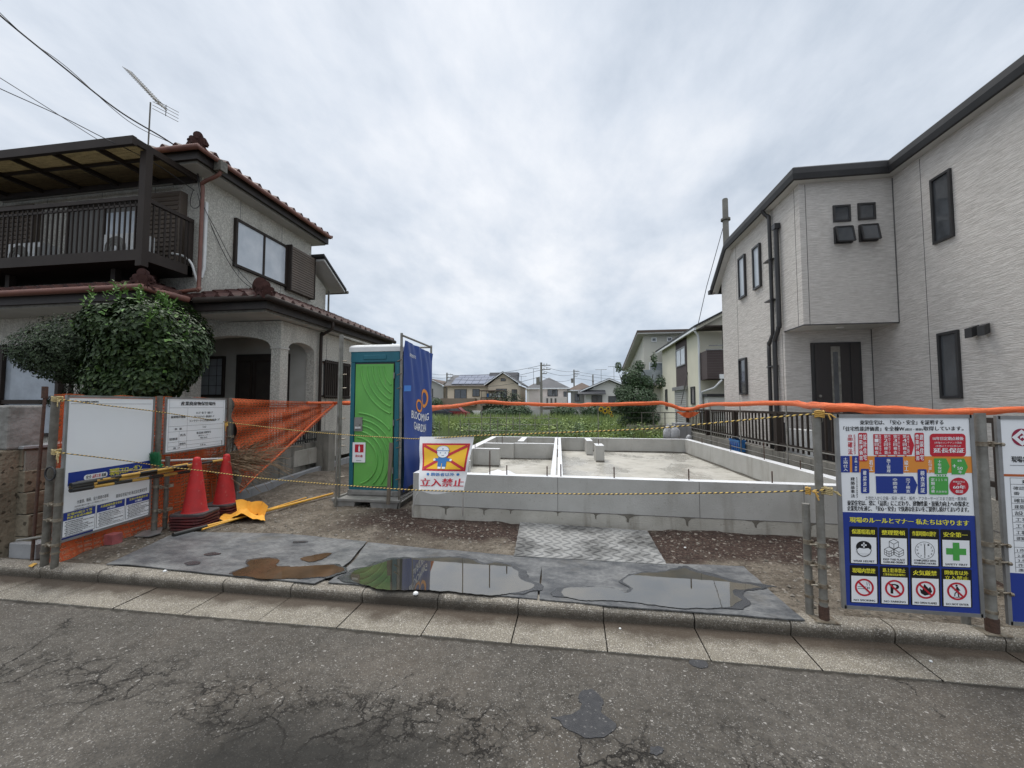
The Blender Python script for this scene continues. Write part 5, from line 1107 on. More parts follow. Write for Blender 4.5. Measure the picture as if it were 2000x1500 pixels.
# --- second board at the right edge ---
t = thing('notice_board', (3.1, SY, .2), 'white and blue building permit board cut off by the right edge of the photo', 'notice board')
qx0, qx1 = 2.725, 3.50; sign_frame(t, (qx0 - .012, SY), (qx1 + .012, SY), sz0 - .045, sz1 + .005)
MB().box((qx0, SY - .004, sz0 - .034), (qx1, SY + .004, sz1 - .006), 'p_white').build('board', t)
p = Print((qx0, SY - .0045, sz0 - .034), (1, 0, 0), (0, 0, 1), (0, -1, 0)); Hq = sz1 - .006 - sz0 + .034
p.rect(0, 0, qx1 - qx0, .30, 'p_blue'); p.text('B', .075, .105, .125, .06, 'p_white', 2, .03); p.text('LOOMING GARDEN', .132, .105, .7, .06, 'p_white', 2, .03)
p.rect(0, .905, qx1 - qx0, .92, 'p_brn'); p.rect(.04, .975, .70, .978, 'p_lineg'); p.text('現場名', .05, 1.035, .135, .995, 'p_blk', 2); p.text('称', .16, 1.035, .185, .995, 'p_blk', 2)
gx, gy = .115, 1.155; p.disc(gx, gy, .056, .056, 'p_mar'); p.poly([(gx - .056, gy), (gx, gy + .050), (gx + .05, gy + .005), (gx + .035, gy - .01), (gx, gy + .026), (gx - .026, gy), (gx, gy - .026), (gx + .015, gy - .012), (gx + .002, gy), (gx - .01, gy - .01), (gx - .01, gy + .004), (gx + .008, gy + .014), (gx + .044, gy - .012), (gx, gy - .054)], 'p_white', 2)
ys = [.895, .855, .775, .735, .695, .655, .615, .575, .535, .50, .46, .425, .395, .365, .335, .305]; rows = ['建築基準法による確認済', '確認年月日番号', '確認済証交付者', '建築主氏名又は名称', '設計者氏名', '工事監理者氏名', '工事施工者氏名', '工事現場管理者氏名', '建築確認に係るその他', '各作業主任者', '1.作業の順序及び方法', '2.器具,工具,安全帯', '3.作業の進行状況', '作業責任者職氏名', '連絡先その他事項']
for i in range(len(ys) - 1):
    p.rect(.035, ys[i], .72, ys[i] + .0022, 'p_lineg', 1); h_ = ys[i] - ys[i + 1]; s_ = rows[i]
    if i in (0, 9): p.text(s_, .10, ys[i] - h_ * .22, .60, ys[i] - h_ * .8, 'p_blk', 2)
    elif i == 1: p.text('確認年月日', .05, ys[i] - .012, .20, ys[i] - .034, 'p_blk', 2, 0); p.text('番      号', .05, ys[i] - .045, .18, ys[i] - .066, 'p_blk', 2, 0)
    else: p.text(s_, .05, ys[i] - h_ * .2, .30, ys[i] - h_ * .85, 'p_blk', 2, 0)
p.rect(.035, .305, .0372, .897, 'p_lineg'); p.rect(.32, .305, .3222, .855, 'p_lineg'); p.b.build('printed_face', t)

# --- left boards, standing along the boundary ---
def side(yA, yB, off=0.0):
    a = Vector((-4.6 - (yA - 3.1) * .1502 + off, yA, 0)); c = Vector((-4.6 - (yB - 3.1) * .1502 + off, yB, 0)); return a, c
a, c = side(3.13, 4.01); n_ = Vector((c.y - a.y, -(c.x - a.x), 0)).normalized(); ru = (c - a).normalized(); Lw = (c - a).length
t = thing('notice_board', (a + c) / 2 + Vector((0, 0, .3)), 'large white board with a blue slogan band and three text panels at the left', 'notice board')
sign_frame(t, a.xy - ru.xy * .012, c.xy + ru.xy * .012, .318, 1.636)
b = MB(); b.bar(a + Vector((0, 0, .975)), c + Vector((0, 0, .975)), .008, 1.29, 'p_white'); b.build('board', t)
p = Print(a + Vector((0, 0, .33)) + n_ * .0045, ru, (0, 0, 1), n_)
p.rect(.02, 1.235, Lw - .02, 1.238, 'p_lineg'); p.text('BLOOMING GARDEN', .10, 1.265, .27, 1.248, 'p_blk', 2, .02); p.ring(.06, 1.262, .013, .010, .35, 'p_org', 2, 12)
p.rect(.03, .475, Lw, .60, 'p_blue'); p.text('現場スローガン', .42, .575, .78, .505, 'p_yel', 3, .02); p.rrect(.17, .505, .40, .555, .024, 'p_white', 2); p.text('安全', .19, .548, .24, .515, 'p_blk', 3); p.text('品質工程', .25, .548, .33, .515, 'p_red', 3); p.text('配慮', .34, .548, .385, .515, 'p_blk', 3)
p.rect(.06, .425, .13, .455, 'p_navy'); p.text('「安全第一 火の用心」', .14, .46, .34, .42, 'p_blk', 2); p.text('現場名', .50, .46, .57, .43, 'p_grn', 2); p.text('東栄住宅協力会 株式会社東栄住宅', .50, .305, .86, .265, 'p_blk', 2, 0); p.text('作業員、職長、協力業者の皆様', .12, .33, .42, .295, 'p_blk', 2, 0)
for q in range(2): p.text('安全作業の徹底をお願いします事故防止に努めること', .1, .282 - q * .026, .42 - q * .12, .266 - q * .026, 'p_blk', 2, 0)
hd = (('足場の組立て等', '作業主任者の職務'), ('木造建築作業主任者', 'の職務'), ('玉掛け作業責任者', 'の職務'))
for q in range(3):
    x0 = .008 + q * .305; x1 = x0 + .285; p.rect(x0 - .004, .018, x1 + .004, .240, 'p_lineg', 1); p.rect(x0, .022, x1, .237, 'p_white', 2); p.rect(x0, .165, x1, .237, 'p_blue', 3)
    p.text(hd[q][0], x0 + .03, .228, x1 - .03, .204, 'p_yel', 4); p.text(hd[q][1], x0 + (.03 if q == 0 else .10), .197, x1 - (.03 if q == 0 else .10), .174, 'p_white' if q else 'p_yel', 4)
    for r_ in range(8): p.text(rnd.choice(['作業の方法及び労働者の配置を決定し作業の進行', '器具工具要求性能墜落制止用器具及び保護帽', '材料の欠点の有無を点検し不良品を取り除くこと', '強風大雨時の作業中止を指示すること']), x0 + .015 + (r_ % 2) * .01, .156 - r_ * .0165, x1 - .012 - rnd.choice([0, 0, .05, .1]), .145 - r_ * .0165, 'p_blk', 4, .01)
p.rect(0, -.012, .28, .016, 'p_navy', 5); p.b.build('printed_face', t)
a, c = side(4.20, 5.17); n2_ = n_; Lw = (c - a).length
t = thing('notice_board', (a + c) / 2 + Vector((0, 0, 1)), 'smaller white table board above the two traffic cones', 'notice board')
sign_frame(t, a.xy - ru.xy * .012, c.xy + ru.xy * .012, .985, 1.64, .018)
b = MB(); b.bar(a + Vector((0, 0, 1.3125)), c + Vector((0, 0, 1.3125)), .008, .635, 'p_white'); b.build('board', t)
p = Print(a + Vector((0, 0, .995)) + n_ * .0045, ru, (0, 0, 1), n_)
p.text('産業廃棄物保管場所', .20, .605, .79, .555, 'p_blk', 2, .02)
for y in (.525, .30, .235, .11, .06): p.rect(.03, y, Lw - .03, y + .0025, 'p_lineg')
p.rect(.03, .02, .0325, .63, 'p_lineg'); p.rect(Lw - .0325, .02, Lw - .03, .63, 'p_lineg'); p.rect(.03, .02, Lw - .03, .0225, 'p_lineg'); p.rect(.31, .02, .3125, .525, 'p_lineg'); p.rect(.19, .06, .1925, .235, 'p_lineg')
p.text('廃棄物の種類', .06, .43, .28, .40, 'p_blk', 2); p.text('木くず・紙くず・金属くず', .45, .475, .74, .445, 'p_blk', 2); p.text('廃プラスチック・廃石膏ボード', .42, .425, .77, .395, 'p_blk', 2); p.text('コンクリートくず及び陶磁器くず', .34, .375, .88, .345, 'p_blk', 2)
p.text('数  量', .12, .28, .23, .255, 'p_blk', 2); p.text('2 m3', .57, .285, .63, .262, 'p_blk', 2); p.text('管理者', .05, .165, .17, .135, 'p_blk', 2); p.text('氏名', .21, .205, .29, .175, 'p_blk', 2); p.text('連絡先', .20, .095, .30, .07, 'p_blk', 2); p.text('株式会社 東栄住宅', .47, .215, .72, .185, 'p_blk', 2); p.text('横浜センター', .50, .172, .70, .152, 'p_blk', 2, 0); p.text('電話', .53, .14, .66, .122, 'p_blk', 2, 0); p.text('高 さ', .11, .05, .21, .028, 'p_blk', 2); p.text('1.8 m', .54, .052, .63, .03, 'p_blk', 2)
p.b.build('printed_face', t)

# ---------------- scaffold posts ----------------
def clampmesh(p, q, r=.03):
    p, q = Vector(p), Vector(q); b = MB(); d = (q - p)
    for c in (p, q): b.tube([c + Vector((0, 0, -.014)), c + Vector((0, 0, .014))], r, 'clamp', 12)
    m_ = (p + q) / 2; b.bar(m_ - d.normalized() * .01 - Vector((0, .03, 0)), m_ + d.normalized() * .012 - Vector((0, .03, 0)), .03, .03, 'clamp'); b.tube([m_ + Vector((-.05, -.035, 0)), m_ + Vector((.06, -.04, .006))], .007, 'clamp', 6); b.tube([m_ + Vector((.045, -.045, .0)), m_ + Vector((.062, -.045, .0))], .012, 'clamp', 6)
    return b
def post(x, y, z0, z1, label, r=.0245, clamps=(), base=True, lean=(0, 0), mt='galv', other=None, grp='scaffold tube posts carrying the boards and the rope'):
    t = thing('scaffold_post', (x, y, z0), label, 'post', grp)
    b = MB(); top = Vector((x + lean[0], y + lean[1], z1)); bot = Vector((x, y, z0)); b.tube([bot, top], r, mt, 14)
    for z in (z0 + .12,): b.tube([(x, y, z), (x, y, z + .018)], r + .005, 'clamp', 12)
    b.build('tube', t)
    for z in clamps:
        f = (z - z0) / (z1 - z0); c = bot.lerp(top, f); o = Vector((other[0], other[1], z)) if other else c + Vector((.05, 0, 0)); clampmesh(c, o, r + .007).build('clamp', t)
    if base:
        b = MB(); b.prism([(x - .07, y - .05, z0 - .002), (x + .07, y - .055, z0 - .002), (x + .068, y + .05, z0 - .002), (x - .072, y + .05, z0 - .002)], (0, 0, .006), 'clamp'); b.tube([(x, y, z0), (x, y, z0 + .09)], r + .006, 'rust', 10); b.build('base_plate', t)
    return t
post(1.665, 3.13, .105, 1.53, 'galvanised post left of the pictogram board with rope knots', clamps=(.33, .46, .60), other=(1.615, 3.19), lean=(.0, 0)); post(1.612, 3.20, .10, .86, 'short open topped post stub left of the pictogram board', base=False)
post(2.635, 3.12, .105, 1.50, 'galvanised post between the two right hand boards with bright clamps', clamps=(.36, .55, .66, 1.30), other=(2.70, 3.14), r=.028); post(2.57, 3.22, .10, .62, 'short post stub hidden behind the edge of the pictogram board', base=False)
post(-4.61, 3.10, .10, .98, 'square looking short post before the left edge of the slogan board', clamps=(.30, .52, .66), other=(-4.74, 3.13), mt='galv2', r=.027, base=False)
post(-4.75, 3.12, .09, 1.64, 'tall flat grey post left of the slogan board with the rope ends tied on', mt='galv2', r=.030, base=False, lean=(.02, 0))
a_, _ = side(4.10, 4.2); post(a_.x, 4.10, .10, 1.66, 'tall post between the slogan board and the table board', mt='galv2', r=.028, clamps=(.35, .62), other=(a_.x + .1, 4.18), base=False)
post(-4.80, 4.27, .10, .94, 'short post in front of the slogan board carrying the striped poles', mt='galv2', base=False, clamps=(.30, .58), other=(-4.86, 4.2))
a_, _ = side(5.27, 5.4); post(a_.x, 5.27, .10, 1.66, 'tall post at the right end of the table board', mt='galv2', r=.026, clamps=(1.1,), base=False); post(-4.93, 5.42, .10, .52, 'short post behind the right cone at the end of the orange net', mt='galv2', base=False)
b = MB(); b.tube([at(62, 1098, 3.2), at(88, 770, 3.3)], .013, 'rust', 8); b.tube([at(87, 778, 3.3), at(88, 755, 3.3)], .024, 'rust', 8); b.build('rusty_pipe', label='thin rusty pipe leaning against the stone wall at the left', cat='pipe')
b = MB(); b.tube([(-5.2, 3.2, .28), (-4.72, 3.18, .36)], .012, 'galv', 8); b.build('short_tube', label='short grey tube lying across the concrete block at the left', cat='tube')
for (px, py) in ((98, 925),):
    q = at(px, py, 3.07); MB().tube([q + Vector((.055 * math.cos(R(a)), -.0, .06 * math.sin(R(a)))) for a in range(0, 361, 24)], .008, 'black', 6).build('wire_ring', label='black wire ring hanging on the left post', cat='ring')

# ---------------- orange netting ----------------
def netgrid(fn, nu, nv, uvs, label, name='safety_net'):
    b = MB(); b.grid(fn, nu, nv, 'net', True, uvs); return b.build(name, label=label, cat='net')
def S(y, off): return Vector((-4.6 - (y - 3.1) * .1502 + off, y, 0))
def f1(u, v):
    y = 3.2 + 2.14 * u; p = S(y, -.24 + .14 * max(0, u - .8) * 5 + .018 * math.sin(u * 37 + v * 5) + .02 * noise.noise(Vector((u * 9, v * 6, 2))))
    if v < .08: p.x += (.08 - v) * (1.0 + .5 * math.sin(u * 26)) * (1 - .5 * u); p.y -= (.08 - v) * 1.5 * max(0, .2 - u); 
    p.z = .085 + 1.57 * v + .01 * math.sin(u * 25); return p
netgrid(f1, 80, 40, lambda u, v: (u * 2.28, v * 1.57), 'orange safety net hung behind the two left boards down to the ground')
def f2(u, v):
    A_ = S(5.33, -.02) + Vector((0, 0, 1.655)); B_ = S(8.9, -.0) + Vector((0, 0, 1.64)); C_ = atS(472, 958); D_ = B_ - Vector((0, 0, .05))
    top = A_.lerp(B_, u); A2 = S(5.33, -.02) + Vector((0, 0, .30)); bot = C_.lerp(D_, u)
    left = Vector((0, 0, 0)); p = top.lerp(bot, v)
    p.x += .035 * math.sin(v * 24 + u * 3) * (1 - u) + .02 * noise.noise(Vector((u * 6, v * 9, 4))); p.z -= .02 * math.sin(math.pi * u) * (1 - v); return p
netgrid(f2, 60, 40, lambda u, v: (u * 3.6, v * 1.4 * (1 - u)), 'orange safety net pulled into a triangle towards the portable toilet')
def roll(path, r, label, seed=0, n=8):
    P = smoothpath(path, n); rs = [.8 * (r[0] + (r[1] - r[0]) * i / (len(P) - 1)) * (1 + .28 * noise.noise(Vector((i * .35, seed, 0)))) for i in range(len(P))]
    b = MB(); b.tube(P, rs, 'orange', 10)
    for k in range(3):
        Q = [p + Vector((0, -.4 * rs[i] * math.cos(k * 2.1 + i * .25), rs[i] * .8 * math.sin(k * 2.1 + i * .22))) for i, p in enumerate(P)]; b.tube(Q, [x * .5 for x in rs], 'orange', 6)
    b.build('rolled_net', label=label, cat='net', group='orange nets rolled up to a bundle')
roll([atS(468, 962, .02), atS(500, 930, .02), atS(545, 888, .02), atS(600, 836, .02), atS(640, 800, .02), atS(655, 788, .02)], (.014, .03), 'diagonal rolled hem of the orange net at the left', 3)
roll([at(600, 787, 7.5), at(640, 787, 8.3), at(655, 787, 8.7), at(690, 788, 6.6)], (.035, .04), 'short rolled orange net between the hem and the toilet frame', 4, 6)
roll([at(838, 797, 6.8), at(870, 795, 9), at(905, 791, 11), at(942, 785, 12), at(1000, 788, 12), at(1060, 790, 12.05), at(1120, 791, 12.05), at(1168, 790, 12.05), at(1230, 789, 12.05), at(1285, 787, 12.1), at(1305, 790, 12.1), at(1330, 799, 12.1)], (.055, .06), 'rolled orange net stretched across the back of the plot', 5)
roll([at(1326, 797, 12.1), at(1345, 800, 11.8), at(1365, 795, 11.2), at(1387, 790, 10.4), at(1445, 789, 8.7), at(1535, 787, 6.9), at(1570, 791, 5.4), at(1602, 794, 3.6), at(1660, 797, 3.25), at(1740, 801, 3.2), at(1850, 806, 3.2), at(1930, 803, 3.2), at(2010, 800, 3.2), at(2120, 802, 3.2)], (.06, .020), 'rolled orange net along the right side over the top of the boards', 6)
b = MB(); c = at(1342, 806, 11.9)
b.grid(lambda u, v: Vector((c.x - .28 + .62 * u, c.y + .03 * math.sin(u * 20), c.z + .02 - .16 * math.sin(math.pi * u) * v + .02 * noise.noise(Vector((u * 5, v * 5, 0))))), 20, 6, 'orange'); b.build('net_end', label='loose sagging flap of orange net at the back right corner', cat='net')

# ---------------- ropes ----------------
def rope(pts, label, r=.0052):
    P = smoothpath(pts, 10); b = MB(); b.tube(P, r, 'rope', 8, uv=True); return b.build('tiger_rope', label=label, cat='rope', group='yellow and black barrier ropes')
rope([at(112, 780, 3.1), atS(140, 783, .05), atS(200, 791, .05), atS(300, 803, .05), atS(380, 815, .05), atS(447, 825, .04), at(520, 834, 5.05), at(600, 843, 4.85), at(700, 851, 4.6), at(770, 855, 4.35), at(826, 857, 4.1), at(926, 851, 3.85), at(1088, 845, 3.65), at(1260, 838, 3.45), at(1333, 832, 3.38), at(1500, 816, 3.2), at(1608, 807, 3.1)], 'upper striped rope from the left post over the table board to the right post')
rope([at(108, 883, 3.08), atS(140, 887, .09), atS(200, 894, .10), atS(260, 902, .11), atS(318, 911, .13), at(400, 920, 4.15), at(500, 933, 4.1), at(600, 942, 4.0), at(700, 950, 3.9), at(810, 957, 3.82), at(905, 960, 3.75), at(1020, 963, 3.6), at(1180, 965, 3.5), at(1386, 963, 3.3), at(1500, 961, 3.2), at(1612, 957, 3.08)], 'lower striped rope crossing in front of the cones and the foundation')
def knot(c, label, mt='rope2', tails=3, r=.035):
    b = MB(); c = Vector(c)
    for k in range(4): b.tube([c + Vector((r * math.cos(R(a)), r * math.sin(R(a)), -.02 + k * .012 + .004 * math.sin(a))) for a in range(0, 361, 30)], .006, mt, 6)
    for k in range(tails): d = Vector((rnd.uniform(.3, 1), -.4, rnd.uniform(-.6, .1))); q = c + Vector((r, -.02, 0)); b.tube([q, q + d * .03, q + d * .055 + Vector((0, 0, -.02 * k))], .005, mt, 5)
    b.build('rope_knot', label=label, cat='rope knot')
knot(at(112, 779, 3.11), 'pale rope wound round the top of the tall left post'); knot(at(112, 882, 3.11), 'frayed pale rope tied half way up the left post', tails=6)
knot(at(440, 828, 5.2), 'small yellow knot on the upper rope beside the table board', 'tapey', 5, .028); knot(at(1600, 808, 3.11), 'yellow and black knot near the top of the right post', 'tapey', 3, .026); knot(at(1614, 958, 3.11), 'bunched pale rope knot half way up the right post', 'rope2', 2, .032)
knot(at(1578, 958, 3.12), 'orange frayed rope end left of the right post', 'tapey', 3, .012)

# ---------------- hanging no entry sheet ----------------
t = thing('warning_sheet', at(868, 955, 3.8), 'white vinyl no entry sheet with a helmeted worker on a crossed yellow panel', 'warning sheet')
TL, TR, BR_, BL = at(820, 853, 4.1), at(926, 853, 3.86), at(906, 957, 3.78), at(818, 956, 3.84)
def SHp(u, v, l=0):
    p = TL.lerp(TR, u).lerp(BL.lerp(BR_, u), v); n_ = Vector((.05, -1, 0)); bulge = .012 * math.sin(v * 9 + u * 4) * (v * (1 - v) * 4) + .008 * noise.noise(Vector((u * 3, v * 3, 7))); return p + n_ * (bulge + l * .0009)
b = MB(); b.grid(lambda u, v: SHp(u, v), 24, 26, 'sheet'); b.grid(lambda u, v: SHp(u, 1) + Vector((0, 0, -.03 * v * (1 + .5 * math.sin(u * 5)) * (math.sin(math.pi * min(1, u * 1.1)) ** .5 if u < .9 else .2))), 20, 3, 'sheet'); b.build('vinyl', t)
class SP(Print):
    def P(s, uv, l): return SHp(uv[0], uv[1], l + 1)
    def poly(s, pts, m, l=1):
        # subdivide so that the print follows the bulge
        n = len(pts); cx = sum(p[0] for p in pts) / n; cy = sum(p[1] for p in pts) / n
        if n == 4 and max(abs(pts[0][0] - pts[2][0]), abs(pts[0][1] - pts[2][1])) > .15:
            k = 8
            for i in range(k):
                for j in range(k):
                    g_ = lambda a, c_: tuple((pts[0][q] * (1 - a) + pts[1][q] * a) * (1 - c_) + (pts[3][q] * (1 - a) + pts[2][q] * a) * c_ for q in (0, 1))
                    s.b.add([s.P(x, l) for x in (g_(i / k, j / k), g_((i + 1) / k, j / k), g_((i + 1) / k, (j + 1) / k), g_(i / k, (j + 1) / k))], [(0, 1, 2, 3)], m)
        else: s.b.add([s.P(x, l) for x in pts], [tuple(range(n))], m)
q_ = SP((0, 0, 0), (1, 0, 0), (0, 0, 1), (0, -1, 0))
q_.rect(.06, .13, .955, .655, 'p_mar' if 0 else 'p_red', 1); q_.rect(.095, .165, .92, .62, 'p_amb', 3)
q_.line(.10, .175, .915, .61, .05, 'p_red', 5); q_.line(.10, .61, .915, .175, .05, 'p_red', 6)
cx = .47
for a in ((cx - .155, .445, cx + .165, .445, .055), ): q_.line(*a, 'p_sky', 8)
q_.disc(cx - .16, .447, .025, .022, 'p_white', 9, 12); q_.disc(cx + .17, .447, .025, .022, 'p_white', 9, 12)
q_.rect(cx - .085, .395, cx + .09, .575, 'p_sky', 8); q_.line(cx, .51, cx, .60, .01, 'p_amb', 9); q_.rect(cx - .075, .575, cx - .01, .61, 'p_white', 9); q_.rect(cx + .015, .575, cx + .08, .61, 'p_white', 9)
q_.disc(cx, .325, .115, .085, 'p_lineg', 9); q_.disc(cx, .325, .108, .079, 'p_white', 10); q_.disc(cx, .265, .118, .085, 'p_white', 11); q_.ring(cx, .262, .122, .088, .07, 'p_sky', 12, 24, 180, 360); q_.line(cx - .13, .272, cx + .13, .272, .012, 'p_sky', 13); q_.line(cx, .225, cx, .25, .02, 'p_sky', 13)
q_.disc(cx - .045, .315, .010, .010, 'p_sky', 13, 8); q_.disc(cx + .05, .315, .010, .010, 'p_sky', 13, 8); q_.line(cx - .02, .365, cx + .03, .362, .008, 'p_lineg', 13)
q_.text('関係者以外', .27, .685, .75, .745, 'p_sky', 4, .02); q_.disc(.20, .715, .03, .024, 'p_sky', 4, 14); q_.disc(.82, .715, .03, .024, 'p_sky', 4, 14); q_.text('立入禁止', .04, .79, .97, .94, 'p_red', 4, .035)
q_.b.build('printed_face', t)
b = MB(); b.tube(smoothpath([at(819, 957, 3.82), at(810, 975, 4.0), at(806, 1000, 4.6), at(808, 1006, 5.05)], 6), .006, 'whitepl', 6); b.tube([at(905, 957, 3.77), at(904, 1008, 4.95)], .006, 'whitepl', 6); b.build('tie_cord', t)

# ---------------- portable toilet ----------------
TX0, TX1, TY0, TY1 = -3.33, -2.56, 5.78, 6.55
T_ = thing('portable_toilet', ((TX0 + TX1) / 2, 6.15, .1), 'teal portable toilet with a bright green door and white roof', 'portable toilet')
b = MB(); b.box((TX0 + .1, TY0 - .043, 1.2), (TX0 + .1, TY0 - .043, 1.2), 'teal') if 0 else None; b.box((TX0 + .03, TY0, .30), (TX1 - .03, TY1, 2.33), 'teal'); b.box((TX0 - .005, TY0 - .02, .32), (TX0 + .06, TY0 + .05, 2.2), 'teal'); b.box((TX1 - .07, TY0 - .02, .32), (TX1 + .005, TY0 + .05, 2.2), 'teal'); b.box((TX0 - .005, TY0 - .025, 2.2), (TX1 + .005, TY0 + .05, 2.36), 'teal'); b.box((TX0 + .2, TY0 - .035, 2.24), (TX1 - .2, TY0 - .02, 2.31), 'teal'); b.box((TX0, TY0 - .02, .28), (TX1, TY0 + .05, .335), 'teal'); b.build('body', T_, bevel=.012)
b = MB()
for k, (g_, z) in enumerate(((0.0, 2.361), (0, 2.42), (.03, 2.45), (.12, 2.475), (.25, 2.49))):
    pass
rz = [(0.03, 2.361), (.03, 2.43), (.01, 2.455), (-.05, 2.475), (-.15, 2.49), (-.3, 2.50)]; vs = []
for e_, z in rz: vs += [(TX0 - e_, TY0 - e_, z), (TX1 + e_, TY0 - e_, z), (TX1 + e_, TY1 + e_, z), (TX0 - e_, TY1 + e_, z)]
b.add(vs, [(i * 4 + j, i * 4 + (j + 1) % 4, (i + 1) * 4 + (j + 1) % 4, (i + 1) * 4 + j) for i in range(len(rz) - 1) for j in range(4)] + [tuple(range(len(vs) - 4, len(vs)))], 'whitepl'); b.build('roof', T_)
b = MB(); dx0, dx1, dz0, dz1 = TX0 + .085, TX1 - .085, .36, 2.17
b.box((dx0, TY0 - .035, dz0), (dx1, TY0 - .0, dz1), 'green'); b.box((dx0 - .012, TY0 - .022, dz0 - .01), (dx1 + .012, TY0 - .003, dz1 + .02), 'black'); o = b.build('door', T_); WLOC[o.name] = WLOC[T_.name].copy()
b = MB(); yr = TY0 - .036
def dm(X_, Y_): return (dx0 + (X_ - 165) / (480 - 165) * (dx1 - dx0), dz1 - (Y_ - 258) / (1190 - 258) * (dz1 - dz0))
def arcs(cx, cy, radii, a0, a1):
    for r in radii:
        seg = []
        for k in range(61):
            a = R(a0 + (a1 - a0) * k / 60); X_, Y_ = cx + r * math.cos(a), cy + r * math.sin(a)
            if 182 < X_ < 466 and 275 < Y_ < 1178: x, z = dm(X_, Y_); seg.append((x, yr, z))
            else:
                if len(seg) > 2: b.tube(seg, .015, 'green', 8)
                seg = []
        if len(seg) > 2: b.tube(seg, .015, 'green', 8)
arcs(600, 275, (200, 247, 294, 342, 390), 90, 180); arcs(180, 1000, (178, 226, 272, 318, 364), -90, 75)
for k in range(5): x, z = dm(205 + k * 44, 272); b.box((x, yr - .004, z - .012), (x + .04, yr + .002, z), 'green')
b.build('ribs', o)
x, z = dm(165, 668); x1, z1 = dm(232, 775); b = MB(); b.box((x, yr - .018, z1), (x1, yr + .002, z), 'greybase'); b.box((x + .02, yr - .03, z1 + .04), (x1 - .02, yr - .017, z1 + .07), 'whitepl'); b.tube([((x + x1) / 2, yr - .017, (z + z1) / 2), ((x + x1) / 2, yr - .035, (z + z1) / 2)], .035, 'greybase', 14); b.build('latch', o)
x, z = dm(155, 860); x1, z1 = dm(262, 1012); b = MB(); pz = yr - .013; b.box((x, pz, z1), (x1, pz + .003, z), 'p_white'); p = Print((x, pz - .0005, z1), (1, 0, 0), (0, 0, 1), (0, -1, 0)); w2, h2 = x1 - x, z - z1
p.rect(w2 * .18, h2 * .50, w2 * .86, h2 * .90, 'p_red'); p.rect(w2 * .46, h2 * .54, w2 * .58, h2 * .78, 'p_white', 2); p.rect(w2 * .49, h2 * .78, w2 * .55, h2 * .85, 'p_white', 2); p.text('消火器', w2 * .22, h2 * .38, w2 * .80, h2 * .26, 'p_red', 2, .03); p.rect(w2 * .3, h2 * .08, w2 * .7, h2 * .10, 'p_lineg', 2)
so_ = b.build('extinguisher_sign', o); WLOC[so_.name] = WLOC[T_.name].copy(); p.b.build('printed_face', so_) if 0 else None
for v_ in (): pass
pf = p.b.build('printed_face', o)
b = MB(); b.box((TX0 - .02, TY0 - .03, .213), (TX1 + .02, TY1 + .02, .30), 'greybase'); b.box((TX0 + .06, TY0 - .04, .225), (TX1 - .06, TY0 - .02, .285), 'greybase')
for x0, x1 in ((TX0 - .13, TX0 + .22), (TX1 - .33, TX1 + .10)):
    b.prism([(x0, TY0 - .22, .19), (x0 + .03, TY0 - .22, .05), (x1 - .03, TY0 - .22, .05), (x1, TY0 - .22, .19)], (0, .9, 0), 'greybase')
b.box((TX0 - .15, TY0 - .235, .168), (TX1 + .12, TY1 + .05, .212), 'greybase'); b.build('base', T_, bevel=.012)
# pipe frame round the toilet
t = thing('pipe_frame', (-2.9, 6.1, .1), 'thin galvanised pipe frame standing round the portable toilet', 'frame')
fl, fr, bk = TX0 - .06, TX1 + .10, 6.85; b = MB()
for x, y in ((fl, 5.6), (fr, 5.6)): b.tube([(x, y, .06), (x, y, 2.60)], .019, 'galv', 10)
b.tube([(fl - .0, 5.52, .1), (fl + .02, 5.52, 2.58)], .016, 'galv', 8)
for x in (fl, fr): b.tube([(x, bk, .06), (x, bk, 2.60)], .019, 'galv', 10)
b.build('upright', t)
for x in (fl, fr):
    for z in (2.57, .22): MB().tube([(x, 5.6, z), (x, bk, z)], .017, 'galv', 8).build('rail', t)
MB().tube([(fl, bk, 2.57), (fr, bk, 2.57)], .017, 'galv', 8).build('rail', t); MB().tube([(fr, 5.6, .16), (fr + .25, 6.2, .34), (fr, bk, .2)], .015, 'galv', 8).build('brace', t)
b = MB()
for z in (.5, .95, 1.05, 1.35, 1.8, 2.2, 2.0): 
    b.tube([(fr + .03, 5.56, z + .015), (fr - .06, 5.6, z - .01)], .008, 'clamp', 5)
    b.tube([(fl - .03, 5.56, z), (fl + .06, 5.64, z + .01)], .008, 'clamp', 5)
b.build('ties', t)
t = thing('banner', (fr, 6.2, .3), 'dark blue tarpaulin banner with white lettering and orange rings on the toilet frame', 'banner')
bxn = fr + .035; by0, by1, bz0, bz1 = 5.64, 6.82, .30, 2.50
def BN(u, v, l=0):
    f = .012 * math.sin(u * 19 + v * 6) * (.35 + .65 * v) + .022 * noise.noise(Vector((u * 3.2 + v * 2.2, v * 2.5, 3))) + .018 * math.sin((u * 1.2 + v) * 26) * max(0, v - .55)
    return Vector((bxn + f + .0012 * l, by0 + (by1 - by0) * u, bz0 + (bz1 - bz0) * v + (.06 * math.sin(u * 7) * (1 - v)) - .05 * u * v))
b = MB(); b.grid(lambda u, v: BN(u, v), 46, 60, 'bluebanner'); b.build('tarpaulin', t)
class BP(Print):
    def P(s, uv, l): return BN(uv[0], uv[1], l * 2 + 2)
p = BP((0, 0, 0), (1, 0, 0), (0, 0, 1), (1, 0, 0)); 
p.ring(.70, .64, .13, .070, .34, 'p_org', 1, 30); p.ring(.49, .575, .095, .047, .34, 'p_org', 1, 26)
p.b.build('emblem', t); p.b = MB()
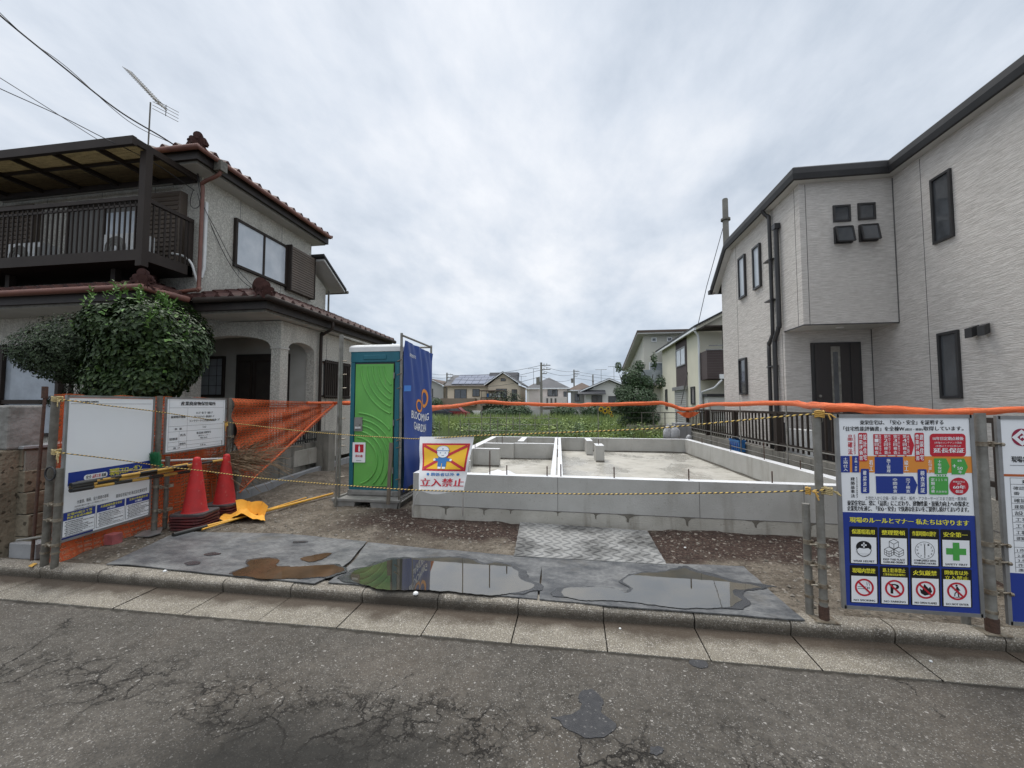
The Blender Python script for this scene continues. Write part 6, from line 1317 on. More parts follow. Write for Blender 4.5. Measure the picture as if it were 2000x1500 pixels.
p.text('BLOOMING', .22, .525, .86, .470, 'p_white', 1, .015); p.text('GARDEN', .30, .448, .78, .393, 'p_white', 1, .015); p.text('東栄住宅', .10, .925, .34, .900, 'p_white', 1, .01); p.b.build('lettering', t); p.b = MB(); p.poly([(.02, .66), (.18, .66), (.18, .70), (.02, .70)], 'bluelt', 1); p.b.build('tape_patch', t)
# extra moulded parts: hinges, vents, corner scuffs
for z in (.55, 1.25, 1.95): MB().tube([(dx1 + .012, TY0 - .035, z), (dx1 + .012, TY0 - .035, z + .09)], .012, 'greybase', 8).build('hinge', o)
# wooden stake
b = MB(); b.bar(at(758, 985, 5.45), at(764, 865, 5.45), .045, .03, 'wood', up=(0, 1, 0)); b.build('wooden_stake', label='weathered wooden stake standing in front of the green toilet door', cat='stake')

# ---------------- cones ----------------
def cone(x, y, z, label, tall=True, rot=0):
    t = thing('traffic_cone', (x, y, z), label, 'traffic cone', 'red traffic cones stacked on each other')
    b = MB(); b.lathe((x, y, z), [(.155, .012), (.150, .03), (.132, .045), (.125, .06), (.052, .56), (.046, .585), (.043, .64), (.040, .665), (.030, .683), (.012, .69), (0, .69)], 'cone', 28); b.build('body', t)
    b = MB(); c_, s_ = math.cos(rot), math.sin(rot); h = .19
    pts = [(-h, -h + .04), (-h + .04, -h), (h - .04, -h), (h, -h + .04), (h, h - .04), (h - .04, h), (-h + .04, h), (-h, h - .04)]
    b.prism([(x + a * c_ - d * s_, y + a * s_ + d * c_, z) for a, d in pts], (0, 0, .018), 'conebase'); b.build('base', t); return t, pts
cn = ((-4.53, 4.40, 'left'), (-4.68, 4.98, 'right'))
ords = ['topmost', 'second from top', 'third from top', 'fourth from top', 'lowest']
for (x, y, nm), n_ in zip(cn, (5, 4)):
    for k in range(n_):
        z = .10 + .034 * (n_ - 1 - k); t, pts = cone(x + rnd.uniform(-.008, .008) * (k > 0), y + rnd.uniform(-.008, .008), z, '%s red cone of the %s stack by the striped poles' % (ords[k] if k < n_ - 1 else 'lowest', nm + ' hand'), rot=R(12) + rnd.uniform(-.12, .12))
        if k == 0:
            b = MB(); c_, s_ = math.cos(R(12)), math.sin(R(12)); o_ = [(x + 1.0 * a * c_ - 1.0 * d * s_, y + a * s_ + d * c_, z + .019) for a, d in pts]; b.prism(o_, (0, 0, .02), 'conerub'); b.build('rubber_weight', t)

# ---------------- striped poles, clutter ----------------
def striped(p, q, r, label, ph=0, seg=.22, grp='black and yellow striped barrier poles in a bundle'):
    p, q = Vector(p), Vector(q); L_ = (q - p).length; n = int(L_ / seg); b = MB()
    for i in range(n): a = p.lerp(q, i / n); c = p.lerp(q, (i + 1) / n); b.tube([a, c], r if (i + ph) % 2 else r * .985, 'tapey' if (i + ph) % 2 else 'tapek', 10)
    b.tube([p, p.lerp(q, .12)], r * 1.25, 'tapek', 10); return b.build('striped_pole', label=label, cat='pole', group=grp)
for k, (y0, y1, z_, nm) in enumerate(((948, 905, 0, 'uppermost striped pole lying on the post hooks before the slogan board'), (952, 912, 1, 'middle striped pole of the bundle in front of the slogan board'), (958, 920, 2, 'lowest striped pole of the bundle in front of the slogan board'))):
    striped(at(138, y0, 3.08 - .0 * k), at(392, y1 - 3, 4.62 + .03 * k), .017, nm, k % 2, .20)
striped(at(150, 944, 3.14), at(436, 898, 4.95), .015, 'thin striped pole at the back of the bundle ending behind the right cone', 1, .2)
b = MB(); b.tube([at(215, 922, 3.5), at(350, 912, 4.4)], .008, 'rope2', 6); b.build('bamboo_stick', label='thin pale stick on top of the striped poles', cat='stick')
b = MB(); b.tube([at(300, 901, 4.2), at(449, 895, 5.2)], .013, 'whitepl', 8); b.build('white_pipe', label='white pipe fixed below the table board behind the cones', cat='pipe')
b = MB(); c = at(305, 900, 4.02)
b.bar(c + Vector((-.05, 0, -.02)), c + Vector((.06, .02, -.06)), .03, .03, 'bristle')
for k in range(170): u = rnd.uniform(-.045, .055); q = c + Vector((u, rnd.uniform(-.02, .02), -.04)); b.tube([q, q + Vector((-.03 + u * .2, rnd.uniform(-.02, .02), rnd.uniform(.10, .145)))], .0022, 'bristle', 3, cap=False)
b.build('broom_head', label='green bristled broom head sticking up above the striped poles', cat='broom')
# twig bundle
b = MB(); c = at(462, 905, 5.38)
for k in range(240):
    a = rnd.gauss(.15, .55); L_ = rnd.uniform(.25, .75); s0 = c + Vector((rnd.uniform(-.35, .15), rnd.uniform(-.3, .3), rnd.uniform(-.12, .08))); d = Vector((math.cos(a), rnd.uniform(-.35, .45), math.sin(a) * .75 + .05))
    m_ = s0 + d * L_ * .5 + Vector((0, 0, .04)); b.tube([s0, m_, s0 + d * L_ - Vector((0, 0, .05 * L_))], .004, 'straw', 3, cap=False)
b.build('twig_bundle', label='bundle of dry brown twigs lying between the cones and the orange net', cat='twigs')
MB().box((-4.87, 3.68, .09), (-4.76, 3.78, .20), 'pink').build('red_block', label='small block painted dull red on the dirt below the slogan board', cat='block', bevel=.006)
P = [at(x, y, .115, 'Z') for x, y in ((262, 1049), (282, 1038), (318, 1031), (314, 1042), (290, 1049))]; MB().prism(P, (0, 0, .012), 'alu').build('metal_strip', label='bent grey metal strip on the ground at the foot of the short post', cat='metal strip')
P = [at(x, y, .108, 'Z') for x, y in ((55, 1106), (66, 1100), (73, 1101), (62, 1108))]; MB().prism(P, (0, 0, .004), 'tapey').build('paper_scrap', label='small orange scrap lying on the kerb below the left posts', cat='scrap')
# yellow flag pole on the ground
t = thing('flag_pole', at(500, 1005, .12, 'Z'), 'long yellow pole with a black foot lying on the gravel under the cloth', 'pole')
A_, B_ = at(338, 1045, .135, 'Z'), at(650, 964, .135, 'Z'); A1 = A_.lerp(B_, .10); b = MB(); b.tube([A1, B_], .017, 'yellow', 10); b.build('shaft', t)
b = MB(); b.tube([A_, A1], [.026, .024], 'tapek', 10); b.tube([A1, A1.lerp(B_, .06)], .021, 'tapek', 10); b.build('foot', t)
MB().tube([at(395, 1034, .150, 'Z'), at(598, 972, .150, 'Z')], .010, 'yellow', 8).build('yellow_rod', label='thinner yellow rod lying beside the flag pole', cat='rod')
def clothpatch(c, nu, nv, fold, name):
    A, B, C_, D_ = [Vector(at(x, y, .12, 'Z')) for x, y in c]
    def f(u, v):
        p = A.lerp(B, u).lerp(D_.lerp(C_, u), v); p.z = .125 + fold * (.5 + noise.noise(Vector((u * 3, v * 3, 11))) + .4 * noise.noise(Vector((u * 8, v * 7, 3)))) * (math.sin(math.pi * min(1, max(0, u * 1.0))) ** .3) ; p.z = max(p.z, .122); return p
    b = MB(); b.grid(f, nu, nv, 'cloth'); return b
A = clothpatch([(455, 988), (514, 992), (518, 1018), (424, 1017)], 24, 18, .085, 'a'); 
q = [Vector(at(x, y, 4.95 - k * .06)) for k, (x, y) in enumerate(((460, 977), (514, 980), (502, 1003), (464, 1006)))]
A.grid(lambda u, v: q[0].lerp(q[1], u).lerp(q[3].lerp(q[2], u), v) + Vector((0, .02 * math.sin(u * 6), .012 * math.sin(u * 9 + v * 3))), 14, 10, 'cloth'); q2 = [q[1], q[1] + Vector((.06, .02, -.06)), q[2] + Vector((.10, .0, -.05)), q[2]]
A.grid(lambda u, v: q2[0].lerp(q2[1], u).lerp(q2[3].lerp(q2[2], u), v), 6, 8, 'cloth')
A.build('folded_cloth', label='folded orange yellow cloth lying over the yellow pole', cat='cloth')
# rods on the right boundary
for k, (px, py, Y_, z0) in enumerate(((1387, 790, 10.46, .1), (1445, 789, 8.68, .1), (1535, 787, 6.9, .1), (941, 786, 12.0, .1), (1168, 792, 12.0, .1))):
    q = at(px, py, Y_); MB().tube([(q.x, q.y, z0), (q.x, q.y, q.z)], .011, 'galv', 7).build('steel_rod', label=['thin steel rod carrying the rolled net near the back right corner', 'thin steel rod carrying the rolled net half way along the right fence', 'thin steel rod carrying the rolled net nearest to the right post', 'thin steel rod under the raised point of the net at the back left', 'thin steel rod under the net in front of the small pinwheels'][k], cat='rod', group='thin steel rods that carry the rolled orange net')
b = MB(); b.tube([(3.3, 5.2, .72), (3.28, 8, .70), (3.2, 12, .72)], .009, 'galv', 6); b.tube([(3.33, 4.6, .92), (3.3, 8.0, .90), (3.25, 12.4, .93)], .008, 'galv', 6); b.build('guide_wire', label='two thin galvanised bars running along the right fence', cat='bar')

# ---------------- middle distance houses on the right ----------------
HC = thing('cream_house', (6.8, 24, .1), 'cream sided house with dark panels and a brown balcony beyond the grey house', 'house')
XC1 = 6.0; b = MB()
b.box((XC1, 20.7, 0), (11, 29.0, 5.35), 'cream'); b.box((XC1 + .05, 29, 0), (9, 30.2, 3.4), 'cream')
b.add([(XC1, 20.7, 5.35), (11, 20.7, 5.35), (11, 20.7, 7.2), (9.3, 20.7, 7.2), (6.0, 20.7, 5.4)], [(0, 1, 2, 3, 4)], 'cream')
b.build('wall', HC)
b = MB(); b.prism([(XC1 - .35, 20.2, 5.22), (9.6, 20.2, 7.25), (9.6, 29.5, 7.25), (XC1 - .35, 29.5, 5.22)], (0, 0, .10), 'roofdark'); b.box((XC1 - .34, 20.25, 5.12), (XC1 - .25, 29.45, 5.25), 'p_white'); b.prism([(XC1 - .3, 20.3, 5.1), (9.4, 20.3, 7.1), (9.4, 20.36, 7.1), (XC1 - .3, 20.36, 5.1)], (0, 0, .16), 'cream'); b.build('roof', HC)
b = MB(); b.box((XC1 - .03, 22.85, 2.6), (XC1, 25.15, 5.2), 'darksid'); b.build('dark_panel', HC)
window_x(HC, XC1 - .03, 23.0, 25.0, 3.75, 4.75, 'glass_w', 'alu', .06, .5); window_x(HC, XC1, 27.6, 28.1, 1.3, 2.6, 'glass', 'roofdark', .05); window_x(HC, XC1, 21.5, 22.2, 1.6, 2.5, 'glass', 'roofdark', .06)
b = MB(); b.box((XC1 - .10, 22.9, .5), (XC1, 25.3, 2.55), 'bggrey'); b.box((XC1 - .22, 22.8, 2.4), (XC1, 25.4, 2.6), 'alu')
for k in range(16): b.box((XC1 - .115, 22.95, .55 + k * .115), (XC1 - .10, 25.25, .565 + k * .115), 'seam')
b.build('shutter', HC)
b = MB(); b.box((XC1 - .0, 19.6, 2.75), (9, 20.69, 4.05), 'darksid')
for k in range(11): b.box((XC1 - .012, 19.588, 2.8 + k * .115), (9, 19.6, 2.81 + k * .115), 'seam')
b.box((XC1 - .03, 19.57, 4.05), (9, 19.65, 4.10), 'alu'); b.box((XC1 + .1, 19.6, 4.25), (9, 19.64, 4.29), 'alu'); b.box((XC1 + .7, 19.6, 4.1), (XC1 + .8, 19.68, 5.1), 'brown'); b.box((XC1 - .1, 19.5, 5.1), (9, 20.6, 5.17), 'brown'); b.build('balcony', HC)
b = MB(); b.tube([(XC1 - .32, 20.4, 5.15), (XC1 - .1, 20.5, 4.9), (XC1 - .06, 20.55, 4.7), (XC1 - .06, 20.55, .3)], .05, 'p_white', 8); b.tube([(XC1 + .6, 19.55, 2.7), (XC1 + .3, 19.6, 2.35), (XC1 + .05, 20.6, 2.2), (XC1 + .05, 20.62, .4)], .05, 'p_white', 8); b.box((XC1 + .5, 19.5, 2.75), (XC1 + .75, 19.7, 2.95), 'p_white'); b.build('downpipe', HC)
b = MB(); b.box((XC1 + .1, 19.9, .1), (9.5, 20.5, 1.95), 'bggrey'); b.box((XC1 + .05, 19.85, 1.95), (9.6, 20.55, 2.08), 'roofdark'); b.build('lean_to', HC)
b = MB(); b.prism([(XC1 - .35, 29.0, 2.75), (XC1 - .35, 30.3, 2.75), (XC1 + .4, 30.3, 3.5), (XC1 + .4, 29.0, 3.5)], (0, 0, .12), 'cream'); b.build('porch_roof', HC)
HG = thing('grey_house', (7, 33, .1), 'tall pale grey house with a dark gabled roof behind the leafy tree', 'house')
b = MB(); b.prism([(4.95, 30, 0), (4.95, 38, 0), (4.95, 38, 4.95), (4.95, 30, 6.5)], (5.5, 0, 0), 'palegrey'); b.build('wall', HG)
b = MB(); b.prism([(4.45, 29.5, 6.66), (11, 29.5, 6.66), (11, 39, 4.82), (4.45, 39, 4.82)], (0, 0, .16), 'bgroofb'); b.prism([(4.47, 29.52, 6.56), (11, 29.52, 6.56), (11, 38.9, 4.72), (4.47, 38.9, 4.72)], (0, 0, .09), 'soffit'); b.build('roof', HG)
window_y(HG, 30, 5.5, 5.85, 6.05, 6.35, 'glass', 'p_white', .06); window_y(HG, 30, 6.55, 6.9, 6.05, 6.35, 'glass', 'p_white', .06); window_y(HG, 30, 5.3, 6.9, 3.2, 4.6, 'glass_g', 'p_white', .08, .6)
b = MB(); b.box((4.6, 29.2, 2.9), (6.9, 29.9, 3.1), 'alu'); b.box((4.6, 29.2, 3.1), (6.9, 29.25, 4.0), 'glass_g'); b.build('balcony', HG)
# utility pole behind grey house
def upole(px, ptop, Y, label, r=.15, cross=1, bolts=0):
    q = at(px, ptop, Y); t = thing('utility_pole', (q.x, q.y, 0), label, 'utility pole'); MB().tube([(q.x, q.y, 0), (q.x, q.y, q.z)], [r * 1.15, r * .8], 'pole', 10).build('shaft', t)
    b = MB()
    if cross:
        for k in range(3): z = q.z - .35 - k * .45; b.box((q.x - .1, q.y - .05, z), (q.x + (1.0 if k < 2 else .6), q.y + .05, z + .08), 'galv2'); [b.tube([(q.x + .3 + .3 * j, q.y, z + .08), (q.x + .3 + .3 * j, q.y, z + .25)], .05, 'whitepl', 6) for j in range(2)]
        b.tube([(q.x - .35, q.y, q.z - 2.4), (q.x - .35, q.y, q.z - 1.6)], .2, 'pole', 10)
    else: b.tube([(q.x, q.y, q.z - 1.2), (q.x, q.y, q.z - 1.1)], r * 1.35, 'galv2', 10); b.tube([(q.x, q.y, q.z - .02), (q.x, q.y, q.z + .04)], r * .7, 'galv2', 10)
    b.build('crossarm', t); return q
q = upole(1416, 390, 24, 'thick concrete pole rising behind the eave of the grey house', .19, 0)
MB().tube([(q.x, q.y, q.z - 1.1), at(1380, 560, 24), at(1362, 640, 24), at(1330, 790, 22)], .018, 'cable', 5).build('stay_wire', label='slanting stay wire left of the thick concrete pole', cat='wire')
# ---------------- far houses ----------------
def bgwin(par, Y, x0, x1, z0, z1, g='glass', fr='brown'): return window_y(par, Y, x0, x1, z0, z1, g, fr, .05, .5, .08)
def hipbox(name, x0, x1, Y, dpt, ze, zr, wall, roof, label, kind='hip', ov=.5, wins=(), gablex=None):
    t = thing(name, ((x0 + x1) / 2, Y, 0), label, 'house'); MB().box((x0, Y, -.2), (x1, Y + dpt, ze), wall).build('wall', t)
    b = MB(); a0, a1, b0, b1 = x0 - ov, x1 + ov, Y - ov, Y + dpt + ov; m_ = (a0 + a1) / 2; ins = min((a1 - a0), (b1 - b0)) / 2
    if kind == 'hip':
        if a1 - a0 > b1 - b0: r1, r2 = (a0 + ins, (b0 + b1) / 2, zr), (a1 - ins, (b0 + b1) / 2, zr)
        else: r1, r2 = (m_, b0 + ins, zr), (m_, b1 - ins, zr)
        v = [(a0, b0, ze), (a1, b0, ze), (a1, b1, ze), (a0, b1, ze), r1, r2]
        f = [(0, 1, 5, 4), (1, 2, 5), (2, 3, 4, 5), (3, 0, 4)] if a1 - a0 > b1 - b0 else [(0, 1, 4), (1, 2, 5, 4), (2, 3, 5), (3, 0, 4, 5)]
        b.add(v, f, roof); b.box((a0, b0, ze - .18), (a1, b1, ze - .002), 'p_white')
    elif kind == 'gablef':          # gable faces the camera
        b.prism([(a0, b0, ze), (m_, b0, zr), (m_, b0, zr + .18), (a0 - .05, b0, ze + .16)], (0, b1 - b0, 0), roof); b.prism([(a1, b0, ze), (m_, b0, zr), (m_, b0, zr + .18), (a1 + .05, b0, ze + .16)], (0, b1 - b0, 0), roof)
        b.add([(x0, Y - .01, ze), (x1, Y - .01, ze), (m_, Y - .01, zr - .1)], [(0, 1, 2)], wall); b.prism([(a0, b0 - .02, ze - .05), (m_, b0 - .02, zr - .05), (m_, b0 - .02, zr + .1), (a0, b0 - .02, ze + .12)], (0, .06, 0), 'p_white'); b.prism([(a1, b0 - .02, ze - .05), (m_, b0 - .02, zr - .05), (m_, b0 - .02, zr + .1), (a1, b0 - .02, ze + .12)], (0, .06, 0), 'p_white')
    else:                           # ridge parallel to the picture
        mid = (b0 + b1) / 2; b.add([(a0, b0, ze), (a1, b0, ze), (a1, mid, zr), (a0, mid, zr), (a0, b1, ze), (a1, b1, ze)], [(0, 1, 2, 3), (3, 2, 5, 4)], roof); b.add([(x0, b0, ze), (x0, mid, zr), (x0, b1, ze)], [(0, 1, 2)], wall); b.add([(x1, b0, ze), (x1, mid, zr), (x1, b1, ze)], [(2, 1, 0)], wall); b.box((a0, b0, ze - .18), (a1, b0 + .2, ze - .002), 'bgtan')
    b.build('roof', t)
    for w_ in wins: bgwin(t, Y, *w_)
    return t
D = 60
t = hipbox('solar_house', -18.9, -12.3, D, 8, 4.55, 6.4, 'bgbeige', 'bgroof', 'beige house with a row of solar panels on its dark roof', 'side', .4, ((-17.8, -15.9, 2.5, 4.0), (-15.0, -13.9, 2.9, 4.0)))
b = MB()
for i in range(8):
    for j in range(3): x = -18.3 + i * 1.05 + (0 if j < 2 else .3); y = D - .1 + j * 1.35; s_ = (6.4 - 4.55) / 4.4; z = 4.55 + (y - (D - .4)) * s_ + .1; b.prism([(x, y, z), (x + 1.0, y, z), (x + 1.0, y + 1.28, z + 1.28 * s_), (x, y + 1.28, z + 1.28 * s_)], (0, 0, .05), 'solar')
b.build('solar_panels', t)
b = MB(); b.box((-19.6, D - 1.3, 1.5), (-14.3, D - .05, 2.6), 'bgtan'); b.build('balcony', t)
t = hipbox('gabled_house', -12.4, -7.9, D - 1, 9, 4.5, 6.35, 'bgbeige', 'bgroof', 'cream gabled house with tan balcony behind the dark utility pole', 'gablef', .5, ((-11.2, -9.6, 2.5, 4.0), (-8.9, -8.1, 2.3, 3.9), (-10.5, -9.8, 5.1, 5.5)))
b = MB(); b.box((-13.3, D - 2.4, 1.5), (-10, D - 1.1, 2.7), 'bgtan'); b.box((-13.3, D - 2.5, 3.6), (-9.9, D - 1.0, 3.75), 'bgroofb'); b.box((-13.2, D - 1.2, 0), (-10.2, D - 1.02, 1.5), 'darksid'); b.build('balcony', t)
b = MB(); b.prism([(-13.1, D + 2, 4.4), (-8.6, D + 2, 4.4), (-8.6, D + 3.5, 6.75), (-13.1, D + 3.5, 6.75)], (0, 2, 0), 'bgroof'); b.build('upper_block', t)
b = MB(); b.box((-13.1, D - 2.42, 2.7), (-10.05, D - 2.38, 2.75), 'brown'); [b.box((-13.1 + k * .75, D - 2.42, 1.5), (-13.05 + k * .75, D - 2.38, 3.6), 'brown') for k in range(5)]
for k in range(5): b.box((-12.4 + k * .42, D - 1.9, 2.45), (-12.1 + k * .42, D - 1.87, 3.3), rnd.choice(['sheet', 'p_sky', 'darksid', 'bag', 'sheet']))
b.build('laundry_rail', t)
t = hipbox('white_house', -6.6, -.9, D + 1, 8, 4.15, 5.9, 'bgpink', 'bgroof', 'pale pinkish two storey house with a hipped grey roof', 'hip', .4, ((-3.8, -2.3, 2.9, 3.9), (-.95 - .5, -.95, 2.5, 3.6)))
b = MB(); b.box((-5.0, D - .3, 1.3), (-.95, D + .95, 2.8), 'bgpink'); b.build('balcony', t)
b = MB(); [b.box((-3.9 + k * .6, D - .36, 1.9), (-3.65 + k * .6, D - .29, 2.6), 'seam') for k in range(3)]; b.build('slots', t)
hipbox('small_house', -.4, 3.0, D + 3, 7, 3.9, 5.1, 'bggrey', 'bgroofb', 'small grey house with a brown hipped roof right of the pinkish house', 'hip', .6, ((.2, .9, 2.2, 3.3),))
t = hipbox('bungalow', 1.6, 7.8, D - 4, 8, 3.4, 5.0, 'bgwhite', 'bgroof', 'white house with a low front gable left of the leafy tree', 'gablef', .7, ((2.4, 3.8, 1.6, 2.9), (4.6, 7.2, 1.6, 2.8)))
b = MB(); b.prism([(.6, D - 5.2, 3.0), (4.2, D - 5.2, 3.0), (4.2, D - 4.0, 3.5), (.6, D - 4.0, 3.5)], (0, 0, .12), 'bgroof'); b.box((4.3, D - 5.0, 1.0), (7.6, D - 4.0, 1.3), 'p_white'); b.box((4.3, D - 5.0, 1.3), (7.6, D - 4.95, 1.9), 'bggrey'); b.build('porch', t)
hipbox('grey_roofed_house', 7.9, 14, D + 6, 8, 4.6, 6.0, 'bgbeige', 'bgroof', 'distant house mostly hidden behind the leafy tree', 'hip', .5, ((8.5, 9.6, 2.6, 3.8),))
hipbox('far_left_house', -24, -20.2, D + 2, 8, 4.5, 5.6, 'bggrey', 'bgroofb', 'grey house seen at the edge of the blue banner', 'gablef', .4, ((-22.8, -21.9, 2.9, 4.2), (-21.6, -20.6, 1.2, 2.2)))
hipbox('back_left_house', -30, -24.6, D + 6, 8, 4.8, 6.2, 'bgpink', 'bgroof', 'pinkish house far behind the banner', 'hip', .5, ((-28, -26.8, 2.6, 3.8),))
hipbox('back_row_house', -8.4, -5.9, D + 14, 6, 4.6, 5.6, 'bgwhite', 'bgroofb', 'narrow brown roofed house between the gabled and the pinkish house', 'hip', .4, ())
q1 = upole(1057, 708, 44, 'dark utility pole standing in front of the pinkish house', .13, 1); q2 = upole(1121, 722, 75, 'slender utility pole right of the pinkish house', .14, 1); q3 = upole(1158, 732, 70, 'short utility pole above the small brown roof', .13, 0); q4 = upole(873, 728, 62, 'utility pole beside the solar panel roof', .14, 1); q5 = upole(1408, 700, 60, 'far pole hidden behind the cream house', .12, 1)
def wire(p, q, s_, label): MB().tube(sag(p, q, s_, 14), .02, 'cable', 4).build('power_line', label=label, cat='power line', group='far power lines between the utility poles')
up = Vector((0, 0, -.4))
for k, (dz, nm) in enumerate(((-.3, 'highest'), (-.8, 'middle'), (-1.5, 'lowest'))):
    v = Vector((0, 0, dz)); wire(q4 + v, q1 + v, .5 + .2 * k, nm + ' far power line left of the dark pole'); wire(q1 + v, q2 + v, .3 + .15 * k, nm + ' far power line right of the dark pole'); wire(q2 + v, at(1420, 735 + 4 * k, 62), .8, nm + ' far power line running to the right behind the tree'); wire(at(780, 700 + 8 * k, 50), q4 + v, .7, nm + ' far power line at the blue banner')
for k, (px, pt, nm) in enumerate(((1042, 720, 'left of the dark pole'), (1174, 722, 'above the white bungalow'), (1199, 716, 'nearest to the leafy tree'), (1018, 735, 'above the gabled roof'))):
    q = at(px, pt, 66); b = MB(); b.tube([(q.x, q.y, 4.2), (q.x, q.y, q.z)], .03, 'galv2', 5); b.tube([(q.x - .9, q.y, q.z), (q.x + .9, q.y, q.z)], .025, 'galv2', 4)
    for j in range(6): b.tube([(q.x - .8 + j * .3, q.y - .35, q.z), (q.x - .8 + j * .3, q.y + .35, q.z)], .02, 'galv2', 4)
    b.build('tv_antenna', label='thin rooftop antenna on the skyline ' + nm, cat='antenna', group='rooftop antennas on the skyline')
# garden walls, cars
MB().box((-22, D - 9, 0), (-10, D - 8.8, .9), 'bgwhite').build('garden_wall', label='pale low garden wall in front of the beige houses', cat='wall')
MB().box((-9, D - 8, 0), (9, D - 7.8, 1.0), 'bggrey').build('garden_wall', label='grey low garden wall below the pinkish house', cat='wall')
def car(x, y, col, label, s=1.0):
    t = thing('parked_car', (x, y, 0), label, 'car'); b = MB(); L_ = 1.7 * s
    b.prism([(x - L_, y, .3), (x + L_, y, .3), (x + L_, y, .75), (x + L_ * .72, y, .85), (x + L_ * .35, y, 1.38), (x - L_ * .7, y, 1.42), (x - L_ * .95, y, .9)], (0, 1.5, 0), col); b.build('body', t, bevel=.05)
    b = MB(); b.prism([(x + L_ * .62, y - .01, .88), (x + L_ * .30, y - .01, 1.30), (x - L_ * .62, y - .01, 1.34), (x - L_ * .82, y - .01, .92)], (0, .02, 0), 'glass'); b.build('side_window', t)
    for w_ in (-.62, .62): b = MB(); b.tube([(x + L_ * w_, y - .03, .3), (x + L_ * w_, y + .2, .3)], .3, 'tyre', 16); b.tube([(x + L_ * w_, y - .045, .3), (x + L_ * w_, y - .03, .3)], .17, 'galv', 10); b.build('wheel', t)
c_ = at(883, 805, 46); car(c_.x, 46, 'carred', 'dark red car parked beyond the weeds beside the banner', 1.05)
c_ = at(852, 805, 45); car(c_.x, 45, 'cardark', 'dark car parked left of the red car', 1.0)
# ---------------- trees, hedges, field ----------------
def bush(name, c, rad, n, sz, mt, label, cat, grp=None, seed=1, trunk=None, lob=16, shell=.5):
    t = thing(name, (c[0], c[1], 0), label, cat, grp); b = MB(); crown(b, c, rad, n, sz, mt, lob, None, shell, seed, .6); b.build('crown', t)
    b = MB(); limb(b, [(c[0], c[1], 0), (c[0] + .05, c[1], c[2] * .5), (c[0], c[1], c[2])], trunk or .06, .03); b.build('trunk', t); return t
ct = at(1246, 772, 17); t = thing('leafy_tree', (ct.x, 17, 0), 'leafy green tree in front of the cream house at the back right', 'tree')
b = MB()
for (px, py, rx, rz, n_, sd) in ((1243, 785, .80, .62, 3000, 31), (1236, 738, .48, .45, 1300, 32), (1262, 752, .34, .42, 700, 33), (1220, 765, .42, .34, 800, 34), (1258, 815, .62, .42, 1500, 35), (1208, 716, .10, .22, 110, 36), (1277, 705, .07, .36, 130, 37), (1212, 790, .3, .22, 300, 38), (1247, 715, .22, .24, 260, 39), (1290, 745, .16, .3, 180, 40), (1232, 820, .5, .36, 800, 41)):
    q = at(px, py, 17 + rnd.uniform(-.3, .3)); crown(b, q, (rx, .7 * rx + .2, rz), int(n_ * 1.5), .095, 'leaf3', 16, None, .25, sd, .55)
b.build('crown', t); b = MB(); limb(b, [(ct.x, 17, 0), (ct.x + .05, 17, .9), (ct.x, 17, 1.9)], .11, .05)
for a in (-.7, -.3, .2, .6): limb(b, [(ct.x, 17, .9), (ct.x + a * .6, 17 + a * .3, 1.7), (ct.x + a, 17, 2.8)], .05, .012)
b.build('trunk', t)
for k, (px, py, Y_, rx, rz, nm) in enumerate(((985, 790, 52, 2.6, 1.7, 'rounded dark garden tree between the gabled and the pinkish house'), (1170, 802, 50, 2.3, .9, 'dark hedge bush below the pinkish house balcony'), (1100, 806, 50, 1.6, .8, 'low hedge bush right of the dark utility pole'), (1215, 803, 50, 1.7, .8, 'dark bush behind the pinwheel flowers'), (1012, 806, 48, 1.5, .9, 'dark round bush under the gabled house'), (970, 808, 46, 2.0, .7, 'clipped green hedge under the tan balcony'), (905, 810, 50, 1.2, .5, 'small bush right of the red car'), (1290, 800, 40, 2.2, 1.4, 'dark garden trees behind the leafy tree'), (850, 790, 58, 1.2, 1.0, 'small tree beside the blue banner'))):
    q = at(px, py, Y_); bush('garden_bush', (q.x, Y_, max(q.z, .6)), (rx, 1.2, rz), 1900, .26, 'leaf3' if k % 3 else 'leaf2', nm, 'bush', 'bushes and hedges before the far houses', 50 + k)
# weeds
b = MB()
def blade(x, y, h, w_, mt, ln=.3):
    a = rnd.uniform(0, 6.28); dx, dy = math.cos(a), math.sin(a); l1 = rnd.uniform(.05, ln) * h; a2 = rnd.uniform(0, 6.28); ox, oy = math.cos(a2) * l1, math.sin(a2) * l1
    b.add([(x - dx * w_, y - dy * w_, .03), (x + dx * w_, y + dy * w_, .03), (x + dx * w_ * .7 + ox * .4, y + dy * w_ * .7 + oy * .4, .03 + h * .6), (x + ox, y + oy, .03 + h), (x - dx * w_ * .7 + ox * .4, y - dy * w_ * .7 + oy * .4, .03 + h * .6)], [(0, 1, 2, 4), (4, 2, 3)], mt)
def fieldx(y): return rnd.uniform(-.62 * y - 1, .17 * y + .6)
for i in range(15000):
    y = 12.6 + 7 * rnd.random() ** 1.3; x = fieldx(y)
    if x > 3.2: continue
    d = noise.noise(Vector((x * .5, y * .5, 0))); h = (.60 + .36 * d + rnd.uniform(-.15, .2)) * (.8 if y < 13.6 else 1.05)
    mt = 'weed' if d > -.05 else 'weed_d'
    if noise.noise(Vector((x * .35, y * .35, 8))) > .22: mt = 'weed_l'; h *= 1.05
    blade(x, y, max(.2, h), .009, mt)
for i in range(11000):
    y = 19 + 24 * rnd.random() ** 1.2; x = fieldx(y); d = noise.noise(Vector((x * .25, y * .25, 0))); blade(x, y, max(.4, .72 + .40 * d + rnd.uniform(-.2, .2)), .02, ('weed', 'weed_d', 'weed_l')[0 if d > 0 else (1 if rnd.random() < .6 else 2)])
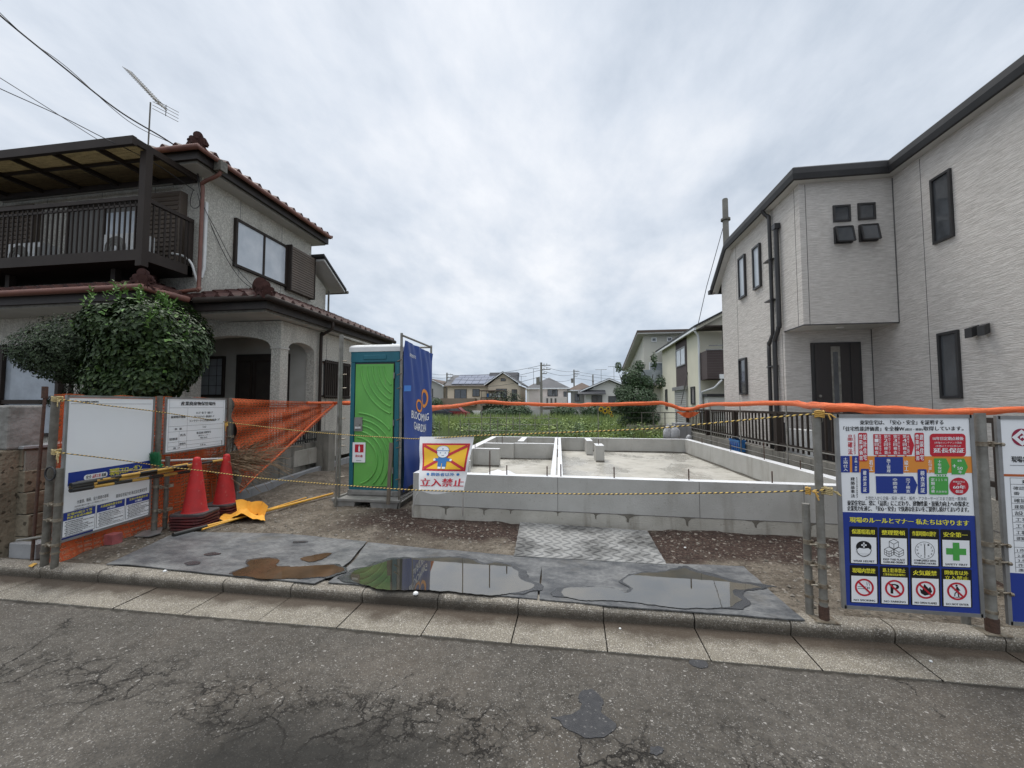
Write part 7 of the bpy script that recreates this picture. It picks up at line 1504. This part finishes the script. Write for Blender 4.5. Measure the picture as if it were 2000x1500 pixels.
for i in range(210):      # leafy clumps
    y = 12.9 + 9 * rnd.random(); x = fieldx(y)
    if x > 3.0: continue
    r = rnd.uniform(.18, .45); mt = rnd.choice(['weed_d', 'weed', 'leaf3']); z = rnd.uniform(.4, .8)
    for k in range(80):
        d = Vector((rnd.gauss(0, 1), rnd.gauss(0, 1), rnd.gauss(0, .7))); d = d.normalized() * r * rnd.random() ** .4; leaf(b, Vector((x, y, z)) + d, d + Vector((0, 0, .5)), rnd.uniform(.06, .12), mt, .6)
b.build('weeds', kind='stuff', label='tall green weeds and grasses filling the field behind the plot')
# light mesh fence in front of the field
t = thing('mesh_fence', (-3, 12.7, 0), 'pale wire mesh fence on thin rods at the near edge of the weed field', 'fence')
for k, (px, py) in enumerate(((846, 815), (858, 822), (877, 812), (899, 820), (916, 818), (958, 808), (972, 815), (989, 806), (1002, 812), (1015, 806), (1045, 812), (1072, 806), (1088, 822))):
    q = at(px, py, 12.7); MB().tube([(q.x, q.y, 0), (q.x, q.y, q.z)], .011, 'galv', 6).build('rod', t)
b = MB(); q, q2_ = at(905, 820, 12.68), at(1090, 818, 12.68)
for z in (.75, .95, 1.15): b.tube([(q.x, 12.68, z + .02), (q2_.x, 12.68, z)], .007, 'galv', 5)
b.build('wires', t)
# flowers / pinwheels
for k, (px, py, r) in enumerate(((1174, 799, .12), (1182, 803, .13), (1188, 798, .11), (1192, 806, .09), (1195, 812, .07))):
    c = at(px, py, 16.5); t = thing('sunflower', (c.x, c.y, 0), ['leftmost yellow sunflower of the cluster beyond the weeds', 'lowest large yellow sunflower of the cluster', 'topmost yellow sunflower of the cluster', 'small yellow sunflower at the right of the cluster', 'smallest yellow sunflower, lowest at the right'][k], 'sunflower', 'yellow sunflowers beyond the weeds'); b = MB()
    for j in range(14): a = R(j * 25.7); u = Vector((math.cos(a), 0, math.sin(a))); v = Vector((-u.z, 0, u.x)); b.add([c + u * r * .35 - v * r * .15, c + u * r * 1.0, c + u * r * .35 + v * r * .15], [(0, 1, 2)], 'petal')
    b.tube([c + Vector((0, -.02, 0)), c + Vector((0, .02, 0))], r * .4, 'tapek', 10); b.build('flower_head', t); MB().tube([(c.x, c.y + .02, 0), c + Vector((0, .03, 0))], .012, 'weed_d', 5).build('stem', t)
# back right clutter
def sack(px, py, Y_, w_, h_, label):
    c = at(px, py, Y_); b = MB(); b.lathe((c.x, c.y, c.z), [(0, 0), (w_ * .45, 0), (w_ * .52, h_ * .25), (w_ * .46, h_ * .6), (w_ * .2, h_ * .85), (w_ * .08, h_ * .9), (w_ * .16, h_), (0, h_)], 'bag', 12)
    b.v = [(x + .12 * w_ * noise.noise(Vector((x * 9, y * 9, z * 9))), y, z + .1 * h_ * noise.noise(Vector((x * 7, y * 7, z * 7)))) for x, y, z in b.v]; b.build('sandbag', label=label, cat='sandbag', group='white sandbags at the back right corner')
sack(1304, 858, 12.6, .26, .44, 'left of the two white sandbags behind the back corner of the foundation'); sack(1319, 858, 12.5, .26, .44, 'right of the two white sandbags behind the back corner of the foundation'); sack(1346, 858, 12.2, .16, .14, 'small white bag on the back corner of the foundation')
MB().box((3.0, 12.85, 0), (3.45, 13.3, 1.02), 'newblock').build('concrete_box', label='grey concrete box behind the white sandbags', cat='concrete box')
b = MB(); b.box((1.9, 15.2, 0), (8, 15.35, .85), 'block')
for k in range(8): b.box((1.9, 15.19, .1 + k * .2), (8, 15.2, .108 + k * .2), 'seam')
b.build('block_wall', label='mossy block wall below the leafy tree', cat='wall'); t = thing('wire_fence', (4, 15.25, .85), 'grey rail fence on the mossy wall by the cream house', 'fence')
for k in range(10): MB().box((2.4 + k * .4, 15.25, .85), (2.43 + k * .4, 15.28, 1.3), 'galv2').build('post', t)
MB().box((2.4, 15.24, 1.28), (6.1, 15.29, 1.31), 'galv2').build('rail', t)
c = at(1436, 850, 8.9); b = MB(); b.box((3.33, 9.0, .60), (3.45, 9.5, .84), 'p_sky'); b.box((3.32, 8.98, .80), (3.46, 9.52, .84), 'p_sky'); [b.box((3.326, 9.05 + k * .12, .63), (3.33, 9.10 + k * .12, .78), 'p_blue') for k in range(4)]; b.build('blue_crate', label='blue plastic crate behind the rods at the right fence', cat='crate')
# things against the right house wall, seen through the fence
b = MB(); b.box((3.66, 7.2, .5), (3.86, 7.75, 1.15), 'whitepl'); b.build('meter_box', label='white box unit on the grey house wall behind the picket fence', cat='box')
b = MB(); b.box((3.64, 7.9, .75), (3.70, 8.05, 1.25), 'black'); b.tube([(3.7, 7.98, .3), (3.7, 7.98, .8)], .02, 'black', 6); b.build('mailbox_post', label='black intercom post behind the picket fence', cat='post')
# bicycle seen through the thin railing
t = thing('bicycle', (-6.2, 8.0, .6), 'bicycle parked behind the thin black railing at the porch', 'bicycle')
for yy in (7.75, 8.75):
    b = MB(); b.tube([(-6.0, yy + .3 * math.cos(R(a)), .92 + .3 * math.sin(R(a))) for a in range(0, 361, 20)], .017, 'tyre', 6)
    for a in range(0, 180, 30): b.tube([(-6.0, yy + .29 * math.cos(R(a)), .92 + .29 * math.sin(R(a))), (-6.0, yy - .29 * math.cos(R(a)), .92 - .29 * math.sin(R(a)))], .003, 'galv', 3)
    b.build('wheel', t)
b = MB(); [b.tube([(-6.0, a[0], a[1]), (-6.0, a[2], a[3])], .016, 'carred', 6) for a in ((7.75, .92, 7.9, 1.45), (7.9, 1.35, 8.35, .95), (8.35, .95, 8.45, 1.4), (8.35, .95, 8.75, .92), (8.75, .92, 8.42, 1.3))]; b.build('frame', t)
b = MB(); b.box((-6.07, 8.35, 1.4), (-5.93, 8.58, 1.46), 'black'); b.build('saddle', t); b = MB(); b.tube([(-6.25, 7.95, 1.55), (-6.0, 7.9, 1.48), (-5.75, 7.95, 1.55)], .013, 'galv', 6); b.build('handlebar', t)
b = MB(); b.box((-6.15, 7.55, 1.2), (-5.85, 7.8, 1.42), 'carred'); b.build('basket', t)
